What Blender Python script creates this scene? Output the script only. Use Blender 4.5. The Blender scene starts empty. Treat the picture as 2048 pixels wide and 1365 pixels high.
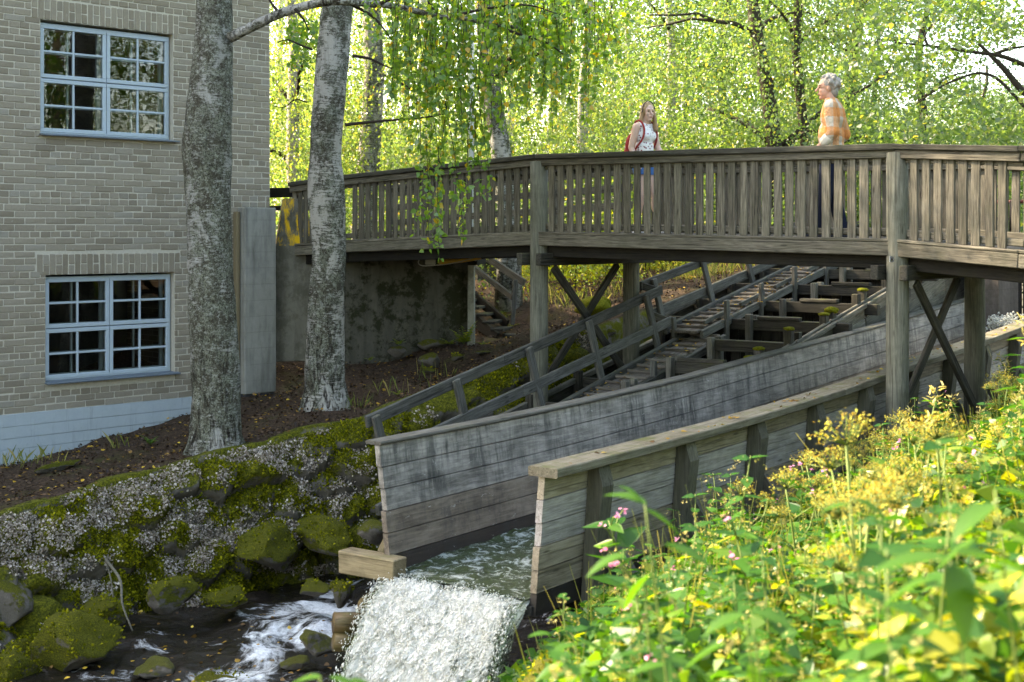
import bpy, bmesh, math, random
import numpy as np
from mathutils import Vector, Matrix, noise as mnoise

random.seed(7)
rng = np.random.default_rng(7)
SC = bpy.context.scene
COL = SC.collection

# ------------------------------------------------------------------ camera, sky, sun, exposure
F = 2731.0            # focal length in pixels of a 2048 wide frame (48 mm)
CU, HOR = 1024.0, 465.0
cam_d = bpy.data.cameras.new('camera')
cam_d.sensor_width = 36.0
cam_d.lens = F / 2048.0 * 36.0
cam_d.shift_y = -(682.5 - HOR) / 2048.0      # level camera with a dropped frame: verticals stay upright
cam_d.clip_start = 0.05
cam_d.clip_end = 800.0
cam_d.dof.use_dof = True
cam_d.dof.focus_distance = 14.5
cam_d.dof.aperture_fstop = 3.2
cam = bpy.data.objects.new('camera', cam_d)
cam.location = (0, 0, 0)
cam.rotation_euler = (math.radians(90), 0, 0)
COL.objects.link(cam)
SC.camera = cam

SUN_EL = math.radians(39.0)
SUN_H = Vector((-0.92, 0.39, 0)).normalized()
SUN_DIR = Vector((SUN_H.x * math.cos(SUN_EL), SUN_H.y * math.cos(SUN_EL), math.sin(SUN_EL)))
world = bpy.data.worlds.new('World')
SC.world = world
world.use_nodes = True
wn = world.node_tree
wn.nodes.clear()
sky = wn.nodes.new('ShaderNodeTexSky')
sky.sky_type = 'NISHITA'
sky.sun_disc = False
sky.sun_elevation = SUN_EL
sky.sun_rotation = math.atan2(SUN_H.x, SUN_H.y)
sky.dust_density = 2.5
sky.air_density = 1.0
bg = wn.nodes.new('ShaderNodeBackground')
bg.inputs['Strength'].default_value = 0.15
wo = wn.nodes.new('ShaderNodeOutputWorld')
wn.links.new(sky.outputs[0], bg.inputs[0])
wn.links.new(bg.outputs[0], wo.inputs[0])

sun_d = bpy.data.lights.new('sun', 'SUN')
sun_d.energy = 2.6
sun_d.angle = math.radians(0.6)
sun_d.color = (1.0, 0.93, 0.80)
sun = bpy.data.objects.new('sun', sun_d)
sun.rotation_euler = SUN_DIR.to_track_quat('Z', 'Y').to_euler()
sun.location = (-20, 10, 25)
COL.objects.link(sun)

SC.view_settings.view_transform = 'Standard'
SC.view_settings.look = 'None'
SC.view_settings.gamma = 1.0
SC.view_settings.exposure = 3.08
SC.view_settings.use_white_balance = True
SC.view_settings.white_balance_temperature = 7900
SC.view_settings.white_balance_tint = 11
SC.cycles.max_bounces = 8
SC.cycles.transparent_max_bounces = 12
SC.cycles.sample_clamp_indirect = 6.0

# ------------------------------------------------------------------ helpers
def P(u, v, D):
    """a point of the place seen in direction (u, v) that stands D metres away"""
    return Vector(((u - CU) / F * D, D, (HOR - v) / F * D))

def tag(o, label, cat, group=None, kind=None):
    if label: o['label'] = label
    if cat: o['category'] = cat
    if group: o['group'] = group
    if kind: o['kind'] = kind
    return o

def empty(name, loc, label=None, cat=None, group=None):
    o = bpy.data.objects.new(name, None)
    o.location = loc
    o.empty_display_size = 0.2
    COL.objects.link(o)
    return tag(o, label, cat, group)

def world_loc(o):
    l = Vector((0, 0, 0))
    while o is not None:
        l = l + Vector(o.location); o = o.parent
    return l

def link(name, me, mat=None, parent=None, M=None):
    """link a mesh; M is its world matrix; parents are unrotated"""
    o = bpy.data.objects.new(name, me)
    COL.objects.link(o)
    if mat is not None:
        if len(me.materials) == 0: me.materials.append(mat)
    M = M if M is not None else Matrix.Identity(4)
    if parent is not None:
        o.parent = parent
        M = Matrix.Translation(-world_loc(parent)) @ M
    o.matrix_basis = M
    if name in ('crown', 'foliage', 'hanging_foliage', 'hanging_twigs', 'twig_foliage'): o['kind'] = 'stuff'
    return o

def np_mesh(name, V, Fc, smooth=False):
    """Fc: int array (n,k)"""
    V = np.ascontiguousarray(V, dtype=np.float32); Fc = np.ascontiguousarray(Fc, dtype=np.int32)
    me = bpy.data.meshes.new(name)
    n, k = Fc.shape
    me.vertices.add(len(V)); me.vertices.foreach_set('co', V.ravel())
    me.loops.add(n * k); me.loops.foreach_set('vertex_index', Fc.ravel())
    me.polygons.add(n)
    me.polygons.foreach_set('loop_start', np.arange(0, n * k, k, dtype=np.int32))
    me.polygons.foreach_set('use_smooth', np.full(n, smooth, dtype=bool))
    me.update(calc_edges=True)
    return me

def py_mesh(name, V, Fc, smooth=False):
    me = bpy.data.meshes.new(name)
    me.from_pydata([tuple(v) for v in V], [], Fc)
    if smooth:
        me.polygons.foreach_set('use_smooth', [True] * len(me.polygons))
    me.update()
    return me

def cbox_vf(lx, ly, lz, c=0.006, jit=0.0):
    """chamfered box centred on the origin: 24 verts, 44 triangles"""
    c = min(c, lx * 0.3, ly * 0.3, lz * 0.3)
    hx, hy, hz = lx / 2, ly / 2, lz / 2
    V, idx = [], {}
    for sx in (-1, 1):
        for sy in (-1, 1):
            for sz in (-1, 1):
                j = [random.uniform(-jit, jit) for _ in range(3)] if jit else (0, 0, 0)
                for ax in range(3):
                    p = [sx * (hx - (0 if ax == 0 else c)), sy * (hy - (0 if ax == 1 else c)), sz * (hz - (0 if ax == 2 else c))]
                    idx[(sx, sy, sz, ax)] = len(V)
                    V.append((p[0] + j[0], p[1] + j[1], p[2] + j[2]))
    Fc = []
    for ax in range(3):
        o1, o2 = [a for a in range(3) if a != ax]
        for s in (-1, 1):
            loop = []
            for a, b in ((-1, -1), (1, -1), (1, 1), (-1, 1)):
                k = [0, 0, 0]; k[ax] = s; k[o1] = a; k[o2] = b
                loop.append(idx[(k[0], k[1], k[2], ax)])
            if (s > 0) != (ax == 1): Fc.append(loop)
            else: Fc.append(loop[::-1])
    for ax in range(3):                     # edges parallel to ax
        o1, o2 = [a for a in range(3) if a != ax]
        for a in (-1, 1):
            for b in (-1, 1):
                q = []
                for s, face in ((-1, o1), (1, o1), (1, o2), (-1, o2)):
                    k = [0, 0, 0]; k[ax] = s; k[o1] = a; k[o2] = b
                    q.append(idx[(k[0], k[1], k[2], face)])
                Fc.append(q)
    for sx in (-1, 1):
        for sy in (-1, 1):
            for sz in (-1, 1):
                Fc.append([idx[(sx, sy, sz, 0)], idx[(sx, sy, sz, 1)], idx[(sx, sy, sz, 2)]])
    return V, Fc

def fix_normals(me):
    bm = bmesh.new(); bm.from_mesh(me)
    bmesh.ops.recalc_face_normals(bm, faces=bm.faces)
    bm.to_mesh(me); bm.free()
    return me

_boxcache = {}
def cbox_mesh(lx, ly, lz, c=0.006, jit=0.0, key=None):
    k = (round(lx, 3), round(ly, 3), round(lz, 3), c, key)
    if key is not None and k in _boxcache: return _boxcache[k]
    V, Fc = cbox_vf(lx, ly, lz, c, jit)
    me = fix_normals(py_mesh('box', V, Fc))
    if key is not None: _boxcache[k] = me
    return me

def frame(p0, p1, up=(0, 0, 1)):
    """matrix at the middle of p0-p1 with X along the bar, Z close to up"""
    p0, p1 = Vector(p0), Vector(p1)
    x = (p1 - p0).normalized(); up = Vector(up)
    y = up.cross(x)
    if y.length < 1e-4: y = Vector((0, 1, 0)).cross(x)
    y.normalize(); z = x.cross(y)
    M = Matrix((x, y, z)).transposed().to_4x4()
    M.translation = (p0 + p1) / 2
    return M

def bar(name, p0, p1, w, h, mat, parent=None, up=(0, 0, 1), c=0.008, jit=0.004, key=None):
    """timber from p0 to p1: w across, h along up"""
    L = (Vector(p1) - Vector(p0)).length
    me = cbox_mesh(L, w, h, c, jit, key)
    if key is not None and me.materials and me.materials[0] is not mat:
        me = me.copy(); me.materials.clear()
    return link(name, me, mat, parent, frame(p0, p1, up))

def tube_vf(pts, rad, sides=12, wob=0.0, seed=0, flare=None):
    pts = [Vector(p) for p in pts]
    n = len(pts); V = []; Fc = []
    prev = None
    for i, p in enumerate(pts):
        t = (pts[min(i + 1, n - 1)] - pts[max(i - 1, 0)]).normalized()
        if prev is None:
            a = Vector((1, 0, 0)) if abs(t.x) < 0.8 else Vector((0, 1, 0))
            y = (a - t * a.dot(t)).normalized()
        else:
            y = (prev - t * prev.dot(t)).normalized()
        prev = y; z = t.cross(y)
        for k in range(sides):
            a = 2 * math.pi * k / sides
            d = y * math.cos(a) + z * math.sin(a)
            r = rad[i]
            if wob:
                r *= 1 + wob * mnoise.noise(Vector((d.x * 1.3 + seed, d.y * 1.3, i * 0.35))) + 0.5 * wob * mnoise.noise(Vector((d.x * 4 + seed, d.y * 4, i * 0.8)))
            if flare: r *= flare(i, a)
            V.append(p + d * r)
    for i in range(n - 1):
        for k in range(sides):
            k2 = (k + 1) % sides
            Fc.append([i * sides + k, i * sides + k2, (i + 1) * sides + k2, (i + 1) * sides + k])
    Fc.append(list(range(sides))[::-1]); Fc.append([(n - 1) * sides + k for k in range(sides)])
    return V, Fc

def tube(name, pts, rad, mat, parent=None, sides=12, wob=0.0, seed=0, flare=None):
    if not hasattr(rad, '__len__'): rad = [rad] * len(pts)
    base = Vector(pts[0])
    V, Fc = tube_vf([Vector(p) - base for p in pts], rad, sides, wob, seed, flare)
    return link(name, py_mesh(name, V, Fc, True), mat, parent, Matrix.Translation(base))

def merge_vf(parts):
    V, Fc = [], []
    for v, f in parts:
        o = len(V); V += list(v); Fc += [[i + o for i in q] for q in f]
    return V, Fc

def interp(tab, x):
    xs = [t[0] for t in tab]; ys = [t[1] for t in tab]
    return float(np.interp(x, xs, ys))

def spline(pts, n):
    """Catmull-Rom through points (tuples of any length)"""
    pts = [np.array(p, float) for p in pts]
    pts = [2 * pts[0] - pts[1]] + pts + [2 * pts[-1] - pts[-2]]
    out = []; m = len(pts) - 3
    for i in range(n):
        t = i / (n - 1) * m; k = min(int(t), m - 1); f = t - k
        a, b, c, d = pts[k:k + 4]
        out.append(0.5 * (2 * b + (c - a) * f + (2 * a - 5 * b + 4 * c - d) * f * f + (3 * b - a - 3 * c + d) * f ** 3))
    return out

# ------------------------------------------------------------------ materials
class NT:
    def __init__(s, name):
        s.m = bpy.data.materials.new(name); s.m.use_nodes = True
        s.t = s.m.node_tree; s.t.nodes.clear()
        s.out = s.n('OutputMaterial')
    def n(s, kind, **kw):
        nd = s.t.nodes.new('ShaderNode' + kind)
        for k, v in kw.items():
            if hasattr(nd, k): setattr(nd, k, v)
        return nd
    def l(s, a, b): s.t.links.new(a, b)
    def coord(s, scale=(1, 1, 1), kind='Object', rnd=0.0):
        tc = s.n('TexCoord'); mp = s.n('Mapping')
        mp.inputs['Scale'].default_value = scale
        src = tc.outputs[kind]
        if rnd:
            oi = s.n('ObjectInfo'); mu = s.n('Math', operation='MULTIPLY'); mu.inputs[1].default_value = rnd
            s.l(oi.outputs['Random'], mu.inputs[0])
            va = s.n('VectorMath', operation='ADD'); s.l(src, va.inputs[0]); s.l(mu.outputs[0], va.inputs[1])
            src = va.outputs[0]
        s.l(src, mp.inputs['Vector'])
        return mp.outputs[0]
    def noise(s, vec, scale, detail=4, rough=0.6, dist=0.0):
        nd = s.n('TexNoise'); s.l(vec, nd.inputs['Vector'])
        nd.inputs['Scale'].default_value = scale; nd.inputs['Detail'].default_value = detail
        nd.inputs['Roughness'].default_value = rough; nd.inputs['Distortion'].default_value = dist
        return nd.outputs['Fac']
    def ramp(s, fac, stops, mode='LINEAR'):
        r = s.n('ValToRGB'); r.color_ramp.interpolation = mode
        e = r.color_ramp.elements
        while len(e) < len(stops): e.new(0.5)
        for i, (p, c) in enumerate(stops):
            e[i].position = p
            e[i].color = (c, c, c, 1) if not hasattr(c, '__len__') else (*c, 1)
        s.l(fac, r.inputs[0])
        return r.outputs[0]
    def mix(s, fac, a, b, mode='MIX'):
        m = s.n('Mix', data_type='RGBA', blend_type=mode)
        for sock, v in ((m.inputs[0], fac), (m.inputs[6], a), (m.inputs[7], b)):
            if hasattr(v, 'links'): s.l(v, sock)
            elif hasattr(v, '__len__'): sock.default_value = (*v, 1)
            else: sock.default_value = v
        return m.outputs[2]
    def math(s, op, a, b=0.0, clamp=False):
        m = s.n('Math', operation=op); m.use_clamp = clamp
        for i, v in enumerate((a, b)):
            if hasattr(v, 'links'): s.l(v, m.inputs[i])
            else: m.inputs[i].default_value = v
        return m.outputs[0]
    def bump(s, h, strength=0.4, dist=0.02):
        b = s.n('Bump'); b.inputs['Strength'].default_value = strength; b.inputs['Distance'].default_value = dist
        s.l(h, b.inputs['Height']); return b.outputs[0]
    def pbsdf(s, col, rough=0.8, normal=None, spec=0.3, **kw):
        b = s.n('BsdfPrincipled')
        if hasattr(col, 'links'): s.l(col, b.inputs['Base Color'])
        else: b.inputs['Base Color'].default_value = (*col, 1)
        if hasattr(rough, 'links'): s.l(rough, b.inputs['Roughness'])
        else: b.inputs['Roughness'].default_value = rough
        b.inputs['Specular IOR Level'].default_value = spec
        if normal is not None: s.l(normal, b.inputs['Normal'])
        for k, v in kw.items(): b.inputs[k].default_value = v
        return b.outputs[0]
    def done(s, sh):
        s.l(sh, s.out.inputs['Surface']); return s.m
    def up(s):
        g = s.n('NewGeometry'); sp = s.n('SeparateXYZ'); s.l(g.outputs['Normal'], sp.inputs[0]); return sp.outputs[2]

def plain(name, col, rough=0.7, spec=0.3, var=0.15, scale=12, **kw):
    t = NT(name); v = t.coord()
    f = t.noise(v, scale, 5)
    c = t.mix(f, tuple(x * (1 - var) for x in col), tuple(min(1, x * (1 + var)) for x in col))
    return t.done(t.pbsdf(c, rough, t.bump(f, 0.2, 0.004), spec, **kw))

def wood(name, dark, light, stain=(0.03, 0.028, 0.02), stain_amt=0.5, moss=0.0, rough=0.85, knots=True, vary=0.35, bump=0.5, water_stain=None):
    """weathered softwood, grain along local X"""
    t = NT(name)
    v = t.coord((1.1, 16, 16), rnd=37.0)
    grain = t.noise(v, 2.2, 7, 0.68, 1.1)
    v2 = t.coord((2.0, 60, 60), rnd=11.0)
    fine = t.noise(v2, 3.0, 3, 0.6)
    v3 = t.coord((1, 1, 1), rnd=53.0)
    blot = t.noise(v3, 2.6, 5, 0.65, 0.5)
    g = t.math('ADD', t.math('MULTIPLY', grain, 0.7), t.math('MULTIPLY', fine, 0.3))
    c = t.mix(t.ramp(g, [(0.33, 0.0), (0.66, 1.0)]), dark, light)
    oi = t.n('ObjectInfo')
    val = t.math('ADD', t.math('MULTIPLY', oi.outputs['Random'], vary * 2), 1 - vary)
    hv = t.n('HueSaturation'); t.l(c, hv.inputs['Color']); t.l(val, hv.inputs['Value'])
    c = hv.outputs[0]
    c = t.mix(t.math('MULTIPLY', t.ramp(blot, [(0.45, 0.0), (0.72, 1.0)]), stain_amt), c, stain)
    crack = t.ramp(t.noise(t.coord((0.5, 30, 30), rnd=71.0), 2.0, 2, 0.5, 0.4), [(0.60, 0.0), (0.66, 1.0)])
    c = t.mix(t.math('MULTIPLY', crack, 0.55), c, tuple(x * 0.45 for x in dark))
    if knots:
        vo = t.n('TexVoronoi'); vo.feature = 'F1'; t.l(t.coord((2.2, 9, 9), rnd=19.0), vo.inputs['Vector']); vo.inputs['Scale'].default_value = 1.0
        c = t.mix(t.math('MULTIPLY', t.ramp(vo.outputs['Distance'], [(0.07, 1.0), (0.13, 0.0)]), 0.6), c, tuple(x * 0.35 for x in dark))
    if moss:
        mm = t.math('MULTIPLY', t.ramp(t.noise(t.coord(rnd=5.0), 5, 6, 0.7), [(0.5, 0.0), (0.66, 1.0)]), moss)
        mm = t.math('MULTIPLY', mm, t.ramp(t.up(), [(0.3, 0.15), (0.8, 1.0)]))
        c = t.mix(mm, c, (0.075, 0.085, 0.012))
    h = t.math('ADD', g, t.math('MULTIPLY', crack, -0.5))
    return t.done(t.pbsdf(c, rough, t.bump(h, bump, 0.012), 0.25))

M = {}
M['rail'] = wood('rail_wood', (0.024, 0.020, 0.013), (0.205, 0.182, 0.138), stain=(0.06, 0.062, 0.035), stain_amt=0.45, vary=0.28)
M['railtop'] = wood('rail_cap_wood', (0.022, 0.02, 0.015), (0.085, 0.08, 0.062), stain_amt=0.6, moss=0.5, vary=0.2)
M['post'] = wood('post_wood', (0.06, 0.059, 0.043), (0.205, 0.2, 0.158), stain=(0.045, 0.05, 0.03), stain_amt=0.5, vary=0.15)
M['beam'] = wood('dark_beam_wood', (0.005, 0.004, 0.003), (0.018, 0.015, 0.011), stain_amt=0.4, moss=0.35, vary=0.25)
M['fish'] = wood('fishway_wood', (0.012, 0.011, 0.008), (0.085, 0.077, 0.061), stain_amt=0.5, moss=0.8, vary=0.35)
M['fishlight'] = wood('fishway_board_wood', (0.05, 0.046, 0.036), (0.20, 0.188, 0.155), stain_amt=0.6, moss=0.4, vary=0.35)
M['walk'] = wood('walkway_wood', (0.035, 0.03, 0.024), (0.215, 0.19, 0.16), stain=(0.05, 0.032, 0.022), stain_amt=0.6, moss=0.3, vary=0.3)
M['hand'] = wood('handrail_wood', (0.024, 0.023, 0.019), (0.145, 0.142, 0.124), stain_amt=0.5, moss=0.25, vary=0.22)
M['cap'] = wood('flume_cap_wood', (0.085, 0.075, 0.05), (0.25, 0.225, 0.17), stain=(0.07, 0.05, 0.022), stain_amt=0.55, moss=0.75, vary=0.1)
M['strut'] = wood('flume_post_wood', (0.06, 0.055, 0.04), (0.16, 0.148, 0.112), stain_amt=0.4, vary=0.15)
M['new'] = wood('raw_timber', (0.11, 0.085, 0.05), (0.27, 0.225, 0.14), stain=(0.06, 0.055, 0.025), stain_amt=0.75, moss=0.5, vary=0.1)
M['log'] = wood('wet_log_wood', (0.05, 0.032, 0.015), (0.17, 0.115, 0.055), stain=(0.07, 0.08, 0.01), stain_amt=0.55, moss=0.8, rough=0.35, vary=0.15)
M['out'] = [wood('flume_plank_pale', (0.22, 0.20, 0.19), (0.63, 0.58, 0.565), stain=(0.15, 0.15, 0.11), stain_amt=0.55, vary=0.16),
            wood('flume_plank_tan', (0.15, 0.125, 0.09), (0.41, 0.35, 0.27), stain=(0.13, 0.10, 0.065), stain_amt=0.6, vary=0.14)]

def flume_inner(name, a, b, streak, lo=0.46):
    t = NT(name)
    g = t.noise(t.coord((1.0, 14, 14), rnd=23.0), 2.2, 6, 0.65, 0.9)
    blot = t.noise(t.coord((1.5, 1.5, 2.5)), 1.4, 6, 0.7, 0.6)
    c = t.mix(t.ramp(t.math('ADD', t.math('MULTIPLY', g, 0.45), t.math('MULTIPLY', blot, 0.55)), [(0.34, 0.0), (0.62, 1.0)]), a, b)
    st = t.noise(t.coord((7, 7, 0.9)), 1.3, 7, 0.75, 0.5)
    st = t.math('MULTIPLY', t.ramp(st, [(lo, 0.0), (lo + 0.16, 1.0)]), t.ramp(t.noise(t.coord((0.9, 1, 1.6)), 1.5, 4, 0.6), [(0.36, 0.15), (0.6, 1.0)]))
    c = t.mix(t.math('MULTIPLY', st, streak), c, (0.032, 0.036, 0.036))
    scr = t.ramp(t.noise(t.coord((3, 7, 7), rnd=9.0), 2.2, 6, 0.75, 2.0), [(0.63, 0.0), (0.68, 1.0)])
    c = t.mix(t.math('MULTIPLY', scr, 0.6), c, (0.5, 0.5, 0.48))
    return t.done(t.pbsdf(c, 0.62, t.bump(t.math('ADD', g, scr), 0.35, 0.01), 0.35))
M['in'] = [flume_inner('flume_inner_grey', (0.038, 0.036, 0.033), (0.34, 0.325, 0.30), 0.95, 0.46),
           flume_inner('flume_inner_brown', (0.045, 0.035, 0.027), (0.25, 0.21, 0.17), 0.75, 0.49),
           flume_inner('flume_inner_wet', (0.014, 0.011, 0.010), (0.05, 0.04, 0.034), 0.7)]

def brick_mat():
    t = NT('grey_brick')
    oi = t.n('ObjectInfo'); g = t.n('NewGeometry')
    r = t.math('FRACT', t.math('ADD', oi.outputs['Random'], g.outputs['Random Per Island']))
    c = t.ramp(r, [(0.0, (0.235, 0.198, 0.15)), (0.4, (0.285, 0.245, 0.19)), (0.8, (0.315, 0.275, 0.216)), (0.95, (0.31, 0.285, 0.24)), (1.0, (0.21, 0.178, 0.135))])
    v = t.coord(kind='Object', rnd=17.0)
    n = t.noise(v, 45, 5, 0.7)
    c = t.mix(t.math('MULTIPLY', n, 0.5), c, (0.09, 0.08, 0.06))
    w = t.ramp(t.noise(v, 14, 5, 0.7), [(0.62, 0.0), (0.74, 1.0)])
    c = t.mix(t.math('MULTIPLY', w, 0.45), c, (0.46, 0.45, 0.41))
    return t.done(t.pbsdf(c, 0.92, t.bump(n, 0.5, 0.006), 0.15))
M['brick'] = brick_mat()

def far_brick_mat():
    t = NT('brickwork_far')
    b = t.n('TexBrick'); sp = t.n('SeparateXYZ'); t.l(t.coord(), sp.inputs[0]); cb = t.n('CombineXYZ'); t.l(t.math('ADD', sp.outputs[0], sp.outputs[1]), cb.inputs[0]); t.l(sp.outputs[2], cb.inputs[1]); t.l(cb.outputs[0], b.inputs['Vector'])
    b.inputs['Scale'].default_value = 1.0; b.inputs['Brick Width'].default_value = 0.28; b.inputs['Row Height'].default_value = 0.0865
    b.inputs['Mortar Size'].default_value = 0.006
    b.inputs['Color1'].default_value = (0.22, 0.195, 0.145, 1); b.inputs['Color2'].default_value = (0.17, 0.15, 0.11, 1); b.inputs['Mortar'].default_value = (0.36, 0.34, 0.28, 1)
    return t.done(t.pbsdf(b.outputs[0], 0.9))
M['farbrick'] = far_brick_mat()
M['mortar'] = plain('mortar', (0.44, 0.405, 0.335), 0.95, 0.1, 0.25, 30)

def plinth_mat():
    t = NT('painted_plinth'); v = t.coord()
    n = t.noise(v, 9, 6, 0.7)
    c = t.mix(n, (0.29, 0.34, 0.37), (0.40, 0.45, 0.475))
    st = t.ramp(t.noise(t.coord((14, 14, 1.2)), 1.0, 4, 0.7), [(0.55, 0.0), (0.75, 1.0)])
    c = t.mix(t.math('MULTIPLY', st, 0.55), c, (0.20, 0.22, 0.22))
    chip = t.ramp(t.noise(v, 16, 6, 0.75), [(0.68, 0.0), (0.70, 1.0)])
    c = t.mix(t.math('MULTIPLY', chip, 0.8), c, (0.09, 0.09, 0.085))
    return t.done(t.pbsdf(c, 0.8, t.bump(t.math('SUBTRACT', n, chip), 0.5, 0.01), 0.25))
M['plinth'] = plinth_mat()

def concrete(name, a, b, moss=0.0, dark=0.3, paint=None, lines=True):
    t = NT(name); v = t.coord()
    n = t.noise(v, 6, 7, 0.7)
    c = t.mix(n, a, b)
    st = t.ramp(t.noise(t.coord((5, 5, 0.7)), 1.2, 5, 0.7), [(0.45, 0.0), (0.7, 1.0)])
    c = t.mix(t.math('MULTIPLY', st, dark), c, (0.04, 0.038, 0.03))
    h = n
    if lines:
        w = t.n('TexWave'); w.bands_direction = 'Z'; w.wave_profile = 'SAW'; t.l(t.coord(), w.inputs['Vector'])
        w.inputs['Scale'].default_value = 1.35; w.inputs['Distortion'].default_value = 0.35; w.inputs['Detail'].default_value = 3
        ln = t.ramp(w.outputs['Fac'], [(0.0, 1.0), (0.05, 0.0)])
        c = t.mix(t.math('MULTIPLY', ln, 0.16), c, tuple(x * 0.4 for x in a)); h = t.math('SUBTRACT', n, t.math('MULTIPLY', ln, 0.4))
    if moss:
        mk = t.ramp(t.noise(v, 3.2, 7, 0.75), [(0.47, 0.0), (0.56, 1.0)])
        c = t.mix(t.math('MULTIPLY', mk, moss), c, (0.018, 0.02, 0.006))
    if paint:
        pk = t.ramp(t.noise(t.coord((7, 7, 2.2)), 1.3, 6, 0.72), [(0.40, 1.0), (0.52, 0.0)])
        z = t.n('SeparateXYZ'); t.l(t.coord(), z.inputs[0])
        hi = t.math('GREATER_THAN', z.outputs[2], paint[1])
        c = t.mix(t.math('MULTIPLY', pk, hi), c, paint[0])
    return t.done(t.pbsdf(c, 0.9, t.bump(h, 0.5, 0.012), 0.2))
M['concrete'] = concrete('board_marked_concrete', (0.19, 0.185, 0.16), (0.33, 0.325, 0.29), 0.0, 0.55)
M['abut'] = concrete('mossy_concrete', (0.045, 0.042, 0.032), (0.125, 0.118, 0.095), 0.9, 0.6, None, False)
M['pylon'] = concrete('painted_pylon', (0.10, 0.092, 0.07), (0.19, 0.175, 0.14), 0.35, 0.5, ((0.62, 0.37, 0.015), 1.72), False)
M['sluice'] = concrete('sluice_concrete', (0.075, 0.06, 0.052), (0.19, 0.16, 0.145), 0.2, 0.5)
M['tar'] = plain('tar_band', (0.03, 0.03, 0.032), 0.7, 0.3, 0.6, 25)

def paint_mat():
    t = NT('window_paint'); v = t.coord(rnd=7.0)
    n = t.noise(v, 10, 6, 0.7)
    c = t.mix(n, (0.29, 0.36, 0.415), (0.39, 0.46, 0.515))
    chip = t.ramp(t.noise(v, 20, 6, 0.8), [(0.655, 0.0), (0.68, 1.0)])
    c = t.mix(t.math('MULTIPLY', chip, 0.8), c, (0.27, 0.22, 0.15))
    return t.done(t.pbsdf(c, 0.6, t.bump(t.math('SUBTRACT', n, chip), 0.4, 0.004), 0.35))
M['wpaint'] = paint_mat()
M['sill'] = plain('sill_metal', (0.10, 0.125, 0.15), 0.5, 0.5, 0.3, 18)
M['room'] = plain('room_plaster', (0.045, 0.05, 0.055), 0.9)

def glass_mat():
    t = NT('window_glass')
    tr = t.n('BsdfTransparent'); tr.inputs[0].default_value = (0.82, 0.86, 0.84, 1)
    gl = t.n('BsdfGlossy'); gl.inputs['Roughness'].default_value = 0.015; gl.inputs[0].default_value = (1, 1, 1, 1)
    t.l(t.bump(t.noise(t.coord(rnd=3), 2.5, 2), 0.06, 0.02), gl.inputs['Normal'])
    fr = t.n('Fresnel'); fr.inputs[0].default_value = 1.5
    mx = t.n('MixShader'); t.l(t.math('MULTIPLY', fr.outputs[0], 1.6, True), mx.inputs[0]); t.l(tr.outputs[0], mx.inputs[1]); t.l(gl.outputs[0], mx.inputs[2])
    return t.done(mx.outputs[0])
M['glass'] = glass_mat()

def birch_bark(name, lo, hi, white=(0.58, 0.55, 0.49), dark=(0.022, 0.02, 0.014), lich=(0.27, 0.28, 0.21), brown=(0.055, 0.045, 0.032)):
    t = NT(name)
    patch = t.noise(t.coord((3.4, 3.4, 2.6)), 1.0, 9, 0.76, 0.5)
    lent = t.noise(t.coord((6, 6, 42)), 1.2, 6, 0.75, 0.8)
    k = t.math('ADD', t.math('MULTIPLY', patch, 0.6), t.math('MULTIPLY', lent, 0.4))
    big = t.noise(t.coord((1.6, 1.6, 0.8)), 1.0, 3, 0.5)
    k = t.math('ADD', k, t.math('MULTIPLY', t.math('SUBTRACT', big, 0.5), 0.30))
    fine = t.noise(t.coord((1, 1, 0.8)), 60, 6, 0.8)
    mid = t.noise(t.coord((1, 1, 0.75)), 8, 7, 0.8)
    cd = t.mix(t.ramp(fine, [(0.40, 0.0), (0.60, 1.0)]), dark, lich)
    cd = t.mix(t.math('MULTIPLY', t.ramp(mid, [(0.46, 0.0), (0.56, 1.0)]), 0.8), cd, brown)
    cd = t.mix(t.math('MULTIPLY', t.ramp(t.noise(t.coord((1, 1, 1.8)), 17, 7, 0.8), [(0.53, 0.0), (0.60, 1.0)]), 0.75), cd, (0.40, 0.41, 0.36))
    cw = t.mix(fine, tuple(x * 0.62 for x in white), white)
    c = t.mix(t.ramp(k, [(lo, 0.0), (hi, 1.0)]), cd, cw)
    fis = t.ramp(t.noise(t.coord((16, 16, 3.0)), 1.0, 6, 0.75, 1.2), [(0.37, 1.0), (0.47, 0.0)])
    z = t.n('SeparateXYZ'); t.l(t.coord(), z.inputs[0])
    low = t.ramp(t.math('MULTIPLY', z.outputs[2], 0.5), [(0.1, 1.0), (0.75, 0.15)])
    c = t.mix(t.math('MULTIPLY', fis, low), c, (0.03, 0.02, 0.014))
    h = t.math('ADD', t.math('MULTIPLY', fine, 0.8), t.math('MULTIPLY', t.math('MULTIPLY', fis, low), -1.6))
    h = t.math('ADD', h, t.math('MULTIPLY', mid, 0.6))
    return t.done(t.pbsdf(c, 0.95, t.bump(h, 1.0, 0.035), 0.12))
M['bark_dark'] = birch_bark('birch_bark_lichen', 0.53, 0.57, white=(0.46, 0.45, 0.41))
M['bark_mid'] = birch_bark('birch_bark_patchy', 0.497, 0.53)
M['bark_white'] = birch_bark('birch_bark_white', 0.42, 0.46, (0.66, 0.61, 0.54))
M['bark'] = plain('alder_bark', (0.05, 0.042, 0.032), 0.9, 0.1, 0.5, 20)
M['twig'] = plain('twig_bark', (0.032, 0.025, 0.02), 0.85, 0.1, 0.4, 20)

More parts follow.
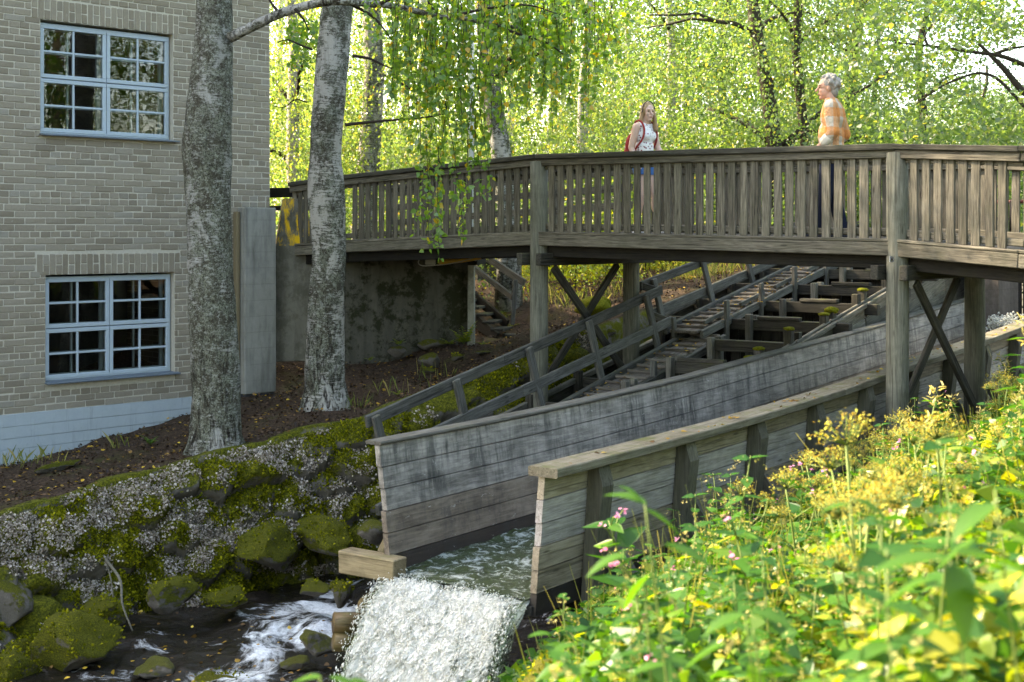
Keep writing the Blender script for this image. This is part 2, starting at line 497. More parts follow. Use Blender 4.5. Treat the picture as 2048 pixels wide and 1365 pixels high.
def leaf_mat(name, stops, trans=0.55, gloss=0.06, tboost=(1.25, 1.15, 0.5)):
    t = NT(name)
    g = t.n('NewGeometry')
    c = t.ramp(g.outputs['Random Per Island'], stops)
    d = t.n('BsdfDiffuse'); t.l(c, d.inputs[0])
    tr = t.n('BsdfTranslucent'); t.l(t.mix(1.0, c, tboost, 'MULTIPLY'), tr.inputs[0])
    m = t.n('MixShader'); m.inputs[0].default_value = trans; t.l(d.outputs[0], m.inputs[1]); t.l(tr.outputs[0], m.inputs[2])
    gl = t.n('BsdfGlossy'); gl.inputs['Roughness'].default_value = 0.38
    m2 = t.n('MixShader'); m2.inputs[0].default_value = gloss; t.l(m.outputs[0], m2.inputs[1]); t.l(gl.outputs[0], m2.inputs[2])
    return t.done(m2.outputs[0])
M['leaf_birch'] = leaf_mat('birch_leaf', [(0.0, (0.06, 0.125, 0.028)), (0.5, (0.10, 0.175, 0.036)), (0.93, (0.15, 0.215, 0.042)), (0.97, (0.27, 0.26, 0.04)), (1.0, (0.38, 0.26, 0.04))], 0.64, tboost=(2.4, 2.0, 1.3))
M['leaf_near'] = leaf_mat('near_birch_leaf', [(0.0, (0.06, 0.15, 0.024)), (0.5, (0.11, 0.22, 0.028)), (0.9, (0.18, 0.27, 0.03)), (0.97, (0.33, 0.27, 0.02)), (1.0, (0.45, 0.27, 0.02))], 0.55, 0.05, tboost=(2.0, 1.8, 0.6))
M['leaf_alder'] = leaf_mat('alder_leaf', [(0.0, (0.05, 0.11, 0.028)), (0.5, (0.085, 0.155, 0.036)), (0.95, (0.13, 0.195, 0.042)), (1.0, (0.27, 0.25, 0.04))], 0.62, tboost=(2.3, 2.0, 1.3))
M['leaf_dark'] = leaf_mat('shaded_alder_leaf', [(0.0, (0.025, 0.07, 0.018)), (0.6, (0.045, 0.11, 0.022)), (1.0, (0.08, 0.15, 0.024))], 0.5, 0.04, tboost=(1.8, 1.9, 0.9))  # darker copy of the leaf colours, paints shade into the back crowns
M['leaf_plant'] = leaf_mat('herb_leaf', [(0.0, (0.018, 0.075, 0.014)), (0.5, (0.045, 0.135, 0.018)), (0.94, (0.095, 0.185, 0.02)), (1.0, (0.24, 0.24, 0.022))], 0.5, 0.02, tboost=(1.7, 1.55, 0.5))
M['leaf_yellow'] = leaf_mat('yellowing_leaf', [(0.0, (0.12, 0.21, 0.02)), (0.6, (0.21, 0.27, 0.022)), (1.0, (0.34, 0.32, 0.03))], 0.5, 0.04, tboost=(1.4, 1.25, 0.5))
M['leaf_near_plant'] = leaf_mat('broad_herb_leaf', [(0.0, (0.025, 0.085, 0.018)), (0.6, (0.05, 0.135, 0.018)), (1.0, (0.10, 0.18, 0.02))], 0.5, 0.02, tboost=(1.7, 1.6, 0.45))
M['umbel'] = leaf_mat('dry_umbel', [(0.0, (0.28, 0.20, 0.05)), (0.5, (0.36, 0.33, 0.07)), (1.0, (0.36, 0.38, 0.08))], 0.4, 0.0, tboost=(1.2, 1.0, 0.6))
M['seed'] = leaf_mat('pale_seed_cluster', [(0.0, (0.42, 0.36, 0.14)), (1.0, (0.56, 0.50, 0.22))], 0.4, 0.0, tboost=(1.2, 1.1, 0.7))
M['pink'] = leaf_mat('pink_petal', [(0.0, (0.50, 0.06, 0.22)), (0.6, (0.62, 0.16, 0.36)), (1.0, (0.70, 0.36, 0.50))], 0.4, 0.02, tboost=(1.0, 1.0, 1.0))
M['stem'] = plain('herb_stem', (0.12, 0.17, 0.035), 0.6, 0.3, 0.35, 9)
M['redleaf'] = leaf_mat('red_seedling_leaf', [(0.0, (0.50, 0.09, 0.03)), (1.0, (0.62, 0.16, 0.05))], 0.4, 0.02, tboost=(1.2, 1.0, 1.0))
M['fall'] = leaf_mat('fallen_leaf', [(0.0, (0.10, 0.055, 0.02)), (0.45, (0.22, 0.12, 0.03)), (0.75, (0.46, 0.27, 0.03)), (1.0, (0.62, 0.42, 0.06))], 0.15, 0.03, tboost=(1, 1, 0.6))
M['litter'] = leaf_mat('leaf_litter', [(0.0, (0.026, 0.016, 0.011)), (0.6, (0.06, 0.036, 0.022)), (1.0, (0.14, 0.085, 0.05))], 0.1, 0.02, tboost=(1, 1, 1))
M['lichen'] = leaf_mat('pale_lichen', [(0.0, (0.10, 0.075, 0.05)), (0.5, (0.32, 0.27, 0.22)), (1.0, (0.56, 0.50, 0.44))], 0.2, 0.0, tboost=(1, 1, 1))
M['moss_blade'] = leaf_mat('moss_tuft', [(0.0, (0.04, 0.05, 0.005)), (0.5, (0.14, 0.15, 0.009)), (1.0, (0.30, 0.28, 0.018))], 0.3, 0.0, tboost=(1.4, 1.4, 0.6))
M['grass'] = leaf_mat('grass_blade', [(0.0, (0.10, 0.16, 0.03)), (0.6, (0.22, 0.22, 0.06)), (1.0, (0.40, 0.33, 0.14))], 0.4, 0.02, tboost=(1.3, 1.3, 0.6))

def ground_mat():
    t = NT('woodland_floor'); v = t.coord()
    n = t.noise(v, 26, 7, 0.75); b = t.noise(v, 1.7, 5, 0.65)
    c = t.ramp(n, [(0.3, (0.02, 0.013, 0.009)), (0.5, (0.055, 0.036, 0.024)), (0.7, (0.12, 0.08, 0.055))])
    c = t.mix(t.math('MULTIPLY', t.ramp(b, [(0.52, 0.0), (0.7, 1.0)]), 0.5), c, (0.07, 0.075, 0.02))
    up = t.up()
    face = t.ramp(up, [(0.62, 1.0), (0.86, 0.0)])
    rock = t.mix(t.noise(v, 8, 7, 0.75), (0.06, 0.055, 0.05), (0.28, 0.255, 0.24))
    mo = t.mix(t.noise(v, 40, 5, 0.8), (0.02, 0.026, 0.003), (0.18, 0.18, 0.012))
    rm = t.mix(t.ramp(t.noise(v, 3.4, 7, 0.72), [(0.40, 0.0), (0.52, 1.0)]), rock, mo)
    c = t.mix(face, c, rm)
    return t.done(t.pbsdf(c, 0.95, t.bump(n, 0.8, 0.03), 0.1))
M['ground'] = ground_mat()

def rock_mat(name, moss, wet=0.0):
    t = NT(name); v = t.coord(rnd=29.0)
    n = t.noise(v, 9, 8, 0.75)
    c = t.mix(t.math('ADD', t.math('MULTIPLY', n, 0.6), t.math('MULTIPLY', t.noise(v, 2.2, 6, 0.75), 0.4)), (0.012, 0.010, 0.008), (0.21, 0.185, 0.155))
    li = t.ramp(t.noise(v, 22, 5, 0.7), [(0.62, 0.0), (0.68, 1.0)])
    c = t.mix(t.math('MULTIPLY', li, 0.5), c, (0.34, 0.31, 0.28))
    m1 = t.math('ADD', t.noise(v, 3.0, 7, 0.7), t.math('MULTIPLY', t.up(), 0.22))
    mk = t.ramp(m1, [(0.64 - moss * 0.27, 0.0), (0.74 - moss * 0.27, 1.0)])
    mc = t.ramp(t.noise(v, 38, 6, 0.8), [(0.34, (0.015, 0.018, 0.002)), (0.5, (0.085, 0.09, 0.006)), (0.68, (0.25, 0.23, 0.014))])
    c = t.mix(mk, c, mc)
    h = t.math('ADD', t.math('MULTIPLY', n, 0.6), t.math('MULTIPLY', t.math('MULTIPLY', t.noise(v, 60, 4, 0.8), mk), 0.9))
    return t.done(t.pbsdf(c, 0.9 - 0.55 * wet, t.bump(h, 0.9, 0.03), 0.2 + 0.3 * wet))
M['rock_moss'] = rock_mat('mossy_rock', 1.0)
M['rock_half'] = rock_mat('half_mossy_rock', 0.6)
M['rock'] = rock_mat('bare_rock', 0.25)
M['rock_wet'] = rock_mat('wet_rock', 0.45, 0.8)

def moss_mat():
    t = NT('moss_cushion'); v = t.coord()
    n = t.noise(v, 60, 6, 0.8)
    c = t.ramp(n, [(0.3, (0.05, 0.055, 0.004)), (0.55, (0.16, 0.165, 0.01)), (0.75, (0.30, 0.28, 0.02))])
    return t.done(t.pbsdf(c, 0.95, t.bump(n, 1.0, 0.03), 0.1))
M['moss'] = moss_mat()

def water_mat(name, foam_lo, foam_hi, tint, foam_col=(0.80, 0.82, 0.82), scale=3.0, stretch=(1, 1, 1), bump=0.6, rough=0.08, foam_scale=2.2, dist=1.5):
    t = NT(name); v = t.coord(stretch)
    n = t.noise(v, scale, 6, 0.62, dist)
    f = t.noise(t.coord(stretch), foam_scale, 8, 0.72, dist)
    at = t.n('Attribute'); at.attribute_name = 'foam'
    f = t.math('ADD', f, t.math('MULTIPLY', at.outputs['Fac'], 0.205))
    fk = t.ramp(f, [(foam_lo, 0.0), (foam_hi, 1.0)])
    fine = t.noise(t.coord(), 34, 5, 0.7)
    fk = t.math('MULTIPLY', fk, t.ramp(fine, [(0.25, 0.45), (0.6, 1.0)]))
    c = t.mix(fk, tint, foam_col)
    r = t.math('ADD', t.math('MULTIPLY', fk, 0.5), rough)
    return t.done(t.pbsdf(c, r, t.bump(t.math('ADD', n, t.math('MULTIPLY', fine, 0.25)), bump, 0.06), 0.5, IOR=1.33))
M['pool'] = water_mat('pool_water', 0.60, 0.74, (0.014, 0.011, 0.008), scale=3.4, bump=0.7, foam_scale=1.3)
M['flow'] = water_mat('flume_water', 0.50, 0.66, (0.035, 0.05, 0.016), (0.50, 0.54, 0.50), scale=9, stretch=(1, 1, 1), bump=0.9, foam_scale=9, dist=0.8)  # foam whites also paint the sparkle of light on the ripples

def fall_mat():
    t = NT('falling_water')
    fl = t.n('Attribute'); fl.attribute_name = 'flow'
    def fn(sx, sy, det, rough, dist=0.3):
        mp = t.n('Mapping'); mp.inputs['Scale'].default_value = (sx, sy, 1); t.l(fl.outputs['Vector'], mp.inputs['Vector'])
        return t.noise(mp.outputs[0], 1.0, det, rough, dist)
    streak = fn(26, 3.2, 6, 0.65); grain = fn(60, 38, 5, 0.7, 0.6); big = fn(4.5, 2.2, 4, 0.6)
    k = t.math('ADD', t.math('ADD', t.math('MULTIPLY', streak, 0.36), t.math('MULTIPLY', grain, 0.32)), t.math('MULTIPLY', big, 0.32))
    at = t.n('Attribute'); at.attribute_name = 'thin'
    k2 = t.math('SUBTRACT', k, t.math('MULTIPLY', at.outputs['Fac'], 0.32))
    c = t.ramp(k2, [(0.32, (0.10, 0.13, 0.09)), (0.41, (0.42, 0.45, 0.40)), (0.48, (0.78, 0.79, 0.75)), (0.58, (0.95, 0.95, 0.92))])
    d = t.pbsdf(c, 0.4, t.bump(k, 0.5, 0.04), 0.4)
    tr = t.n('BsdfTranslucent'); t.l(c, tr.inputs[0])
    m = t.n('MixShader'); m.inputs[0].default_value = 0.35; t.l(d, m.inputs[1]); t.l(tr.outputs[0], m.inputs[2])
    tp = t.n('BsdfTransparent'); tp.inputs[0].default_value = (0.72, 0.80, 0.68, 1)
    m2 = t.n('MixShader'); t.l(t.ramp(k2, [(0.31, 0.0), (0.43, 1.0)]), m2.inputs[0]); t.l(tp.outputs[0], m2.inputs[1]); t.l(m.outputs[0], m2.inputs[2])
    return t.done(m2.outputs[0])
M['fall_water'] = fall_mat()

def froth_mat():
    t = NT('water_froth')
    g = t.n('NewGeometry'); c = t.ramp(g.outputs['Random Per Island'], [(0.0, (0.62, 0.66, 0.62)), (0.3, (0.82, 0.84, 0.80)), (1.0, (0.93, 0.93, 0.90))])
    d = t.pbsdf(c, 0.25, None, 0.5); tr = t.n('BsdfTranslucent'); t.l(c, tr.inputs[0])
    m = t.n('MixShader'); m.inputs[0].default_value = 0.4; t.l(d, m.inputs[1]); t.l(tr.outputs[0], m.inputs[2])
    return t.done(m.outputs[0])
M['froth'] = froth_mat()
M['steel'] = plain('galvanised_steel', (0.55, 0.56, 0.57), 0.4, 0.5, 0.1, 20, Metallic=0.7)
M['white_paint'] = plain('white_pole_paint', (0.66, 0.70, 0.74), 0.45, 0.4, 0.08)
M['iron'] = plain('dark_iron', (0.035, 0.03, 0.03), 0.6, 0.4, 0.3, Metallic=0.5)
M['rust'] = plain('rusty_red', (0.22, 0.07, 0.05), 0.7, 0.3, 0.3)
M['boxgrey'] = plain('plastic_box', (0.30, 0.30, 0.27), 0.6, 0.3, 0.15)
M['amber'] = plain('amber_tube', (0.60, 0.33, 0.03), 0.4, 0.4, 0.2)
M['cable'] = plain('grey_cable', (0.40, 0.40, 0.38), 0.6, 0.3, 0.1)
M['gate'] = plain('dark_sluice_board', (0.022, 0.017, 0.02), 0.6, 0.3, 0.5, 6)
M['asphalt'] = plain('path_gravel', (0.20, 0.185, 0.16), 0.95, 0.1, 0.3, 30)

# ------------------------------------------------------------------ terrain
E_AX = Vector((0.6, 0.8, 0)); N_AX = Vector((-0.8, 0.6, 0))   # along the flume (upstream) and across it (to the left bank)
F0 = Vector((-1.013, 10.48, 0))                               # end of the far flume wall, at its top edge
def Q(s, o, z): return Vector((F0.x + E_AX.x * s + N_AX.x * o, F0.y + E_AX.y * s + N_AX.y * o, z))

EDGE = [(-14.0, 5.0, -2.95), (-6.2, 11.6, -2.82), (-4.90, 13.06, -2.75), (-4.25, 13.9, -2.62), (-3.23, 14.87, -2.45), (-2.42, 15.55, -2.30), (-1.59, 15.87, -2.15),
        (-0.77, 16.75, -1.88), (0.05, 17.75, -1.60), (1.05, 19.1, -1.32), (2.27, 20.6, -1.05), (4.67, 23.8, -0.52), (7.07, 27.0, -0.35), (14.0, 36.0, -0.3)]
EA = np.array(EDGE)
GP = np.array([(-6.49, 17.3, -2.98), (-9.5, 14.3, -3.15), (-5.3, 18.4, -2.74), (-4.4, 19.0, -2.56), (-4.9, 18.65, -2.66), (-5.9, 17.85, -2.87), (-4.1, 18.2, -2.52), (-3.55, 19.7, -2.36), (-5.5, 14.2, -2.80), (-3.37, 15.6, -2.48), (-4.6, 16.0, -2.72), (-2.36, 17.2, -2.22), (-2.42, 19.8, -1.95),
               (-0.6, 20.6, -1.70), (-0.1, 21.4, -1.62), (0.6, 20.4, -1.45), (-1.2, 18.6, -1.98), (0.9, 23.0, -1.15), (1.2, 26.0, -0.90), (2.2, 26.0, -0.72), (3.0, 22.6, -0.80), (4.2, 25.0, -0.55),
               (-3.6, 22.0, -1.9), (-6.0, 25.0, -1.0), (-2.0, 24.0, -0.9), (-3.0, 29.0, -0.5), (3.0, 30.0, -0.45), (8.0, 31.0, -0.4), (-9.0, 30.0, -0.5), (-12.0, 18.0, -2.9)])

def edge_info(X, Y):
    best = np.full(X.shape, 1e9); sd = np.zeros_like(X); zt = np.zeros_like(X)
    for i in range(len(EA) - 1):
        a, b = EA[i], EA[i + 1]
        d = b[:2] - a[:2]; L2 = d @ d
        t = np.clip(((X - a[0]) * d[0] + (Y - a[1]) * d[1]) / L2, 0, 1)
        px, py = X - (a[0] + t * d[0]), Y - (a[1] + t * d[1])
        dist = np.hypot(px, py)
        side = np.sign(d[0] * py - d[1] * px)
        m = dist < best
        best = np.where(m, dist, best); sd = np.where(m, dist * side, sd); zt = np.where(m, a[2] + t * (b[2] - a[2]), zt)
    return sd, zt

def fbm(X, Y, sc, seed=0, octv=4):
    out = np.zeros_like(X); amp = 1.0
    r = np.random.default_rng(100 + seed)
    for o in range(octv):
        for k in range(4):
            th = r.uniform(0, 2 * math.pi); ph = r.uniform(0, 6.28); ph2 = r.uniform(0, 6.28)
            f = sc * 2 ** o * r.uniform(0.7, 1.3)
            a, b = math.cos(th), math.sin(th)
            out += amp * 0.25 * np.sin(f * (a * X + b * Y) + ph + 1.3 * np.sin(f * 0.6 * (b * X - a * Y) + ph2))
        amp *= 0.52
    return out

def left_z(X, Y):
    X = np.asarray(X, float); Y = np.asarray(Y, float)
    sd, zt = edge_info(X, Y)
    num = np.zeros_like(X); den = np.zeros_like(X)
    for gx, gy, gz in GP:
        w = 1.0 / ((X - gx) ** 2 + (Y - gy) ** 2 + 0.05) ** 1.6
        num += w * gz; den += w
    top = num / den
    k = np.clip(sd / 1.2, 0, 1); k = k * k * (3 - 2 * k)
    top = zt * (1 - k) + top * k + 0.035 * fbm(X, Y, 2.2, 1)
    bot = np.interp(X, [-6, -2, 0.5, 2.5, 6, 12], [-4.05, -4.0, -3.7, -3.2, -2.3, -1.8])
    w = 0.72 + 0.25 * fbm(X, Y, 1.1, 2)
    f = np.clip(-sd / w, 0, 1); f = f ** 0.8; f = f * f * (3 - 2 * f)
    lump = 0.20 * fbm(X, Y, 3.6, 3) * np.clip(-sd * 6, 0, 1) * np.clip((2.0 + sd) / 1.0, 0, 1)
    return np.where(sd >= 0, top, zt + (bot - zt) * f + lump) 

def heightfield(name, x0, x1, y0, y1, step, fn, mat, drop=None):
    nx, ny = int((x1 - x0) / step) + 1, int((y1 - y0) / step) + 1
    X, Y = np.meshgrid(np.linspace(x0, x1, nx), np.linspace(y0, y1, ny))
    Z = fn(X, Y)
    V = np.stack([X.ravel(), Y.ravel(), Z.ravel()], 1)
    i = np.arange(nx * ny).reshape(ny, nx)
    Fc = np.stack([i[:-1, :-1].ravel(), i[:-1, 1:].ravel(), i[1:, 1:].ravel(), i[1:, :-1].ravel()], 1)
    if drop is not None:
        keep = ~drop(X, Y).ravel()[Fc].all(1); Fc = Fc[keep]
    o = link(name, np_mesh(name, V, Fc, True), mat); o['kind'] = 'structure'
    return o

def right_q(X, Y): return (X - 0.178) * 0.8 - (Y - 9.5) * 0.6
def right_z(X, Y):
    X = np.asarray(X, float); Y = np.asarray(Y, float)
    q = right_q(X, Y); s = (X - 0.178) * 0.6 + (Y - 9.5) * 0.8
    k = np.clip((q - 0.15) / 5.2, 0, 1)
    base = -3.0 + 0.06 * np.clip(s, 0, 14) + 0.02 * np.clip(s, -9, 0)
    z = base + 1.4 * k ** 0.85 + 0.05 * fbm(X, Y, 1.6, 5)
    return np.where(q < 0.15, z - 1.0 * np.clip((0.15 - q) / 0.5, 0, 1), z)

heightfield('ground', -12.5, 9.5, 10.5, 30.5, 0.07, left_z, M['ground'], drop=lambda X, Y: edge_info(X, Y)[0] < -2.6)
heightfield('bank', -8.0, 24.0, -6.0, 22.0, 0.16, right_z, M['ground'], drop=lambda X, Y: right_q(X, Y) < -0.6)
far = py_mesh('ground', [(-300, 30, -0.5), (300, 30, -0.5), (300, 500, -0.5), (-300, 500, -0.5), (9.4, 21.6, -0.62), (300, 21.6, -0.62), (9.4, 30, -0.5), (-300, 12, -3.2), (-12.4, 12, -3.2), (-12.4, 30, -0.55)],
              [[0, 1, 2, 3], [4, 5, 1, 6], [7, 8, 9, 0]])
link('ground', far, M['ground'])['kind'] = 'structure'

# stream bed and pool
def bed(X, Y): return -4.0 + 0.14 * fbm(X, Y, 1.6, 8)
heightfield('stream_bed', -14, 3.0, 3.0, 17.5, 0.18, bed, M['rock_wet'])
POOL_Z = -3.75
def pool_z(X, Y):
    d = np.hypot(X + 1.9, Y - 12.2)
    amp = 0.02 + 0.05 * np.exp(-(d / 2.6) ** 2)
    return POOL_Z + amp * (fbm(X, Y, 4.0, 9, 4) + 0.5 * fbm(X, Y, 11.0, 10, 3))
pool = heightfield('water', -12, 3.0, 4.0, 17.0, 0.045, pool_z, M['pool'])
co = np.zeros(len(pool.data.vertices) * 3, np.float32); pool.data.vertices.foreach_get('co', co); co = co.reshape(-1, 3)
foam = np.exp(-(((co[:, 0] + 1.75) / 0.55) ** 2 + ((co[:, 1] - 13.6) / 0.9) ** 2)) + 0.8 * np.exp(-(((co[:, 0] + 2.25) / 0.5) ** 2 + ((co[:, 1] - 12.4) / 0.8) ** 2)) + 0.7 * np.exp(-(((co[:, 0] + 2.6) / 0.8) ** 2 + ((co[:, 1] - 11.4) / 0.35) ** 2))
at = pool.data.attributes.new('foam', 'FLOAT', 'POINT'); at.data.foreach_set('value', np.clip(foam, 0, 1).astype(np.float32))

# ------------------------------------------------------------------ brick building
CORNER = Vector((-3.58, 20.2, 0)); WD = Vector((-0.7064, -0.7078, 0)).normalized(); WN = Vector((0.7078, -0.7064, 0)).normalized()
def W(a, z, out=0.0): return Vector((CORNER.x + WD.x * a + WN.x * out, CORNER.y + WD.y * a + WN.y * out, z))
bld = empty('brick_building', W(0, -2.6), 'two storey grey brick mill building with pale blue small-paned windows', 'building')
WM = Matrix((-WD, -WN, Vector((0, 0, 1)))).transposed().to_4x4()      # local x along the wall to the corner, y inward, z up
def wmat(a, z, out=0.0):
    m = WM.copy(); m.translation = W(a, z, out); return m
PL_TOP = -2.32; ROOF = 7.6; AMAX = 13.0
WIN = [(1.62, 3.57, 1.26, 2.76), (1.60, 3.50, -1.97, -0.555)]       # a0, a1, z0, z1 openings
def wall_slab(name, rects, th, out, mat, parent):
    """a slab in the wall plane with real thickness made of rectangles (a0,a1,z0,z1)"""
    parts = []
    for a0, a1, z0, z1 in rects:
        v, f = [], []
        for o in (out, out - th):
            for a, z in ((a0, z0), (a1, z0), (a1, z1), (a0, z1)):
                v.append(W(a, z, o))
        f = [[0, 1, 2, 3], [7, 6, 5, 4], [0, 4, 5, 1], [1, 5, 6, 2], [2, 6, 7, 3], [3, 7, 4, 0]]
        parts.append((v, f))
    V, Fc = merge_vf(parts)
    me = fix_normals(py_mesh(name, V, Fc))
    m = wmat(0, 0); mi = m.inverted(); me.transform(mi)
    return link(name, me, mat, parent, m)
(a0, a1, uz0, uz1), (b0, b1, lz0, lz1) = WIN
wall_slab('wall', [(0.0, 1.60, PL_TOP, ROOF), (3.57, AMAX, PL_TOP, ROOF), (1.60, 3.57, PL_TOP, lz0), (1.60, 3.57, lz1, uz0), (1.60, 3.57, uz1, ROOF), (3.50, 3.57, lz0, lz1), (1.60, 1.62, uz0, uz1)], 0.42, -0.007, M['mortar'], bld)
up_wall = wall_slab('upper_brickwork', [(0.0, AMAX, 3.65, ROOF), (5.6, AMAX, PL_TOP, 3.65)], 0.01, -0.001, M['farbrick'], bld)
# the other three walls, floors and roof
BK = Vector((-WN.x, -WN.y, 0))
def solid(name, a0, a1, d0, d1, z0, z1, mat, parent):
    v = [];
    for z in (z0, z1):
        for a, d in ((a0, d0), (a1, d0), (a1, d1), (a0, d1)): v.append(W(a, z, -d))
    me = fix_normals(py_mesh(name, v, [[0, 1, 2, 3], [7, 6, 5, 4], [0, 1, 5, 4], [1, 2, 6, 5], [2, 3, 7, 6], [3, 0, 4, 7]]))
    m = wmat(0, 0); me.transform(m.inverted())
    return link(name, me, mat, parent, m)
solid('side_wall', 0.0, 0.4, 0.436, 9.0, PL_TOP, ROOF, M['farbrick'], bld)
solid('side_wall', AMAX - 0.4, AMAX, 0.436, 9.0, PL_TOP, ROOF, M['farbrick'], bld)
solid('rear_wall', 0.0, AMAX, 9.0, 9.4, PL_TOP, ROOF, M['farbrick'], bld)
solid('roof', -0.3, AMAX + 0.3, -0.3, 9.7, ROOF + 0.002, ROOF + 0.25, M['gate'], bld)
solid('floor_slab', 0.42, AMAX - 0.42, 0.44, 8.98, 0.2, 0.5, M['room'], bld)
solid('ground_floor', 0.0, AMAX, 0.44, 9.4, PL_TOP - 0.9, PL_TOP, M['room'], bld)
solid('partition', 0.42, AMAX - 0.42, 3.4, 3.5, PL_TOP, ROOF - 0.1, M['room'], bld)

# plinth with board joints
zs = [-3.6, -3.12, -2.93, -2.76, -2.62, -2.47, PL_TOP]
for i in range(len(zs) - 1):
    o = 0.05 + random.uniform(-0.004, 0.004)
    wall_slab('plinth_course', [(0.0, AMAX, zs[i] + 0.0035, zs[i + 1] - 0.0035 if i < 5 else zs[i + 1])], 0.4, o, M['plinth'], bld)
wall_slab('plinth_core', [(0.0, AMAX, -3.6, PL_TOP - 0.01)], 0.35, 0.036, M['plinth'], bld)

# bricks
CH = 0.0865; BL = 0.280; JT = 0.0125
def brick_rows():
    out = []
    z = PL_TOP; r = 0
    while z < 3.62:
        zc0, zc1 = z + JT / 2, z + CH - JT / 2
        cuts = []
        for (w0, w1, z0, z1) in WIN:
            if zc1 > z0 - 0.02 and zc0 < z1: cuts.append((w0 - 0.0, w1 + 0.0))
            elif zc1 > z1 and zc0 < z1 + 0.275: cuts.append((w0 - 0.09, w1 + 0.12))
        spans = [(0.0, 5.62)]
        for c0, c1 in cuts:
            ns = []
            for s0, s1 in spans:
                if c1 <= s0 or c0 >= s1: ns.append((s0, s1)); continue
                if c0 > s0: ns.append((s0, c0))
                if c1 < s1: ns.append((c1, s1))
            spans = ns
        head = (r % 6 == 2) or (r % 13 == 5)
        L = BL / 2 if head else BL
        off = (0.07 if head else (0.0 if r % 2 else BL / 2))
        for s0, s1 in spans:
            a = off - L * math.ceil(off / L) if off else 0.0
            while a < s1:
                x0, x1 = max(a, s0), min(a + L, s1)
                if x1 - x0 > 0.045:
                    j = random.uniform(-0.003, 0.003)
                    out.append(((x0 + x1) / 2 + j, (zc0 + zc1) / 2 + random.uniform(-0.0025, 0.0025), x1 - x0 - JT, CH - JT, 0))
                a += L
        z += CH; r += 1
    for (w0, w1, z0, z1) in WIN:            # soldier courses over the openings
        n = int(round((w1 - w0 + 0.21) / 0.0865)); st = (w1 - w0 + 0.21) / n
        for k in range(n):
            a = w0 - 0.09 + st * (k + 0.5)
            if k % 2: out.append((a, z1 + 0.135, 0.270 - JT, st - JT, 1))
            else:
                sp = random.choice((0.13, 0.14)); 
                out.append((a, z1 + sp / 2, sp - JT, st - JT, 1)); out.append((a, z1 + sp + (0.270 - sp) / 2, 0.270 - sp - JT, st - JT, 1))
    return out
rows = brick_rows()
def brick_size(b):
    p = W(b[0], b[1]); u = CU + F * p.x / p.y; v = HOR - F * p.z / p.y
    vis = (0 <= u <= 2048) and (0 <= v <= 1365) and not (372 < u < 478)
    return (b[2] * b[3]) / (p.y * p.y) * (1.0 if vis else 0.001)
rows.sort(key=brick_size, reverse=True)
bmesh_cache = {}
def brick_me(L, H):
    k = (round(L * 50), round(H * 200))
    lst = bmesh_cache.setdefault(k, [])
    if len(lst) < 3:
        me = cbox_mesh(L, 0.10, H, 0.006, 0.0028); me.materials.append(M['brick']); lst.append(me)
    return random.choice(lst)
parts = []
for i, (a, z, L, H, sold) in enumerate(rows):
    out = -0.05 + random.uniform(-0.0035, 0.0035)
    m = wmat(a, z, out)
    if sold: m = m @ Matrix.Rotation(math.pi / 2, 4, 'Y')
    m = m @ Matrix.Rotation(random.uniform(-0.006, 0.006), 4, 'Y')
    if i < 300:
        me = brick_me(L, H); link('brick', me, None, bld, m)
    else:
        v, f = cbox_vf(L, 0.10, H, 0.006, 0.0028)
        parts.append(([m @ Vector(q) for q in v], f))
V, Fc = merge_vf(parts)
me = fix_normals(py_mesh('brickwork', V, Fc)); me.transform(wmat(0, 0).inverted())
link('brickwork', me, M['brick'], bld, wmat(0, 0))['kind'] = 'stuff'

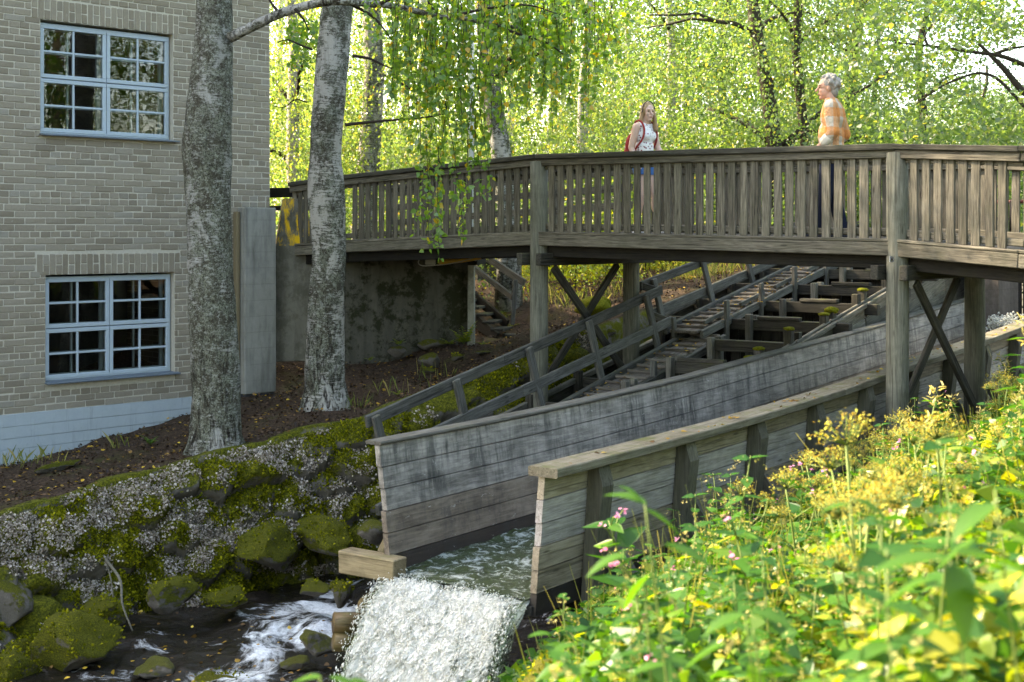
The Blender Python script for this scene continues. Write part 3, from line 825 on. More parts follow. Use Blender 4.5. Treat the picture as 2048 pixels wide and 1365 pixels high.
def window(w0, w1, z0, z1):
    ww, hh = w1 - w0, z1 - z0
    root = empty('window', (0, 0, 0)); root.parent = bld; root.location = W((w0 + w1) / 2, z0, 0) - world_loc(bld)
    def wb(name, aa0, aa1, zz0, zz1, dep, th, mat=M['wpaint'], c=0.005):
        me = cbox_mesh(max(aa1 - aa0, 0.005), th, max(zz1 - zz0, 0.005), c, 0.0)
        return link(name, me, mat, root, wmat((aa0 + aa1) / 2, (zz0 + zz1) / 2, -dep))
    a0, a1 = w0 + 0.015, w1 - 0.015; zb, zt = z0 + 0.03, z1 - 0.03
    fr = 0.05
    for dep, nm in ((0.13, 'frame'),):
        wb(nm, a0, a1, zt - fr, zt, dep, 0.09); wb(nm, a0, a1, zb, zb + fr, dep, 0.09)
        wb(nm, a0, a0 + fr, zb + fr, zt - fr, dep, 0.088); wb(nm, a1 - fr, a1, zb + fr, zt - fr, dep, 0.088)
    am = (a0 + a1) / 2; zm = (zb + zt) / 2
    for dep, glass in ((0.10, True), (0.27, False)):
        for ia, (c0, c1) in enumerate(((a0 + 0.02, am - 0.004), (am + 0.004, a1 - 0.02))):
            for iz, (d0, d1) in enumerate(((zb + 0.02, zm - 0.006), (zm + 0.006, zt - 0.02))):
                cs = 0.052; th = 0.045
                n = 'casement' if glass else 'inner_casement'
                wb(n, c0, c1, d0, d0 + cs, dep, th); wb(n, c0, c1, d1 - cs, d1, dep, th)
                wb(n, c0, c0 + cs, d0 + cs, d1 - cs, dep, th - 0.002); wb(n, c1 - cs, c1, d0 + cs, d1 - cs, dep, th - 0.002)
                ca, cz = (c0 + c1) / 2, (d0 + d1) / 2; b = 0.014
                wb('glazing_bar', ca - b, ca + b, d0 + cs, d1 - cs, dep, 0.034); wb('glazing_bar', c0 + cs, ca - b, cz - b, cz + b, dep, 0.032); wb('glazing_bar', ca + b, c1 - cs, cz - b, cz + b, dep, 0.032)
                if glass:
                    for (x0, x1) in ((c0 + cs, ca - b), (ca + b, c1 - cs)):
                        for (y0, y1) in ((d0 + cs, cz - b), (cz + b, d1 - cs)):
                            t = random.uniform(-0.012, 0.012)
                            me = py_mesh('pane', [(-(x1 - x0) / 2, t * 0.1, -(y1 - y0) / 2), ((x1 - x0) / 2, -t * 0.1, -(y1 - y0) / 2), ((x1 - x0) / 2, -t * 0.1, (y1 - y0) / 2), (-(x1 - x0) / 2, t * 0.1, (y1 - y0) / 2)], [[0, 1, 2, 3]])
                            link('pane', me, M['glass'], root, wmat((x0 + x1) / 2, (y0 + y1) / 2, -dep - 0.004))
    wb('mullion', am - 0.022, am + 0.022, zb + fr, zt - fr, 0.15, 0.08)
    me = cbox_mesh(ww + 0.07, 0.20, 0.022, 0.006); m = wmat((w0 + w1) / 2 - 0.02, z0 + 0.012, -0.015) @ Matrix.Rotation(math.radians(6), 4, 'X')
    link('sill', me, M['sill'], root, m)
    return root
window(*WIN[0])['label'] = 'upper small-paned window reflecting trees'
window(*WIN[1])['label'] = 'lower small-paned window with dark panes'

# concrete buttress at the corner
def loft_box(name, base, sizes, mat, parent, rot=None, smooth=False):
    """sizes: list of (z, half_x, half_y, cx, cy)"""
    V, Fc = [], []
    for z, hx, hy, cx, cy in sizes:
        for sx, sy in ((-1, -1), (1, -1), (1, 1), (-1, 1)): V.append(Vector((cx + sx * hx, cy + sy * hy, z)))
    n = len(sizes)
    for i in range(n - 1):
        for k in range(4): Fc.append([i * 4 + k, i * 4 + (k + 1) % 4, (i + 1) * 4 + (k + 1) % 4, (i + 1) * 4 + k])
    Fc.append([3, 2, 1, 0]); Fc.append([(n - 1) * 4 + k for k in range(4)])
    me = fix_normals(py_mesh(name, V, Fc))
    bm = bmesh.new(); bm.from_mesh(me); bmesh.ops.bevel(bm, geom=list(bm.edges), offset=0.012, segments=1, affect='EDGES'); bm.to_mesh(me); bm.free()
    m = (rot or Matrix.Identity(4)).copy(); m.translation = base
    return link(name, me, mat, parent, m)
rotw = WM.copy()
bt = loft_box('buttress', W(0.30, -2.62, 0.10), [(0.28, 0.27, 0.10, 0, 0), (0.5, 0.275, 0.10, 0, 0), (1.6, 0.275, 0.10, 0, 0), (2.98, 0.27, 0.10, 0, 0)], M['concrete'], bld, rotw)
loft_box('buttress_foot', W(0.30, -2.62, 0.10), [(-0.3, 0.25, 0.09, 0, 0), (0.278, 0.262, 0.095, 0, 0)], M['tar'], bld, rotw)
loft_box('rendered_strip', W(0.615, -2.3, 0.05), [(0.0, 0.03, 0.05, 0, 0), (2.6, 0.03, 0.05, 0, 0)], plain('brown_render', (0.17, 0.135, 0.08), 0.9), bld, rotw)

# ------------------------------------------------------------------ footbridge
bridge = empty('footbridge', P(1400, 480, 15.8), 'weathered wooden footbridge with slatted railings crossing the stream', 'bridge')
RT = [P(585, 366, 20.47), P(692, 351, 19.6), P(1078, 309, 17.0), P(1795, 288, 13.85), P(2048, 292, 12.65)]
RT.append(RT[4] + (RT[4] - RT[3]) * 2.2)
dk = [0.92, 0.93, 0.955, 0.96, 0.96, 0.96]
PERP = Vector((0.66, 0.751, 0))
WID = 1.95
UPV = Vector((0, 0, 1))
def seg_rail(i, back):
    off = PERP * WID if back else Vector((0, 0, 0))
    a, b = RT[i] + off, RT[i + 1] + off
    d = (b - a); L = d.length; dn = d.normalized()
    side = -1 if not back else 1
    outv = Vector((-dn.y, dn.x, 0)).normalized()
    if outv.dot(PERP) > 0: outv = -outv
    outv = outv * (1 if not back else -1)                # away from the deck
    g0, g1 = 0.003, 0.003
    A, B = a + dn * g0, b - dn * g1
    bar('rail_cap', A - UPV * 0.03, B - UPV * 0.03, 0.19, 0.06, M['railtop'], bridge)
    bar('rail_fascia', A - UPV * 0.105 + outv * 0.045, B - UPV * 0.105 + outv * 0.045, 0.034, 0.085, M['railtop'] if False else M['rail'], bridge)
    h0, h1 = dk[i], dk[i + 1]
    # inner rails the slats are nailed to
    for hh in (0.155, None):
        za = hh if hh else h0 - 0.06; zb = hh if hh else h1 - 0.06
        bar('rail_bearer', A - UPV * za - outv * 0.022, B - UPV * zb - outv * 0.022, 0.045, 0.07, M['rail'], bridge)
    if back and i < 2:
        for hh in (0.36, 0.60):
            bar('mid_rail', A - UPV * hh + outv * 0.02, B - UPV * hh + outv * 0.02, 0.035, 0.095, M['rail'], bridge)
        for t in ((0.08, 0.95) if i == 0 else (0.28, 0.62, 0.97)):
            p = a + d * t; bar('baluster_post', p - UPV * (h0 + 0.1), p - UPV * 0.12, 0.09, 0.09, M['rail'], bridge, up=tuple(outv))
    n = int(round(L / 0.146)) if not (back and i < 2) else 0
    for k in range(n):
        t = (k + 0.5) / n
        if not back and i in (1, 2, 3) and (t * L < 0.10 or (1 - t) * L < 0.10): continue
        p = a + d * t; h = h0 + (h1 - h0) * t
        w = 0.096 + random.uniform(-0.004, 0.003)
        q = p + outv * (0.014 + random.uniform(-0.002, 0.002))
        up = q - UPV * (0.125 + random.uniform(0, 0.006)); lo = q - UPV * (h + random.uniform(0.0, 0.012)) + dn * random.uniform(-0.006, 0.006)
        bar('slat', lo, up, w, 0.024, M['rail'], bridge, up=outv, c=0.004, jit=0.003)
    # ledge and edge board
    la, lb = A - UPV * (h0 + 0.022), B - UPV * (h1 + 0.022)
    bar('ledge', la + outv * 0.03, lb + outv * 0.03, 0.13, 0.036, M['rail'], bridge)
    bar('edge_board', la - UPV * 0.088 + outv * 0.075, lb - UPV * 0.088 + outv * 0.075, 0.04, 0.135, M['rail'], bridge)
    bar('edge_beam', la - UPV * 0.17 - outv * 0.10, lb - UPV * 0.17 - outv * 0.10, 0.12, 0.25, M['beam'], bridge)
for i in range(5):
    seg_rail(i, False); seg_rail(i, True)
# deck planks and joists
for i in range(5):
    a, b = RT[i] - UPV * (dk[i] + 0.03), RT[i + 1] - UPV * (dk[i + 1] + 0.03)
    L = (b - a).length; n = int(L / 0.125)
    for k in range(n):
        p = a + (b - a) * ((k + 0.5) / n)
        bar('deck_plank', p + PERP * 0.09, p + PERP * (WID - 0.09), 0.118, 0.04, M['walk'], bridge, c=0.004, jit=0.002)
    for o in (0.5, 0.98, 1.45):
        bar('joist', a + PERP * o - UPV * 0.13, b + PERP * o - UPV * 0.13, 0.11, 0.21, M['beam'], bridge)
# bents: near and rear posts, clamping beams, braces
def bent(pt, zb0, zb1, ztop, rnd):
    near = Vector((pt.x, pt.y, 0)); rear = near + PERP * 1.93
    for p, zb, top in ((near, zb0, ztop), (rear, zb1, ztop - 0.85)):
        pts = []; n = 9
        lean = Vector((random.uniform(-0.02, 0.02), 0, 0))
        for k in range(n):
            f = k / (n - 1); pts.append(Vector((p.x, p.y, zb + (top - zb) * f)) + lean * (1 - f))
        sq = (lambda i, a: 1.0 / max(abs(math.cos(a)), abs(math.sin(a))) * 0.92) if rnd == 0 else None
        # grain runs along local X: build lying and stand it up
        Lp = top - zb
        lying = [Vector((Lp * k / (n - 1), 0.012 * math.sin(k * 0.9), 0)) for k in range(n)]
        V, Fc = tube_vf(lying, [0.112 * (1.04 - 0.06 * k / (n - 1)) for k in range(n)], 20, 0.05, pt.x)
        m = Matrix.Rotation(-math.pi / 2, 4, 'Y'); m.translation = Vector((p.x, p.y, zb))
        link('post', py_mesh('post', V, Fc, True), M['post'], bridge, m)
    zc = ztop - 0.855 - 0.36
    ax = Vector((PERP.y, -PERP.x, 0))
    for sgn in (-1, 1):
        o = ax * (0.155 * sgn)
        bar('cross_beam', near + o - PERP * 0.20 + UPV * zc, rear + o + PERP * 0.25 + UPV * zc, 0.085, 0.15, M['fish'], bridge)
    o = ax * 0.135
    bar('brace', near + PERP * 0.10 + ax * 0.235 * 0 + UPV * (zc - 0.1) + ax * 0.15, rear - PERP * 0.1 + UPV * (zc - 1.75) + ax * 0.15, 0.045, 0.105, M['fish'], bridge)
    bar('brace', rear - PERP * 0.10 - ax * 0.15 + UPV * (zc - 0.1), near + PERP * 0.1 - ax * 0.15 + UPV * (zc - 1.75), 0.045, 0.105, M['fish'], bridge)
bent(RT[2], -3.2, -2.9, RT[2].z - 0.09, 1)
bent(RT[3] , -3.0, -2.6, RT[3].z - 0.09, 1)
pz = P(1783, 519, 13.70)
me = cbox_mesh(0.06, 0.006, 0.06, 0.002); link('bolt_plate', me, M['steel'], bridge, Matrix.Translation(pz) @ Matrix.Rotation(math.radians(35), 4, 'Z'))
V, Fc = tube_vf([(0, 0, 0), (0, -0.02, 0)], [0.013, 0.011], 8); link('bolt', py_mesh('bolt', V, Fc), M['iron'], bridge, Matrix.Translation(pz - Vector((0, 0.004, 0))))

# lower fence joining the bridge to the building
jf = empty('rail_fence', P(575, 420, 20.9), 'dark horizontal rails between the brick corner and the bridge railing', 'fence')
for v0, v1, h in ((375, 395, 0.15), (411, 421, 0.075)):
    bar('rail', P(500, (v0 + v1) / 2 + 2, 20.95), P(640, (v0 + v1) / 2 - 1, 20.75), 0.05, h, M['beam'], jf)
for uu in (592, 634):
    bar('post', P(uu, 505, 20.85), P(uu, 380, 20.85), 0.06, 0.06, M['beam'], jf, up=(0, 1, 0))

# tapered pylon
py0 = P(590, 720, 20.55); hh = P(590, 398, 20.55).z - py0.z
pyl = loft_box('gate_pylon', py0, [(0, 0.30, 0.28, 0, 0), (hh * 0.70, 0.295, 0.27, 0, 0), (hh * 0.76, 0.27, 0.26, 0.0, 0), (hh, 0.155, 0.17, -0.03, 0)], M['pylon'], None, Matrix.Rotation(math.radians(12), 4, 'Z'))
tag(pyl, 'tapered concrete pylon with flaking yellow paint beside the birch', 'pylon')
solidp = loft_box('pylon_pier', P(648, 715, 20.9), [(0, 0.26, 0.25, 0, 0), (1.9, 0.24, 0.25, 0, 0)], M['abut'], None)
tag(solidp, 'dark concrete pier behind the patchy white birch trunk', 'pier')

# abutment under the bridge
def wall_between(name, a, b, z0a, z0b, z1, th, mat, label, cat):
    d = (b - a); d.z = 0; d.normalize(); nn = Vector((-d.y, d.x, 0))
    n = 16; V, Fc = [], []
    for k in range(n + 1):
        t = k / n; p = a + (b - a) * t
        for off, z in ((0, z0a + (z0b - z0a) * t - 0.3), (0, z1), (th, z1), (th, z0a + (z0b - z0a) * t - 0.3)):
            V.append(Vector((p.x, p.y, 0)) + nn * off + UPV * z + nn * (0.012 * math.sin(k * 2.1 + z)))
    for k in range(n):
        for e in range(4): Fc.append([k * 4 + e, k * 4 + (e + 1) % 4, k * 4 + 4 + (e + 1) % 4, k * 4 + 4 + e])
    Fc += [[0, 1, 2, 3], [n * 4 + 3, n * 4 + 2, n * 4 + 1, n * 4]]
    base = Vector((a.x, a.y, z0a)); V = [v - base for v in V]
    o = link(name, fix_normals(py_mesh(name, V, Fc)), mat, None, Matrix.Translation(base))
    return tag(o, label, cat)
aw = wall_between('abutment_wall', P(676, 735, 19.9), P(936, 690, 20.75), -1.98, -1.72, -0.42, 0.5, M['abut'], 'stained dark concrete abutment wall under the bridge', 'wall')
ap = loft_box('lit_wing_end', P(942, 692, 20.62), [(-0.2, 0.055, 0.2, 0, 0.2), (1.28, 0.05, 0.2, 0, 0.2)], concrete('lit_wing_concrete', (0.22, 0.22, 0.18), (0.36, 0.36, 0.31), 0.35, 0.4, None, False), None)  # wing end of the wall; the light on it is put into paler concrete
tag(ap, 'narrow wing end of the abutment, its light painted as paler concrete', 'pillar')
bs = empty('beam_seat', P(955, 525, 20.6), 'short bolted timber block on top of the abutment wing end', 'timber')
bar('block', P(944, 523, 20.5), P(962, 519, 20.9), 0.16, 0.12, M['beam'], bs); 
tube('bolt', [P(951, 520, 20.35), P(951, 520, 20.46)], 0.02, M['steel'], bs, 8)
lb = empty('cable_box', P(853, 525, 19.4), 'small grey electrical box with looping cable under the bridge', 'electrical box')
link('case', cbox_mesh(0.15, 0.09, 0.10, 0.012), M['boxgrey'], lb, Matrix.Translation(P(861, 523, 19.4)))
link('cover', cbox_mesh(0.11, 0.015, 0.08, 0.006), M['boxgrey'], lb, Matrix.Translation(P(863, 523, 19.34)))
tube('cable', [Vector(x) for x in spline([P(852, 518, 19.4), P(840, 519, 19.38), P(837, 527, 19.38), P(846, 532, 19.38), P(870, 531, 19.38), P(900, 528, 19.5), P(935, 520, 19.9), P(958, 513, 20.2)], 40)], 0.007, M['cable'], lb, 6)
yt = tube('cable_duct', [Vector(x) for x in spline([P(880, 524, 19.7), P(910, 521, 19.9), P(940, 517, 20.1), P(965, 512, 20.3)], 16)], 0.045, M['amber'], None, 10)
tag(yt, 'amber plastic duct running under the bridge deck by the cable box', 'duct')

# ------------------------------------------------------------------ main flume
ZS = [(-1, -1.64), (0, -1.635), (2, -1.62), (4.5, -1.555), (6.3, -1.46), (10, -1.285), (12.35, -1.14), (16, -0.95)]
def ztop(s): return interp(ZS, s)
flume = empty('water_flume', Q(0, -0.7, -2.7), 'long open timber flume carrying water past the bridge posts', 'flume')
SEND = 14.2
def wall_planks(o_top, o_bot, nam, mats, inner, s_start, th=0.05, n=6, H=1.0, dz=0.0):
    """horizontal planks with butt joints; o at top and bottom for the flare"""
    hp = H / n
    for r in range(n):
        joints = [s_start] + sorted([s_start + 3.6 + (r % 3) * 1.4 + random.uniform(-0.3, 0.3), s_start + 8.3 + (r % 2) * 1.5]) + [SEND]
        for j in range(len(joints) - 1):
            s0, s1 = joints[j] + 0.002, joints[j + 1] - 0.002
            m = max(2, int((s1 - s0) / 0.8))
            f0, f1 = r / n + 0.004, (r + 1) / n - 0.004
            V, Fc = [], []
            jo = random.uniform(-0.003, 0.003)
            p00 = Q(s0, o_top, ztop(s0) - H * r / n)
            end_off = random.uniform(-0.012, 0.012) if j == 0 else 0
            for k in range(m + 1):
                s = s0 + (s1 - s0) * k / m + (end_off if k == 0 else 0)
                sh = (0.02 * (1 - r) if (k == 0 and j == 0) else 0)
                for f, t in ((f0, 0.0), (f1, 0.0), (f1, th), (f0, th)):
                    o = o_top + (o_bot - o_top) * f + jo
                    V.append(Q(s, o + t, ztop(s) + dz - H * f))
            for k in range(m):
                for e in range(4): Fc.append([k * 4 + e, k * 4 + (e + 1) % 4, k * 4 + 4 + (e + 1) % 4, k * 4 + 4 + e])
            Fc += [[3, 2, 1, 0], [m * 4, m * 4 + 1, m * 4 + 2, m * 4 + 3]]
            me = fix_normals(py_mesh(nam, V, Fc))
            fm = Matrix((E_AX, N_AX, UPV)).transposed().to_4x4(); fm.translation = Q(0, o_top, -1.6)
            me.transform(fm.inverted())
            mt = mats[r] if isinstance(mats[0], bpy.types.Material) else mats[r]
            link(nam, me, mt, flume, fm)
wall_planks(0.0, -0.125, 'inner_plank', [M['in'][0], M['in'][0], M['in'][0], M['in'][1], M['in'][1], M['in'][2]], True, 0.0)
o_near = -1.50
wall_planks(o_near, o_near + 0.09, 'outer_plank', [M['out'][1], M['out'][0], M['out'][0], M['out'][1], M['out'][1], M['in'][2]], False, 0.0, th=-0.055, dz=-0.075)
# caps
def cap(o, w, mat, s0, th=0.075, lift=0.0):
    joints = [s0, 4.9, 9.7, SEND]
    for j in range(3):
        pts = np.linspace(joints[j] + 0.002, joints[j + 1] - 0.002, 5)
        V, Fc = [], []
        for s in pts:
            for a, b in ((-w / 2 + 0.008, 0.002 + lift), (w / 2 - 0.008, 0.002 + lift), (w / 2, 0.01 + lift), (w / 2, th - 0.008 + lift), (w / 2 - 0.008, th + lift), (-w / 2 + 0.008, th + lift), (-w / 2, th - 0.008 + lift), (-w / 2, 0.01 + lift)):
                V.append(Q(s, o + a, ztop(s) + b))
        n = 8
        for k in range(4):
            for e in range(n): Fc.append([k * n + e, k * n + (e + 1) % n, k * n + n + (e + 1) % n, k * n + n + e])
        Fc += [list(range(n))[::-1], [4 * n + e for e in range(n)]]
        me = fix_normals(py_mesh('cap_board', V, Fc)); fm = Matrix((E_AX, N_AX, UPV)).transposed().to_4x4(); fm.translation = Q(joints[j], o, ztop(joints[j])); me.transform(fm.inverted())
        link('cap_board', me, mat, flume, fm)
cap(o_near - 0.055, 0.25, M['cap'], -0.03, 0.07, -0.075)
cap(0.055, 0.16, M['hand'], -0.02, 0.03)
# posts and struts on the near side, posts on the far side
for k, s in enumerate((0.62, 1.9, 3.15, 4.38, 5.6, 6.85, 8.1, 9.35, 10.6, 11.85, 13.1)):
    zt = ztop(s) - 0.005
    V = []
    # post with a chamfered shoulder near the top
    prof = [(0.0, 0.06), (0.0, 0.085), (0.10, 0.115), (0.42, 0.105), (1.25, 0.145), (1.25, 0.06)]
    Fc = []
    pr = [(0.0, 0.0), (0.0, 0.085), (0.14, 0.135), (0.55, 0.12), (1.3, 0.10), (1.3, 0.0)]
    for sg in (-0.075, 0.075):
        for dz, oo in pr: V.append(Q(s + sg, o_near + 0.09 * min(dz, 1.0) - 0.0572 - oo, zt - 0.075 - dz))
    n = len(pr)
    for e in range(n): Fc.append([e, (e + 1) % n, n + (e + 1) % n, n + e])
    Fc += [list(range(n))[::-1], [n + e for e in range(n)]]
    me = fix_normals(py_mesh('wall_post', V, Fc))
    fm = Matrix((-UPV, N_AX, E_AX)).transposed().to_4x4(); fm.translation = Q(s, o_near - 0.06, zt - 0.075); me.transform(fm.inverted())
    link('wall_post', me, M['strut'], flume, fm)
    bar('strut', Q(s + 0.115, o_near - 0.10, zt - 0.575), Q(s + 0.115, o_near - 0.75, zt - 1.52), 0.07, 0.10, M['strut'], flume)
    # far side
    bar('wall_post', Q(s, 0.11, zt - 0.06), Q(s, 0.06, zt - 1.25), 0.12, 0.10, M['fish'], flume, up=tuple(E_AX))
    bar('sill_beam', Q(s, o_near - 0.8, zt - 1.12), Q(s, 0.35, zt - 1.12), 0.12, 0.12, M['beam'], flume)
# floor
V = []; Fc = []
ns = 30
for k in range(ns + 1):
    s = -0.02 + SEND * k / ns
    V += [Q(s, o_near + 0.05, ztop(s) - 1.0), Q(s, -0.09, ztop(s) - 1.0), Q(s, -0.09, ztop(s) - 1.06), Q(s, o_near + 0.05, ztop(s) - 1.06)]
for k in range(ns):
    for e in range(4): Fc.append([k * 4 + e, k * 4 + (e + 1) % 4, k * 4 + 4 + (e + 1) % 4, k * 4 + 4 + e])
Fc += [[0, 1, 2, 3], [ns * 4 + 3, ns * 4 + 2, ns * 4 + 1, ns * 4]]
b0 = world_loc(flume)
link('floor', fix_normals(py_mesh('floor', [v - b0 for v in V], Fc)), M['in'][2], flume, Matrix.Translation(b0))
# end timber and prop of the far wall
bar('end_beam', P(690, 1120, 10.62) , P(800, 1140, 10.30), 0.16, 0.17, M['new'], flume)
bar('prop', P(765, 1110, 10.55), P(789, 1062, 10.60), 0.10, 0.07, M['new'], flume)

# water in the flume
ns, nw = 330, 34
S = np.linspace(-0.06, SEND - 0.1, ns); T = np.linspace(0, 1, nw)
SS, TT = np.meshgrid(S, T, indexing='ij')
zf = np.interp(SS, [a for a, b in ZS], [b for a, b in ZS])
OO = (o_near + 0.088) + TT * (-0.118 - (o_near + 0.088))
ZZ = zf - 0.945 + 0.012 * np.clip(SS, 0, 2) + 0.016 * fbm(SS * 1.0, OO * 1.4, 7.0, 21, 4) + 0.012 * fbm(SS, OO, 22.0, 22, 3)
XX = F0.x + 0.6 * SS - 0.8 * OO; YY = F0.y + 0.8 * SS + 0.6 * OO
V = np.stack([XX.ravel(), YY.ravel(), ZZ.ravel()], 1)
i = np.arange(ns * nw).reshape(ns, nw)
Fq = np.stack([i[:-1, :-1].ravel(), i[1:, :-1].ravel(), i[1:, 1:].ravel(), i[:-1, 1:].ravel()], 1)
o = link('water', np_mesh('water', V, Fq, True), M['flow']); o['kind'] = 'structure'

# falling sheet
ns, nw = 300, 300
Tt = np.linspace(0, 1, ns); Ww = np.linspace(0, 1, nw)
TT, WW = np.meshgrid(Tt, Ww, indexing='ij')
tm = TT * 0.50
o_ = (o_near + 0.085) + WW * (-0.115 - (o_near + 0.085))
spread = 1.0 + 0.16 * TT
o_ = -0.75 + (o_ + 0.75) * spread
n1 = fbm(WW * 3.2, TT * 2.0, 6.0, 31, 4); n2 = fbm(WW * 9, TT * 6, 7.0, 32, 4); n3 = fbm(WW * 30, TT * 26, 7.0, 33, 3)
s_ = -0.03 - 1.5 * tm * (1 + 0.10 * n1 * TT)
z_ = (ztop(0) - 0.945) - 4.9 * tm ** 2 - 0.35 * tm + (0.045 * n1 + 0.018 * n2 + 0.007 * n3) * (0.12 + TT)
X = F0.x + 0.6 * s_ - 0.8 * o_; Y = F0.y + 0.8 * s_ + 0.6 * o_
jag = (0.035 * n2 + 0.02 * n3) * (0.1 + TT)
V = np.stack([(X + jag).ravel(), (Y + jag).ravel(), z_.ravel()], 1)
i = np.arange(ns * nw).reshape(ns, nw)
Fq = np.stack([i[:-1, :-1].ravel(), i[1:, :-1].ravel(), i[1:, 1:].ravel(), i[:-1, 1:].ravel()], 1)
me = np_mesh('water_fall', V, Fq, True)
at = me.attributes.new('thin', 'FLOAT', 'POINT'); at.data.foreach_set('value', np.clip(np.clip((0.34 - WW) * 1.6, 0, 1) * TT + 1.0 * np.clip((0.09 - WW) / 0.09, 0, 1) + 1.0 * np.clip((WW - 0.91) / 0.09, 0, 1) + 0.75 * (1 - np.clip(TT * 9 + 0.15 * n1, 0, 1)), 0, 1).ravel().astype(np.float32))
fl_ = np.stack([WW, TT, np.zeros_like(WW)], -1).reshape(-1, 3).astype(np.float32)
af = me.attributes.new('flow', 'FLOAT_VECTOR', 'POINT'); af.data.foreach_set('vector', fl_.ravel())
fallo = link('water_fall', me, M['fall_water']); tag(fallo, 'white sheet of water falling from the open end of the flume', 'waterfall', kind='stuff')
V2 = V + np.array([0.05, 0.07, -0.01]); me2 = np_mesh('water_fall', V2, Fq, True)
at2 = me2.attributes.new('thin', 'FLOAT', 'POINT'); at2.data.foreach_set('value', np.clip(np.clip((0.30 - WW) * 1.8, 0, 1) * TT + 0.2, 0, 1).ravel().astype(np.float32))
af = me2.attributes.new('flow', 'FLOAT_VECTOR', 'POINT'); af.data.foreach_set('vector', (fl_ * np.array([1, 1, 1], np.float32) + np.array([3.3, 1.7, 0], np.float32)).ravel())
back = link('back_sheet', me2, M['fall_water'], fallo); back['kind'] = 'stuff'
# froth: small lumps of white water riding on the sheet
n = 15000
ti = rng.random(n) ** 0.85; wi = rng.random(n)
thin_ = np.clip((0.34 - wi) * 2.2 * ti, 0, 1); ok = rng.random(n) > np.clip(thin_ * 0.8 + 0.55 * np.clip(fbm(wi * 3, ti * 3, 5.0, 34, 4) + 0.1, 0, 1), 0, 0.95)
ti, wi = ti[ok], wi[ok]; n = len(ti)
gi = np.clip((ti * (ns - 1)).astype(int), 0, ns - 1) * nw + np.clip((wi * (nw - 1)).astype(int), 0, nw - 1)
ctr = V[gi] + rng.normal(0, 1, (n, 3)) * np.array([0.016, 0.016, 0.016]) * (0.4 + ti)[:, None] + np.array([-0.012, -0.016, 0.0])
vel = np.stack([np.full(n, -0.6 * 1.5), np.full(n, -0.8 * 1.5), -9.8 * ti * 0.5 - 0.35], 1); vel /= np.linalg.norm(vel, axis=1, keepdims=True)
sd_ = np.cross(vel, rng.normal(0, 1, (n, 3))); sd_ /= np.linalg.norm(sd_, axis=1, keepdims=True); td_ = np.cross(vel, sd_)
rad_ = rng.gamma(2.0, 0.0013, n) + 0.001; el_ = rng.uniform(1.0, 3.0, n)
octa = [(1, 0, 0), (-1, 0, 0), (0, 1, 0), (0, -1, 0), (0, 0, 1), (0, 0, -1)]
Vo = np.stack([ctr + rad_[:, None] * (vel * el_[:, None] * q[0] + sd_ * q[1] + td_ * q[2]) for q in octa], 1).reshape(-1, 3)
fo = np.array([[0, 2, 4], [2, 1, 4], [1, 3, 4], [3, 0, 4], [2, 0, 5], [1, 2, 5], [3, 1, 5], [0, 3, 5]])
Fo = (np.arange(n)[:, None, None] * 6 + fo[None]).reshape(-1, 3)
o = link('froth', np_mesh('froth', Vo, Fo, True), M['froth']); tag(o, 'white froth tumbling over the fall at the end of the flume', 'froth', kind='stuff')
# spray drops thrown off the sheet
n = 1500
k = rng.integers(0, ns * nw, n)
base = V[k] + rng.normal(0, 0.03, (n, 3)) + np.array([-0.02, -0.03, 0.01])
edge = WW.ravel()[k]
sz = rng.uniform(0.002, 0.005, n)
tet = np.array([[1, 1, 1], [1, -1, -1], [-1, 1, -1], [-1, -1, 1]], float)
Vd = (base[:, None, :] + tet[None] * sz[:, None, None]).reshape(-1, 3)
fi = np.array([[0, 1, 2], [0, 3, 1], [0, 2, 3], [1, 3, 2]])
Fd = (np.arange(n)[:, None, None] * 4 + fi[None]).reshape(-1, 3)
o = link('spray', np_mesh('spray', Vd, Fd, True), M['fall_water']); tag(o, 'fine spray of drops around the falling sheet of water', 'spray', kind='stuff')

# logs under the fall
def log(p0, p1, r, label, mat=M['log']):
    L = (p1 - p0).length; n = 8
    V, Fc = tube_vf([Vector((-L / 2 + L * k / (n - 1), 0, 0)) for k in range(n)], [r * (0.95 if k in (0, n - 1) else 1.0) for k in range(n)], 18, 0.06, r * 50)
    root = link('crib_log', py_mesh('crib_log', V, Fc, True), mat, None, frame(p0, p1)); tag(root, label, 'log')
    return root
log(P(738, 1216, 10.55), P(850, 1160, 11.9), 0.105, 'thick wet log lying end-on against the falling water')
log(P(667, 1246, 10.75), P(880, 1250, 11.0), 0.088, 'mossy log lying level just below the end-on log')
log(P(667, 1284, 10.7), P(880, 1292, 11.0), 0.075, 'lowest dripping log in the pile beside the fall')

# sluice at the head of the flume
sl = loft_box('sluice_pier', P(1968, 668, 21.6), [(-0.6, 0.27, 0.5, 0, 0.4), (1.3, 0.26, 0.5, 0, 0.4)], M['sluice'], None, Matrix.Rotation(math.radians(-37), 4, 'Z'))
tag(sl, 'stained brown concrete pier at the head of the flume', 'pier')
sg = empty('sluice_gate', P(2050, 660, 22.2), 'black boarded sluice gate beside the stained pier', 'sluice gate')
for k in range(7):
    p = P(2012 + k * 22, 600, 22.3 - k * 0.02)
    bar('board', Vector((p.x, p.y, -2.0)), Vector((p.x, p.y, -0.42)), 0.165, 0.05, M['gate'], sg, up=(0.2, -1, 0))
n = 900
c = P(2012, 648, 20.6)
base = np.array(c) + rng.normal(0, 1, (n, 3)) * np.array([0.14, 0.14, 0.06]); sz = rng.uniform(0.006, 0.018, n)
Vd = (base[:, None, :] + tet[None] * sz[:, None, None]).reshape(-1, 3); Fd = (np.arange(n)[:, None, None] * 4 + fi[None]).reshape(-1, 3)
o = link('splash', np_mesh('splash', Vd, Fd, True), M['fall_water']); tag(o, 'white splash of water at the sluice gate', 'splash', kind='stuff')

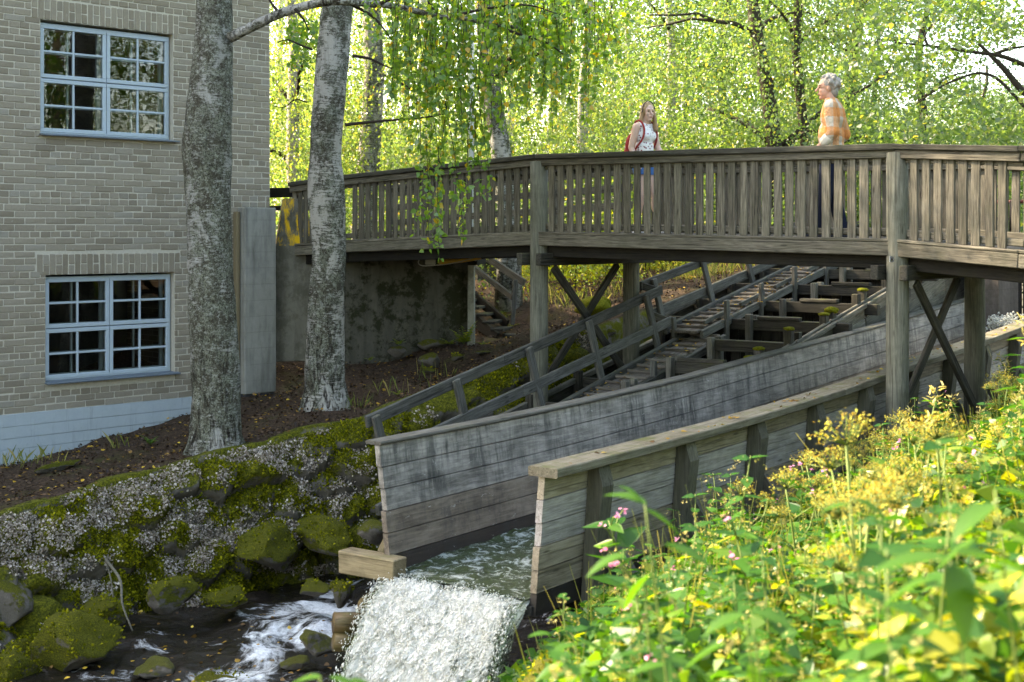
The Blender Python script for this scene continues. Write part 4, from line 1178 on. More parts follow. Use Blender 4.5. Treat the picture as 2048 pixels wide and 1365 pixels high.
# ------------------------------------------------------------------ fish ladder
fish = empty('fish_ladder', Q(6, 1.6, -2.9), 'dark stepped timber fish ladder with cross beams behind the flume', 'fish ladder')
def zb(s): return -1.516 - 0.09 + 0.193 * (s - 7.1)         # top of cross beams
TOPS = {}
for k in range(-3, 9):
    s = 7.1 + 1.06 * k; z = zb(s)
    low = k <= 1
    bar('cross_beam', Q(s, 0.10 + random.uniform(-0.05, 0.05), z - 0.075), Q(s, 1.62 if low else 3.05, z - 0.075), 0.12, 0.15, M['fish'], fish)
    if low: bar('cross_beam', Q(s, 1.63, z - 0.36), Q(s, 3.0, z - 0.36), 0.12, 0.13, M['fish'], fish)
    # uprights at the right-hand wall and beside the walkway
    for ds in (-0.10, 0.12):
        h = 0.13 + random.uniform(-0.03, 0.07); TOPS[(k, ds)] = Q(s + ds * 1.05, 0.42, z + h)
        bar('upright', Q(s + ds * 1.05, 0.42, z - 0.75), Q(s + ds * 1.05, 0.42, z + h), 0.11, 0.10, M['fish'], fish, up=tuple(N_AX))
        h = random.uniform(0.02, 0.10)
        bar('upright', Q(s + ds * 1.0, 1.52, z - 0.6), Q(s + ds * 1.0, 1.52 + random.uniform(-0.02, 0.02), z + h), 0.10, 0.08, M['fishlight'], fish, up=tuple(N_AX))
    bar('upright', Q(s - 0.11, 2.9, z - 0.8), Q(s - 0.11, 2.9, z + (-0.2 if low else 0.07)), 0.10, 0.09, M['fish'], fish, up=tuple(N_AX))
    if k % 2 == 0 or k in (3,):
        o0 = random.uniform(0.65, 0.8)
        bar('notch_board', Q(s - 0.02, o0, z + 0.026), Q(s - 0.02, o0 + random.uniform(0.55, 0.65), z + 0.026), 0.10, 0.05, M['fish'], fish)
    # baffle wall of upright boards under the beam
    o_b = 0.50
    while o_b < 2.95:
        w = random.uniform(0.13, 0.19)
        if random.random() > 0.06:
            bar('baffle_board', Q(s + 0.085, o_b + w / 2, z - 1.05), Q(s + 0.085, o_b + w / 2, z - (0.32 if (low and o_b > 1.45) else 0.03) - random.uniform(0, 0.05)), w - 0.008, 0.035, M['beam'] if random.random() < 0.7 else M['fish'], fish, up=tuple(E_AX))
        o_b += w
    # side walls: sloping planks
    s1 = s + 1.06
    for r in range(5):
        za, zc = zb(s) - 0.11 - r * 0.165, zb(s1) - 0.11 - r * 0.165
        bar('side_plank', Q(s + 0.012, 0.34, za), Q(s1 - 0.012, 0.34, zc), 0.04, 0.16, M['fishlight'], fish)
        dl = 0.3 if low else 0.0
        bar('side_plank', Q(s + 0.012, 2.98, za - dl), Q(s1 - 0.012, 2.98, zc - dl), 0.04, 0.16, M['fish'], fish)
    bar('side_rail', Q(s + 0.01, 0.30, zb(s) - 0.01), Q(s1 - 0.01, 0.30, zb(s1) - 0.01), 0.045, 0.06, M['fishlight'], fish)
    bar('side_rail', Q(s + 0.01, 0.385, zb(s) + 0.0), Q(s1 - 0.01, 0.385, zb(s1) + 0.0), 0.045, 0.06, M['fishlight'], fish)
    bar('side_rail', Q(s + 0.01, 2.93, zb(s) - dl), Q(s1 - 0.01, 2.93, zb(s1) - dl), 0.06, 0.07, M['fishlight'], fish)
# dark still water in the pools
V = []; Fc = []
for k in range(-3, 9):
    s = 7.1 + 1.06 * k; z = zb(s) - 0.72
    n0 = len(V); V += [Q(s + 0.11, 0.37, z), Q(s + 1.05, 0.37, z), Q(s + 1.05, 2.95, z), Q(s + 0.11, 2.95, z)]; Fc.append([n0, n0 + 1, n0 + 2, n0 + 3])
o = link('ladder_water', py_mesh('ladder_water', V, Fc), M['pool']); o['kind'] = 'structure'

# mossy tops on some uprights
def blob(p, rx, ry, rz, mat, parent, name, seed=0, sub=3, rough=0.18):
    bm = bmesh.new(); bmesh.ops.create_icosphere(bm, subdivisions=sub, radius=1.0)
    for v in bm.verts:
        n = mnoise.noise(v.co * 1.6 + Vector((seed * 3.1, seed, 0))) * rough + mnoise.noise(v.co * 5 + Vector((seed, 0, seed))) * rough * 0.4
        v.co *= 1 + n
        v.co.x *= rx; v.co.y *= ry; v.co.z *= rz
    me = bpy.data.meshes.new(name); bm.to_mesh(me); bm.free()
    me.polygons.foreach_set('use_smooth', [True] * len(me.polygons))
    return link(name, me, mat, parent, Matrix.Translation(p))
for (k, ds, big) in ((1, -0.10, 0), (2, -0.10, 0), (2, 0.12, 1), (3, 0.12, 0), (0, 0.12, 0), (0, -0.1, 0)):
    s = 7.1 + 1.06 * k + ds
    blob(TOPS[(k, ds)] + Vector((0, 0, 0.008)), 0.075 + 0.02 * big, 0.07, 0.03 + 0.025 * big, M['moss'], fish, 'moss_tuft', seed=k + ds)

# ------------------------------------------------------------------ cleated walkway with handrail
walk = empty('cleated_walkway', Q(5.5, 2.0, -2.2), 'narrow cleated plank walkway with zigzag handrail rising over the fish ladder', 'walkway')
def walk_part(s0, s1, o0, o1, zf):
    L = s1 - s0
    for j, o in enumerate((o0 + 0.12, (o0 + o1) / 2, o1 - 0.12)):
        w = (o1 - o0) / 3 - 0.008
        bar('tread_board', Q(s0, o, zf(s0) - 0.02), Q(s1, o, zf(s1) - 0.02), w, 0.04, M['walk'], walk)
    bar('stringer', Q(s0, o0 - 0.03, zf(s0) - 0.04), Q(s1, o0 - 0.03, zf(s1) - 0.04), 0.055, 0.11, M['hand'], walk)
    bar('stringer', Q(s0, o1 + 0.03, zf(s0) - 0.01), Q(s1, o1 + 0.03, zf(s1) - 0.01), 0.06, 0.12, M['hand'], walk)
    n = int(L / 0.235)
    for k in range(n):
        s = s0 + (k + 0.6) * L / n
        bar('cleat', Q(s, o0 + 0.005, zf(s) + 0.018), Q(s + random.uniform(-0.01, 0.01), o1 - 0.02 - random.uniform(0, 0.03), zf(s) + 0.018), 0.045, 0.035, M['walk'], walk, c=0.005)
zl = lambda s: -3.32 + 0.22 * s
zu = lambda s: -2.966 + 0.193 * s + 0.03
walk_part(2.4, 8.75, 1.72, 2.20, zl)
walk_part(8.35, 14.6, 1.86, 2.36, zu)
for s in (9.0, 10.05, 11.15, 12.3):
    bar('stub_post', Q(s, 1.80, zu(s) - 0.35), Q(s, 1.80, zu(s) + 0.27), 0.05, 0.09, M['hand'], walk, up=tuple(E_AX))
    bar('kick_board', Q(s - 0.42, 1.92, zu(s - 0.42) + 0.055), Q(s + 0.32, 1.92, zu(s + 0.32) + 0.055), 0.05, 0.06, M['hand'], walk)
for s in (5.35, 6.9):
    bar('stub_post', Q(s, 1.70, zl(s) - 0.3), Q(s, 1.70, zl(s) + 0.20), 0.07, 0.08, M['hand'], walk, up=tuple(E_AX))
# handrails
def rail(a, b, w=0.045, h=0.125): bar('handrail', a, b, w, h, M['hand'], walk)
ztl = lambda s: -1.86 - 0.05 + (s - 2.515) * 0.1965
zll = lambda s: -2.10 - 0.05 + (s - 3.32) * 0.188
js = 4.72
rail(Q(2.42, 2.40, ztl(2.42)), Q(js, 2.40, ztl(js))); rail(Q(js + 0.004, 2.40, ztl(js)), Q(8.27, 2.40, ztl(8.27)))
rail(Q(2.6, 2.30, zll(2.6)), Q(4.95, 2.30, zll(4.95))); rail(Q(4.954, 2.30, zll(4.95)), Q(8.35, 2.30, zll(8.35)))
ztu = lambda s: -0.73 + (s - 8.08) * 0.172
zlu = lambda s: -1.12 + (s - 8.2) * 0.170
rail(Q(8.08, 2.62, ztu(8.08)), Q(13.5, 2.62, ztu(13.5))); rail(Q(8.2, 2.55, zlu(8.2)), Q(13.6, 2.55, zlu(13.6)))
rail(Q(8.27, 2.42, ztl(8.27) - 0.02), Q(8.10, 2.64, ztu(8.08) + 0.01), 0.045, 0.10); rail(Q(8.33, 2.31, zll(8.3)), Q(8.22, 2.56, zlu(8.2)), 0.045, 0.10)
for s in (2.5, 3.8, 5.14, 6.41, 7.78):
    bar('rail_post', Q(s + 0.22, 2.26, zl(s + 0.22) - 0.12), Q(s, 2.345, ztl(s) + 0.045), 0.05, 0.115, M['hand'], walk, up=tuple(E_AX))
for s in (8.35, 9.72, 11.0, 12.3, 13.4):
    bar('rail_post', Q(s + 0.12, 2.44, zu(s + 0.12) - 0.10), Q(s, 2.57, ztu(s) + 0.045), 0.05, 0.115, M['hand'], walk, up=tuple(E_AX))
bar('rail_post', Q(8.42, 2.27, zl(8.4) - 0.1), Q(8.36, 2.265, zll(8.3) + 0.06), 0.05, 0.08, M['hand'], walk, up=tuple(E_AX))

# ------------------------------------------------------------------ timber stairs behind the abutment
st = empty('timber_stairs', P(1005, 680, 21.4), 'dark timber stairs with a sloping handrail behind the abutment', 'stairs')
A0, A1 = P(1015, 650, 21.8), P(940, 586, 22.6)
B0, B1 = P(995, 678, 21.2), P(925, 617, 22.0)
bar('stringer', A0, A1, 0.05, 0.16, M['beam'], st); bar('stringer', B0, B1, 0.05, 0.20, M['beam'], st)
for k in range(5):
    t = (k + 0.15) / 4.4
    a = A0 + (A1 - A0) * t; b = B0 + (B1 - B0) * t; zz = (a.z + b.z) / 2 + 0.03
    bar('tread', Vector((a.x, a.y, zz)), Vector((b.x, b.y, zz)) , 0.22, 0.04, M['fish'], st)
bar('handrail', P(1049, 566, 21.75), P(962, 508, 22.7), 0.05, 0.12, M['hand'], st)
bar('handrail', P(1025, 595, 21.8), P(950, 538, 22.6), 0.045, 0.10, M['hand'], st)
bar('rail_post', P(1025, 650, 21.78), P(1031, 560, 21.78), 0.07, 0.07, M['hand'], st, up=(0, 1, 0))
bar('ground_step', P(1008, 672, 21.25), P(1052, 672, 21.35), 0.2, 0.06, M['fish'], st)
wall_between('retaining_wall', P(955, 600, 27.0), P(1260, 600, 27.5), -1.3, -1.1, -0.42, 0.4, M['abut'], 'grey concrete retaining wall across the shaded slope beyond the bridge', 'wall')

# ------------------------------------------------------------------ rocks and mossy bank wall
def rock_me(seed, flat=0.8, mat=None, sub=4, ang=0.66):
    bm = bmesh.new(); bmesh.ops.create_icosphere(bm, subdivisions=sub, radius=1.0)
    r = random.Random(seed); planes = []
    for _ in range(13):
        d = Vector((r.gauss(0, 1), r.gauss(0, 1), r.gauss(0, 0.8))).normalized(); planes.append((d, r.uniform(0.55, 0.82)))
    for v in bm.verts:
        p = v.co.copy()
        for d, k in planes:
            e = p.dot(d) - k
            if e > 0: p -= d * e * ang * 1.5
        n = mnoise.noise(p * 1.5 + Vector((seed, 0, 0))) * 0.18 + mnoise.noise(p * 3.6 + Vector((0, seed, 0))) * 0.09 + mnoise.noise(p * 10 + Vector((0, seed, 0))) * 0.04
        p *= 1 + n; p.z *= flat; v.co = p
    me = bpy.data.meshes.new('stone'); bm.to_mesh(me); bm.free()
    me.polygons.foreach_set('use_smooth', [True] * len(me.polygons))
    if mat: me.materials.append(mat)
    return me
ROCKS = {k: [rock_me(11 * i + j * 5, 0.82, M[k], 4 if k != 'rock' else 3) for j in range(4)] for i, k in enumerate(('rock_moss', 'rock_half', 'rock', 'rock_wet'))}
MOSS_P, MOSS_N = [], []
def rock(name, p, r, kind, label=None, cat='boulder', parent=None, sx=1.0, sz=1.0, rot=None, group=None):
    me = random.choice(ROCKS[kind])
    m = Matrix.Translation(p) @ Matrix.Rotation(rot if rot is not None else random.uniform(0, 6.28), 4, 'Z') @ Matrix.Rotation(random.uniform(-0.25, 0.25), 4, 'X') @ Matrix.Diagonal((r * sx, r, r * sz, 1))
    o = link(name, me, None, parent, m)
    if label: tag(o, label, cat, group)
    if kind in ('rock_moss', 'rock_half'):
        co = np.zeros(len(me.vertices) * 3, np.float32); me.vertices.foreach_get('co', co); co = co.reshape(-1, 3)
        nn = co / np.linalg.norm(co, axis=1, keepdims=True)
        k = rng.integers(0, len(co), int(2600 * r * (1.0 if kind == 'rock_moss' else 0.5)) + 60)
        mm = np.array(m); pw = co[k] @ mm[:3, :3].T + mm[:3, 3]; nw_ = nn[k] @ mm[:3, :3].T
        ok = nw_[:, 2] / np.linalg.norm(nw_, axis=1) > (-0.1 if kind == 'rock_moss' else 0.35)
        MOSS_P.append((pw + rng.normal(0, 0.012, pw.shape))[ok]); MOSS_N.append(nw_[ok])
    return o

rw = empty('rubble_wall', P(380, 1150, 13.6), 'mossy rubble stone bank wall crusted with pale lichen below the building', 'stone wall')
def face_pt(t_along, drop):
    """a point on the bank face: t_along in metres along the edge, drop metres outwards"""
    segs = np.hypot(*(EA[1:, :2] - EA[:-1, :2]).T); cum = np.concatenate([[0], np.cumsum(segs)])
    t = np.clip(t_along, 0, cum[-1] - 1e-3)
    x = np.interp(t, cum, EA[:, 0]); y = np.interp(t, cum, EA[:, 1])
    i = np.clip(np.searchsorted(cum, t, side='right') - 1, 0, len(segs) - 1)
    d = (EA[1:, :2] - EA[:-1, :2])[i] / segs[i][:, None] if np.ndim(t) else (EA[1:, :2] - EA[:-1, :2])[i] / segs[i]
    if np.ndim(t): return x + d[:, 1] * drop, y - d[:, 0] * drop
    return x + d[1] * drop, y - d[0] * drop
segs = np.hypot(*(EA[1:, :2] - EA[:-1, :2]).T); CUM = np.concatenate([[0], np.cumsum(segs)])
T_LEFT, T_RAIL, T_BR = CUM[1], CUM[6], CUM[8]

# the face is laid of separate stones: cells of a jittered grid bulging out of the bank
nt, nh = 430, 46
tg = np.linspace(T_LEFT - 0.6, CUM[9], nt); wg = np.linspace(0, 1, nh)
TG, WG = np.meshgrid(tg, wg, indexing='ij')
dvec = np.gradient(np.stack([np.interp(tg, CUM, EA[:, 0]), np.interp(tg, CUM, EA[:, 1])], 1), axis=0)
ker = np.ones(25) / 25; dvec = np.stack([np.convolve(np.pad(dvec[:, i], 12, 'edge'), ker, 'valid') for i in range(2)], 1); dvec /= np.linalg.norm(dvec, axis=1, keepdims=True)
outv = np.stack([dvec[:, 1], -dvec[:, 0]], 1)
ex = np.interp(tg, CUM, EA[:, 0])[:, None]; ey = np.interp(tg, CUM, EA[:, 1])[:, None]; ez = np.interp(tg, CUM, EA[:, 2])[:, None]
zb_ = np.interp(ex, [-6, -2, 0.5, 2.5], [-4.0, -3.95, -3.6, -3.0])
run = 0.04 + 0.80 * WG ** 0.85
BX, BY, BZ = ex + outv[:, 0:1] * run, ey + outv[:, 1:2] * run, ez + 0.01 + (zb_ - ez) * WG
# cellular pattern
cr = np.random.default_rng(17); ca, cb = 0.50, 0.36
ga, gb = int((tg[-1] - tg[0]) / ca) + 3, 8
jx, jy = cr.uniform(-0.36, 0.36, (ga, gb)), cr.uniform(-0.36, 0.36, (ga, gb)); ro = cr.uniform(-0.09, 0.10, (ga, gb))
A_, B_ = (TG - tg[0]) / ca + 1 + 0.10 * fbm(TG, WG, 5.0, 91), (ez - BZ) / cb + 1 + 0.10 * fbm(TG, WG * 1.3, 5.0, 92)
I_, J_ = A_.astype(int), B_.astype(int)
f1 = np.full(TG.shape, 9.0); f2 = np.full(TG.shape, 9.0); cid = np.zeros(TG.shape, int); rof = np.zeros(TG.shape)
for di in (-1, 0, 1):
    for dj in (-1, 0, 1):
        ii, jj = np.clip(I_ + di, 0, ga - 1), np.clip(J_ + dj, 0, gb - 1)
        dist = np.hypot(A_ - (ii + 0.5 + jx[ii, jj] + 0.5 * (jj % 2)), (B_ - (jj + 0.5 + jy[ii, jj])))
        m_ = dist < f1
        f2 = np.where(m_, f1, np.minimum(f2, dist)); cid = np.where(m_, ii * gb + jj, cid); rof = np.where(m_, ro[ii, jj], rof); f1 = np.where(m_, dist, f1)
bul = np.clip((f2 - f1) / 0.34, 0, 1) ** 0.42
disp = 0.18 * bul - 0.09 + rof * bul + (0.045 * fbm(TG, BZ * 1.2, 7.0, 93, 4) + 0.02 * fbm(TG, BZ, 24.0, 94, 3)) * (0.3 + bul)
disp = disp * np.clip(WG * 7 + 0.15, 0, 1)
FX, FY, FZ = BX + outv[:, 0:1] * disp * 0.9, BY + outv[:, 1:2] * disp * 0.9, BZ + disp * 0.38
FP = np.stack([FX, FY, FZ], -1)
fn = np.cross(np.gradient(FP, axis=1), np.gradient(FP, axis=0)); fn /= np.linalg.norm(fn, axis=-1, keepdims=True) + 1e-9
if fn[..., 2].mean() < 0: fn = -fn
q_i = np.arange(nt * nh).reshape(nt, nh)
quad = np.stack([q_i[:-1, :-1].ravel(), q_i[1:, :-1].ravel(), q_i[1:, 1:].ravel(), q_i[:-1, 1:].ravel()], 1)
qc = cid[:-1, :-1].ravel()
FPl = FP.reshape(-1, 3); rwb = np.array(world_loc(rw))
for ci in np.unique(qc):
    qs = quad[qc == ci]
    if len(qs) < 14: continue
    used, inv = np.unique(qs, return_inverse=True)
    v_ = FPl[used]; cen = v_.mean(0)
    me = np_mesh('stone', v_ - cen, inv.reshape(qs.shape)[:, ::-1], True)
    kd = cr.random(); me.materials.append(M['rock_moss'] if kd < 0.5 else (M['rock_half'] if kd < 0.85 else M['rock']))
    link('stone', me, None, rw, Matrix.Translation(Vector(cen)))
# named boulders in and beside the pool (u, v, D, r, kind, label)
for u, v, D, r, kind, lab, sx, szz in (
        (140, 1290, 11.9, 0.36, 'rock_moss', 'big rounded green moss boulder at the lower left edge of the pool', 1.25, 0.95),
        (20, 1345, 11.5, 0.26, 'rock_moss', 'mossy boulder cut by the lower left corner of the picture', 1.1, 0.9),
        (60, 1300, 12.3, 0.22, 'rock_moss', 'small moss boulder wedged behind the big rounded green one', 1.1, 0.9),
        (215, 1225, 12.8, 0.24, 'rock_moss', 'dark moss boulder leaning on the bank above the pool', 1.5, 0.7),
        (340, 1190, 13.0, 0.24, 'rock_half', 'grey faced boulder at the water line below the lichen', 1.3, 0.9),
        (450, 1195, 13.3, 0.20, 'rock_moss', 'low moss covered stone at the back of the pool', 1.4, 0.6),
        (540, 1095, 14.3, 0.34, 'rock_moss', 'bright green mossy boulder bulging from the bank', 1.35, 0.9),
        (655, 1070, 14.6, 0.36, 'rock_moss', 'mossy slab boulder to the right of the dark cleft', 1.6, 0.6),
        (745, 1060, 13.6, 0.20, 'rock', 'bare dark grey stone beside the end of the flume', 1.1, 0.9),
        (625, 1178, 13.2, 0.17, 'rock_half', 'half mossy stone in front of the foam', 1.4, 0.6),
        (686, 1185, 12.6, 0.14, 'rock_half', 'small upright mossy stone between foam and timber', 0.8, 1.2),
        (640, 1285, 11.9, 0.18, 'rock_wet', 'wet brown stone touching the log pile', 1.1, 0.8),
        (590, 1325, 11.7, 0.12, 'rock_wet', 'small wet brown stone in the stream', 1.1, 0.7),
        (310, 1340, 11.7, 0.17, 'rock_wet', 'dark wet stone splashed at the bottom of the pool', 1.3, 0.7),
        (450, 1368, 11.5, 0.20, 'rock_moss', 'low moss stone cut by the bottom edge of the picture', 1.6, 0.5),
        (20, 1210, 12.6, 0.30, 'rock', 'bare pinkish grey boulder in the bank at the left edge', 1.2, 1.0),
        (862, 690, 20.3, 0.20, 'rock', 'pale angular stone leaning on the abutment wall', 1.3, 0.8),
        (797, 702, 20.0, 0.15, 'rock', 'small pale stone at the left foot of the abutment wall', 1.1, 0.9),
        (862, 722, 19.0, 0.17, 'rock', 'dark grey angular stone on the slope below the pale one', 1.2, 0.8),
        (912, 715, 18.8, 0.10, 'rock_half', 'small dark stone halfway down the slope', 1.2, 0.8),
        (965, 705, 19.6, 0.09, 'rock', 'flat pale stone near the bridge post', 1.5, 0.5),
        (855, 742, 18.2, 0.11, 'rock_half', 'brown stone half buried above the handrail', 1.4, 0.6),
        (1183, 634, 20.3, 0.27, 'rock', 'grey boulder under the bright moss cushion', 1.0, 0.8),
        (1200, 668, 19.5, 0.25, 'rock_half', 'mossy stone below the moss cushion boulder', 1.2, 0.8),
        (1115, 690, 18.8, 0.25, 'rock_moss', 'moss covered stone beside the near bridge post', 1.0, 0.8),
        (1240, 655, 20.2, 0.22, 'rock_half', 'pale stone behind the crossed braces', 1.1, 0.8),
        (120, 932, 15.6, 0.16, 'rock_half', 'lichen covered flat stone on the soil by the building', 2.2, 0.5),
        (1125, 1390, 6.6, 0.22, 'rock_moss', 'sunlit mossy hump at the bottom edge by the fall', 1.5, 0.8)):
    p = P(u, v, D); rock('boulder', p, r, kind, lab, sx=sx, sz=szz)
cus = blob(P(1186, 616, 20.1), 0.27, 0.24, 0.15, M['moss'], None, 'moss_cushion', 4, 4, 0.15); tag(cus, 'bright yellow green moss cushion on a boulder under the bridge', 'moss')
cus2 = blob(P(1192, 606, 20.7), 0.22, 0.18, 0.11, M['moss'], None, 'moss_cushion', 9, 4, 0.2); tag(cus2, 'smaller moss cushion tucked behind the bright one', 'moss')

# small-face scatter builder -------------------------------------------------------------
LEAF4 = np.array([(0, 0, 0), (0.5, 0.33, 0.06), (1.0, 0, 0), (0.5, -0.33, 0.06)])
LEAF6 = np.array([(0, 0, 0), (0.22, 0.36, 0.05), (0.55, 0.30, 0.03), (1.0, 0, -0.06), (0.55, -0.30, 0.03), (0.22, -0.36, 0.05)])
LANCE = np.array([(0, 0, 0), (0.25, 0.11, 0.03), (0.6, 0.10, 0.02), (1.0, 0, -0.12), (0.6, -0.10, 0.02), (0.25, -0.11, 0.03)])
PETAL = np.array([(0, 0, 0), (0.5, 0.45, 0.15), (1.0, 0.2, 0.1), (1.0, -0.2, 0.1), (0.5, -0.45, 0.15)])
def scatter(pos, xdir, ndir, size, tmpl=LEAF4):
    pos = np.asarray(pos, float); n = len(pos)
    x = xdir / (np.linalg.norm(xdir, axis=1, keepdims=True) + 1e-9)
    z = ndir - (ndir * x).sum(1, keepdims=True) * x
    z = z / (np.linalg.norm(z, axis=1, keepdims=True) + 1e-9)
    y = np.cross(z, x)
    size = np.broadcast_to(size, (n,))
    L = tmpl[None] * size[:, None, None]
    V = pos[:, None] + L[..., 0:1] * x[:, None] + L[..., 1:2] * y[:, None] + L[..., 2:3] * z[:, None]
    k = tmpl.shape[0]
    Fc = np.arange(n * k).reshape(n, k)
    return V.reshape(-1, 3), Fc
def rnd3(n, r=rng): return r.normal(0, 1, (n, 3))
def joinvf(lst):
    k = lst[0][1].shape[1]; V = []; Fc = []; o = 0
    for v, f in lst: V.append(v); Fc.append(f + o); o += len(v)
    return np.concatenate(V), np.concatenate(Fc)

# rough concrete lip along the top of the bank wall
tl = np.linspace(T_LEFT - 0.4, CUM[7], 120); V = []; Fc = []
for i, t_ in enumerate(tl):
    w0, w1 = 0.02 + 0.02 * math.sin(i * 0.9), -0.13 + 0.025 * math.sin(i * 0.53 + 1); hgt = 0.05 + 0.018 * math.sin(i * 0.37) + random.uniform(-0.006, 0.006)
    for dr_, dz_ in ((w0 + 0.02, -0.06), (w0, hgt), (w1, hgt - 0.008), (w1, -0.06)):
        x_, y_ = face_pt(np.array([t_]), np.array([dr_])); zt_ = np.interp(t_, CUM, EA[:, 2]); V.append(Vector((float(x_[0]), float(y_[0]), zt_ + dz_)))
for i in range(len(tl) - 1):
    for e in range(4): Fc.append([i * 4 + e, i * 4 + (e + 1) % 4, i * 4 + 4 + (e + 1) % 4, i * 4 + 4 + e])
b0 = world_loc(rw); link('coping', fix_normals(py_mesh('coping', [v - b0 for v in V], Fc, True)), M['rock_half'], rw, Matrix.Translation(b0))
# lichen crust in clusters on the bank face
def face_pick(n):
    i = rng.integers(0, nt, n); j = rng.integers(0, nh, n)
    return i, j, FP[i, j] + rng.normal(0, 0.012, (n, 3)), fn[i, j], bul[i, j]
LM = 0.8 * fbm(TG + 0.15 * BZ, WG * 0.5 - BZ * 1.25, 3.4, 81, 3) + 0.65 * fbm(TG + 0.15 * BZ, WG * 0.5 - BZ * 1.25, 12.0, 82, 3) + 0.55 * np.clip(0.40 - WG, 0, 1) - 0.5 * np.clip(WG - 0.55, 0, 1) - 0.75 * np.clip((TG - CUM[5]) / 1.4, 0, 1) + 0.10
i, j, pos, nn_, bu = face_pick(170000)
mk = LM[i, j]; k = (mk > 0.02) & (bu > 0.25) & (rng.random(len(i)) < 0.35 + 1.6 * (mk - 0.02)) & (nn_[:, 2] > -0.1)
pos, nn_, mk = pos[k] + nn_[k] * rng.uniform(0.0, 0.035, (k.sum(), 1)), nn_[k], mk[k]; n_ = len(pos)
V, Fc = scatter(pos, rnd3(n_), rnd3(n_) * 0.8 + nn_ * 1.1, rng.uniform(0.011, 0.032, n_), PETAL)
o = link('lichen', np_mesh('lichen', V, Fc, False), M['lichen']); tag(o, 'pale pinkish white lichen crust spread over the mossy bank wall', 'lichen', kind='stuff')
# moss tufts
i, j, pos, nn_, bu = face_pick(120000)
k = (LM[i, j] < 0.10) & (bu > 0.18) & (fbm(pos[:, 0], pos[:, 1] + pos[:, 2] * 1.5, 2.6, 41) > -0.35) & (nn_[:, 2] > -0.25)
pos, nn_ = pos[k] + nn_[k] * rng.uniform(0.0, 0.02, (k.sum(), 1)), nn_[k]; n_ = len(pos)
V, Fc = scatter(pos, nn_ * 0.9 + rnd3(n_) * 0.6, rnd3(n_), rng.uniform(0.014, 0.042, n_), LEAF4)
mp = np.concatenate(MOSS_P); mn = np.concatenate(MOSS_N); mn = mn / np.linalg.norm(mn, axis=1, keepdims=True); k3 = len(mp)
V2, F2 = scatter(mp, mn * 0.8 + rnd3(k3) * 0.7, rnd3(k3), rng.uniform(0.015, 0.04, k3), LEAF4)
Fc = np.concatenate([Fc, F2 + len(V)]); V = np.concatenate([V, V2])
o = link('moss', np_mesh('moss', V, Fc, False), M['moss_blade']); tag(o, 'olive green moss tufts covering the bank wall stones', 'moss', kind='stuff')

# leaf litter and fallen birch leaves
def on_ground(n, x0, x1, y0, y1, mn=0.02):
    x = rng.uniform(x0, x1, n); y = rng.uniform(y0, y1, n); sd, _ = edge_info(x, y)
    wa = (x - CORNER.x) * WN.x + (y - CORNER.y) * WN.y; al = (x - CORNER.x) * WD.x + (y - CORNER.y) * WD.y
    k = (sd > mn) & ~((wa < 0.07) & (al > 0)); return x[k], y[k]
x, y = on_ground(46000, -8.5, 4.5, 12.0, 26.0)
pos = np.stack([x, y, left_z(x, y) + rng.uniform(0.0, 0.03, len(x))], 1)
V, Fc = scatter(pos, rnd3(len(x)) * np.array([1, 1, 0.35]), rnd3(len(x)) * 0.7 + np.array([0, 0, 1]), rng.uniform(0.02, 0.06, len(x)), LEAF4)
o = link('leaf_litter', np_mesh('leaf_litter', V, Fc, False), M['litter']); tag(o, 'brown leaf litter covering the woodland soil', 'leaf litter', kind='stuff')
x, y = on_ground(3600, -8.5, 4.5, 12.0, 26.0, -0.6)
z = left_z(x, y)
xs_, ys_ = rng.uniform(-4.3, -1.2, 160), rng.uniform(11, 13.5, 160)
s = rng.uniform(2.6, 14, 500); oo = rng.uniform(1.76, 2.3, 500); zz = np.where(s < 8.5, -3.32 + 0.22 * s, -2.936 + 0.193 * s) + 0.02
xw, yw = F0.x + 0.6 * s - 0.8 * oo, F0.y + 0.8 * s + 0.6 * oo
sc_ = rng.uniform(0, 12, 90); oc = -1.555 + rng.uniform(-0.1, 0.1, 90); zc_ = np.interp(sc_, [a for a, b in ZS], [b for a, b in ZS]) + 0.0
xc, yc = F0.x + 0.6 * sc_ - 0.8 * oc, F0.y + 0.8 * sc_ + 0.6 * oc
X = np.concatenate([x, xs_, xw, xc]); Y = np.concatenate([y, ys_, yw, yc]); Zz = np.concatenate([z + 0.035, np.full(160, POOL_Z + 0.03), zz, zc_])
pos = np.stack([X, Y, Zz + rng.uniform(0, 0.012, len(X))], 1)
V, Fc = scatter(pos, rnd3(len(X)) * np.array([1, 1, 0.15]), rnd3(len(X)) * 0.35 + np.array([0, 0, 1]), rng.uniform(0.025, 0.06, len(X)), LEAF6)
o = link('fallen_leaves', np_mesh('fallen_leaves', V, Fc, False), M['fall']); tag(o, 'yellow birch leaves fallen on soil, planks and stones', 'fallen leaves', kind='stuff')

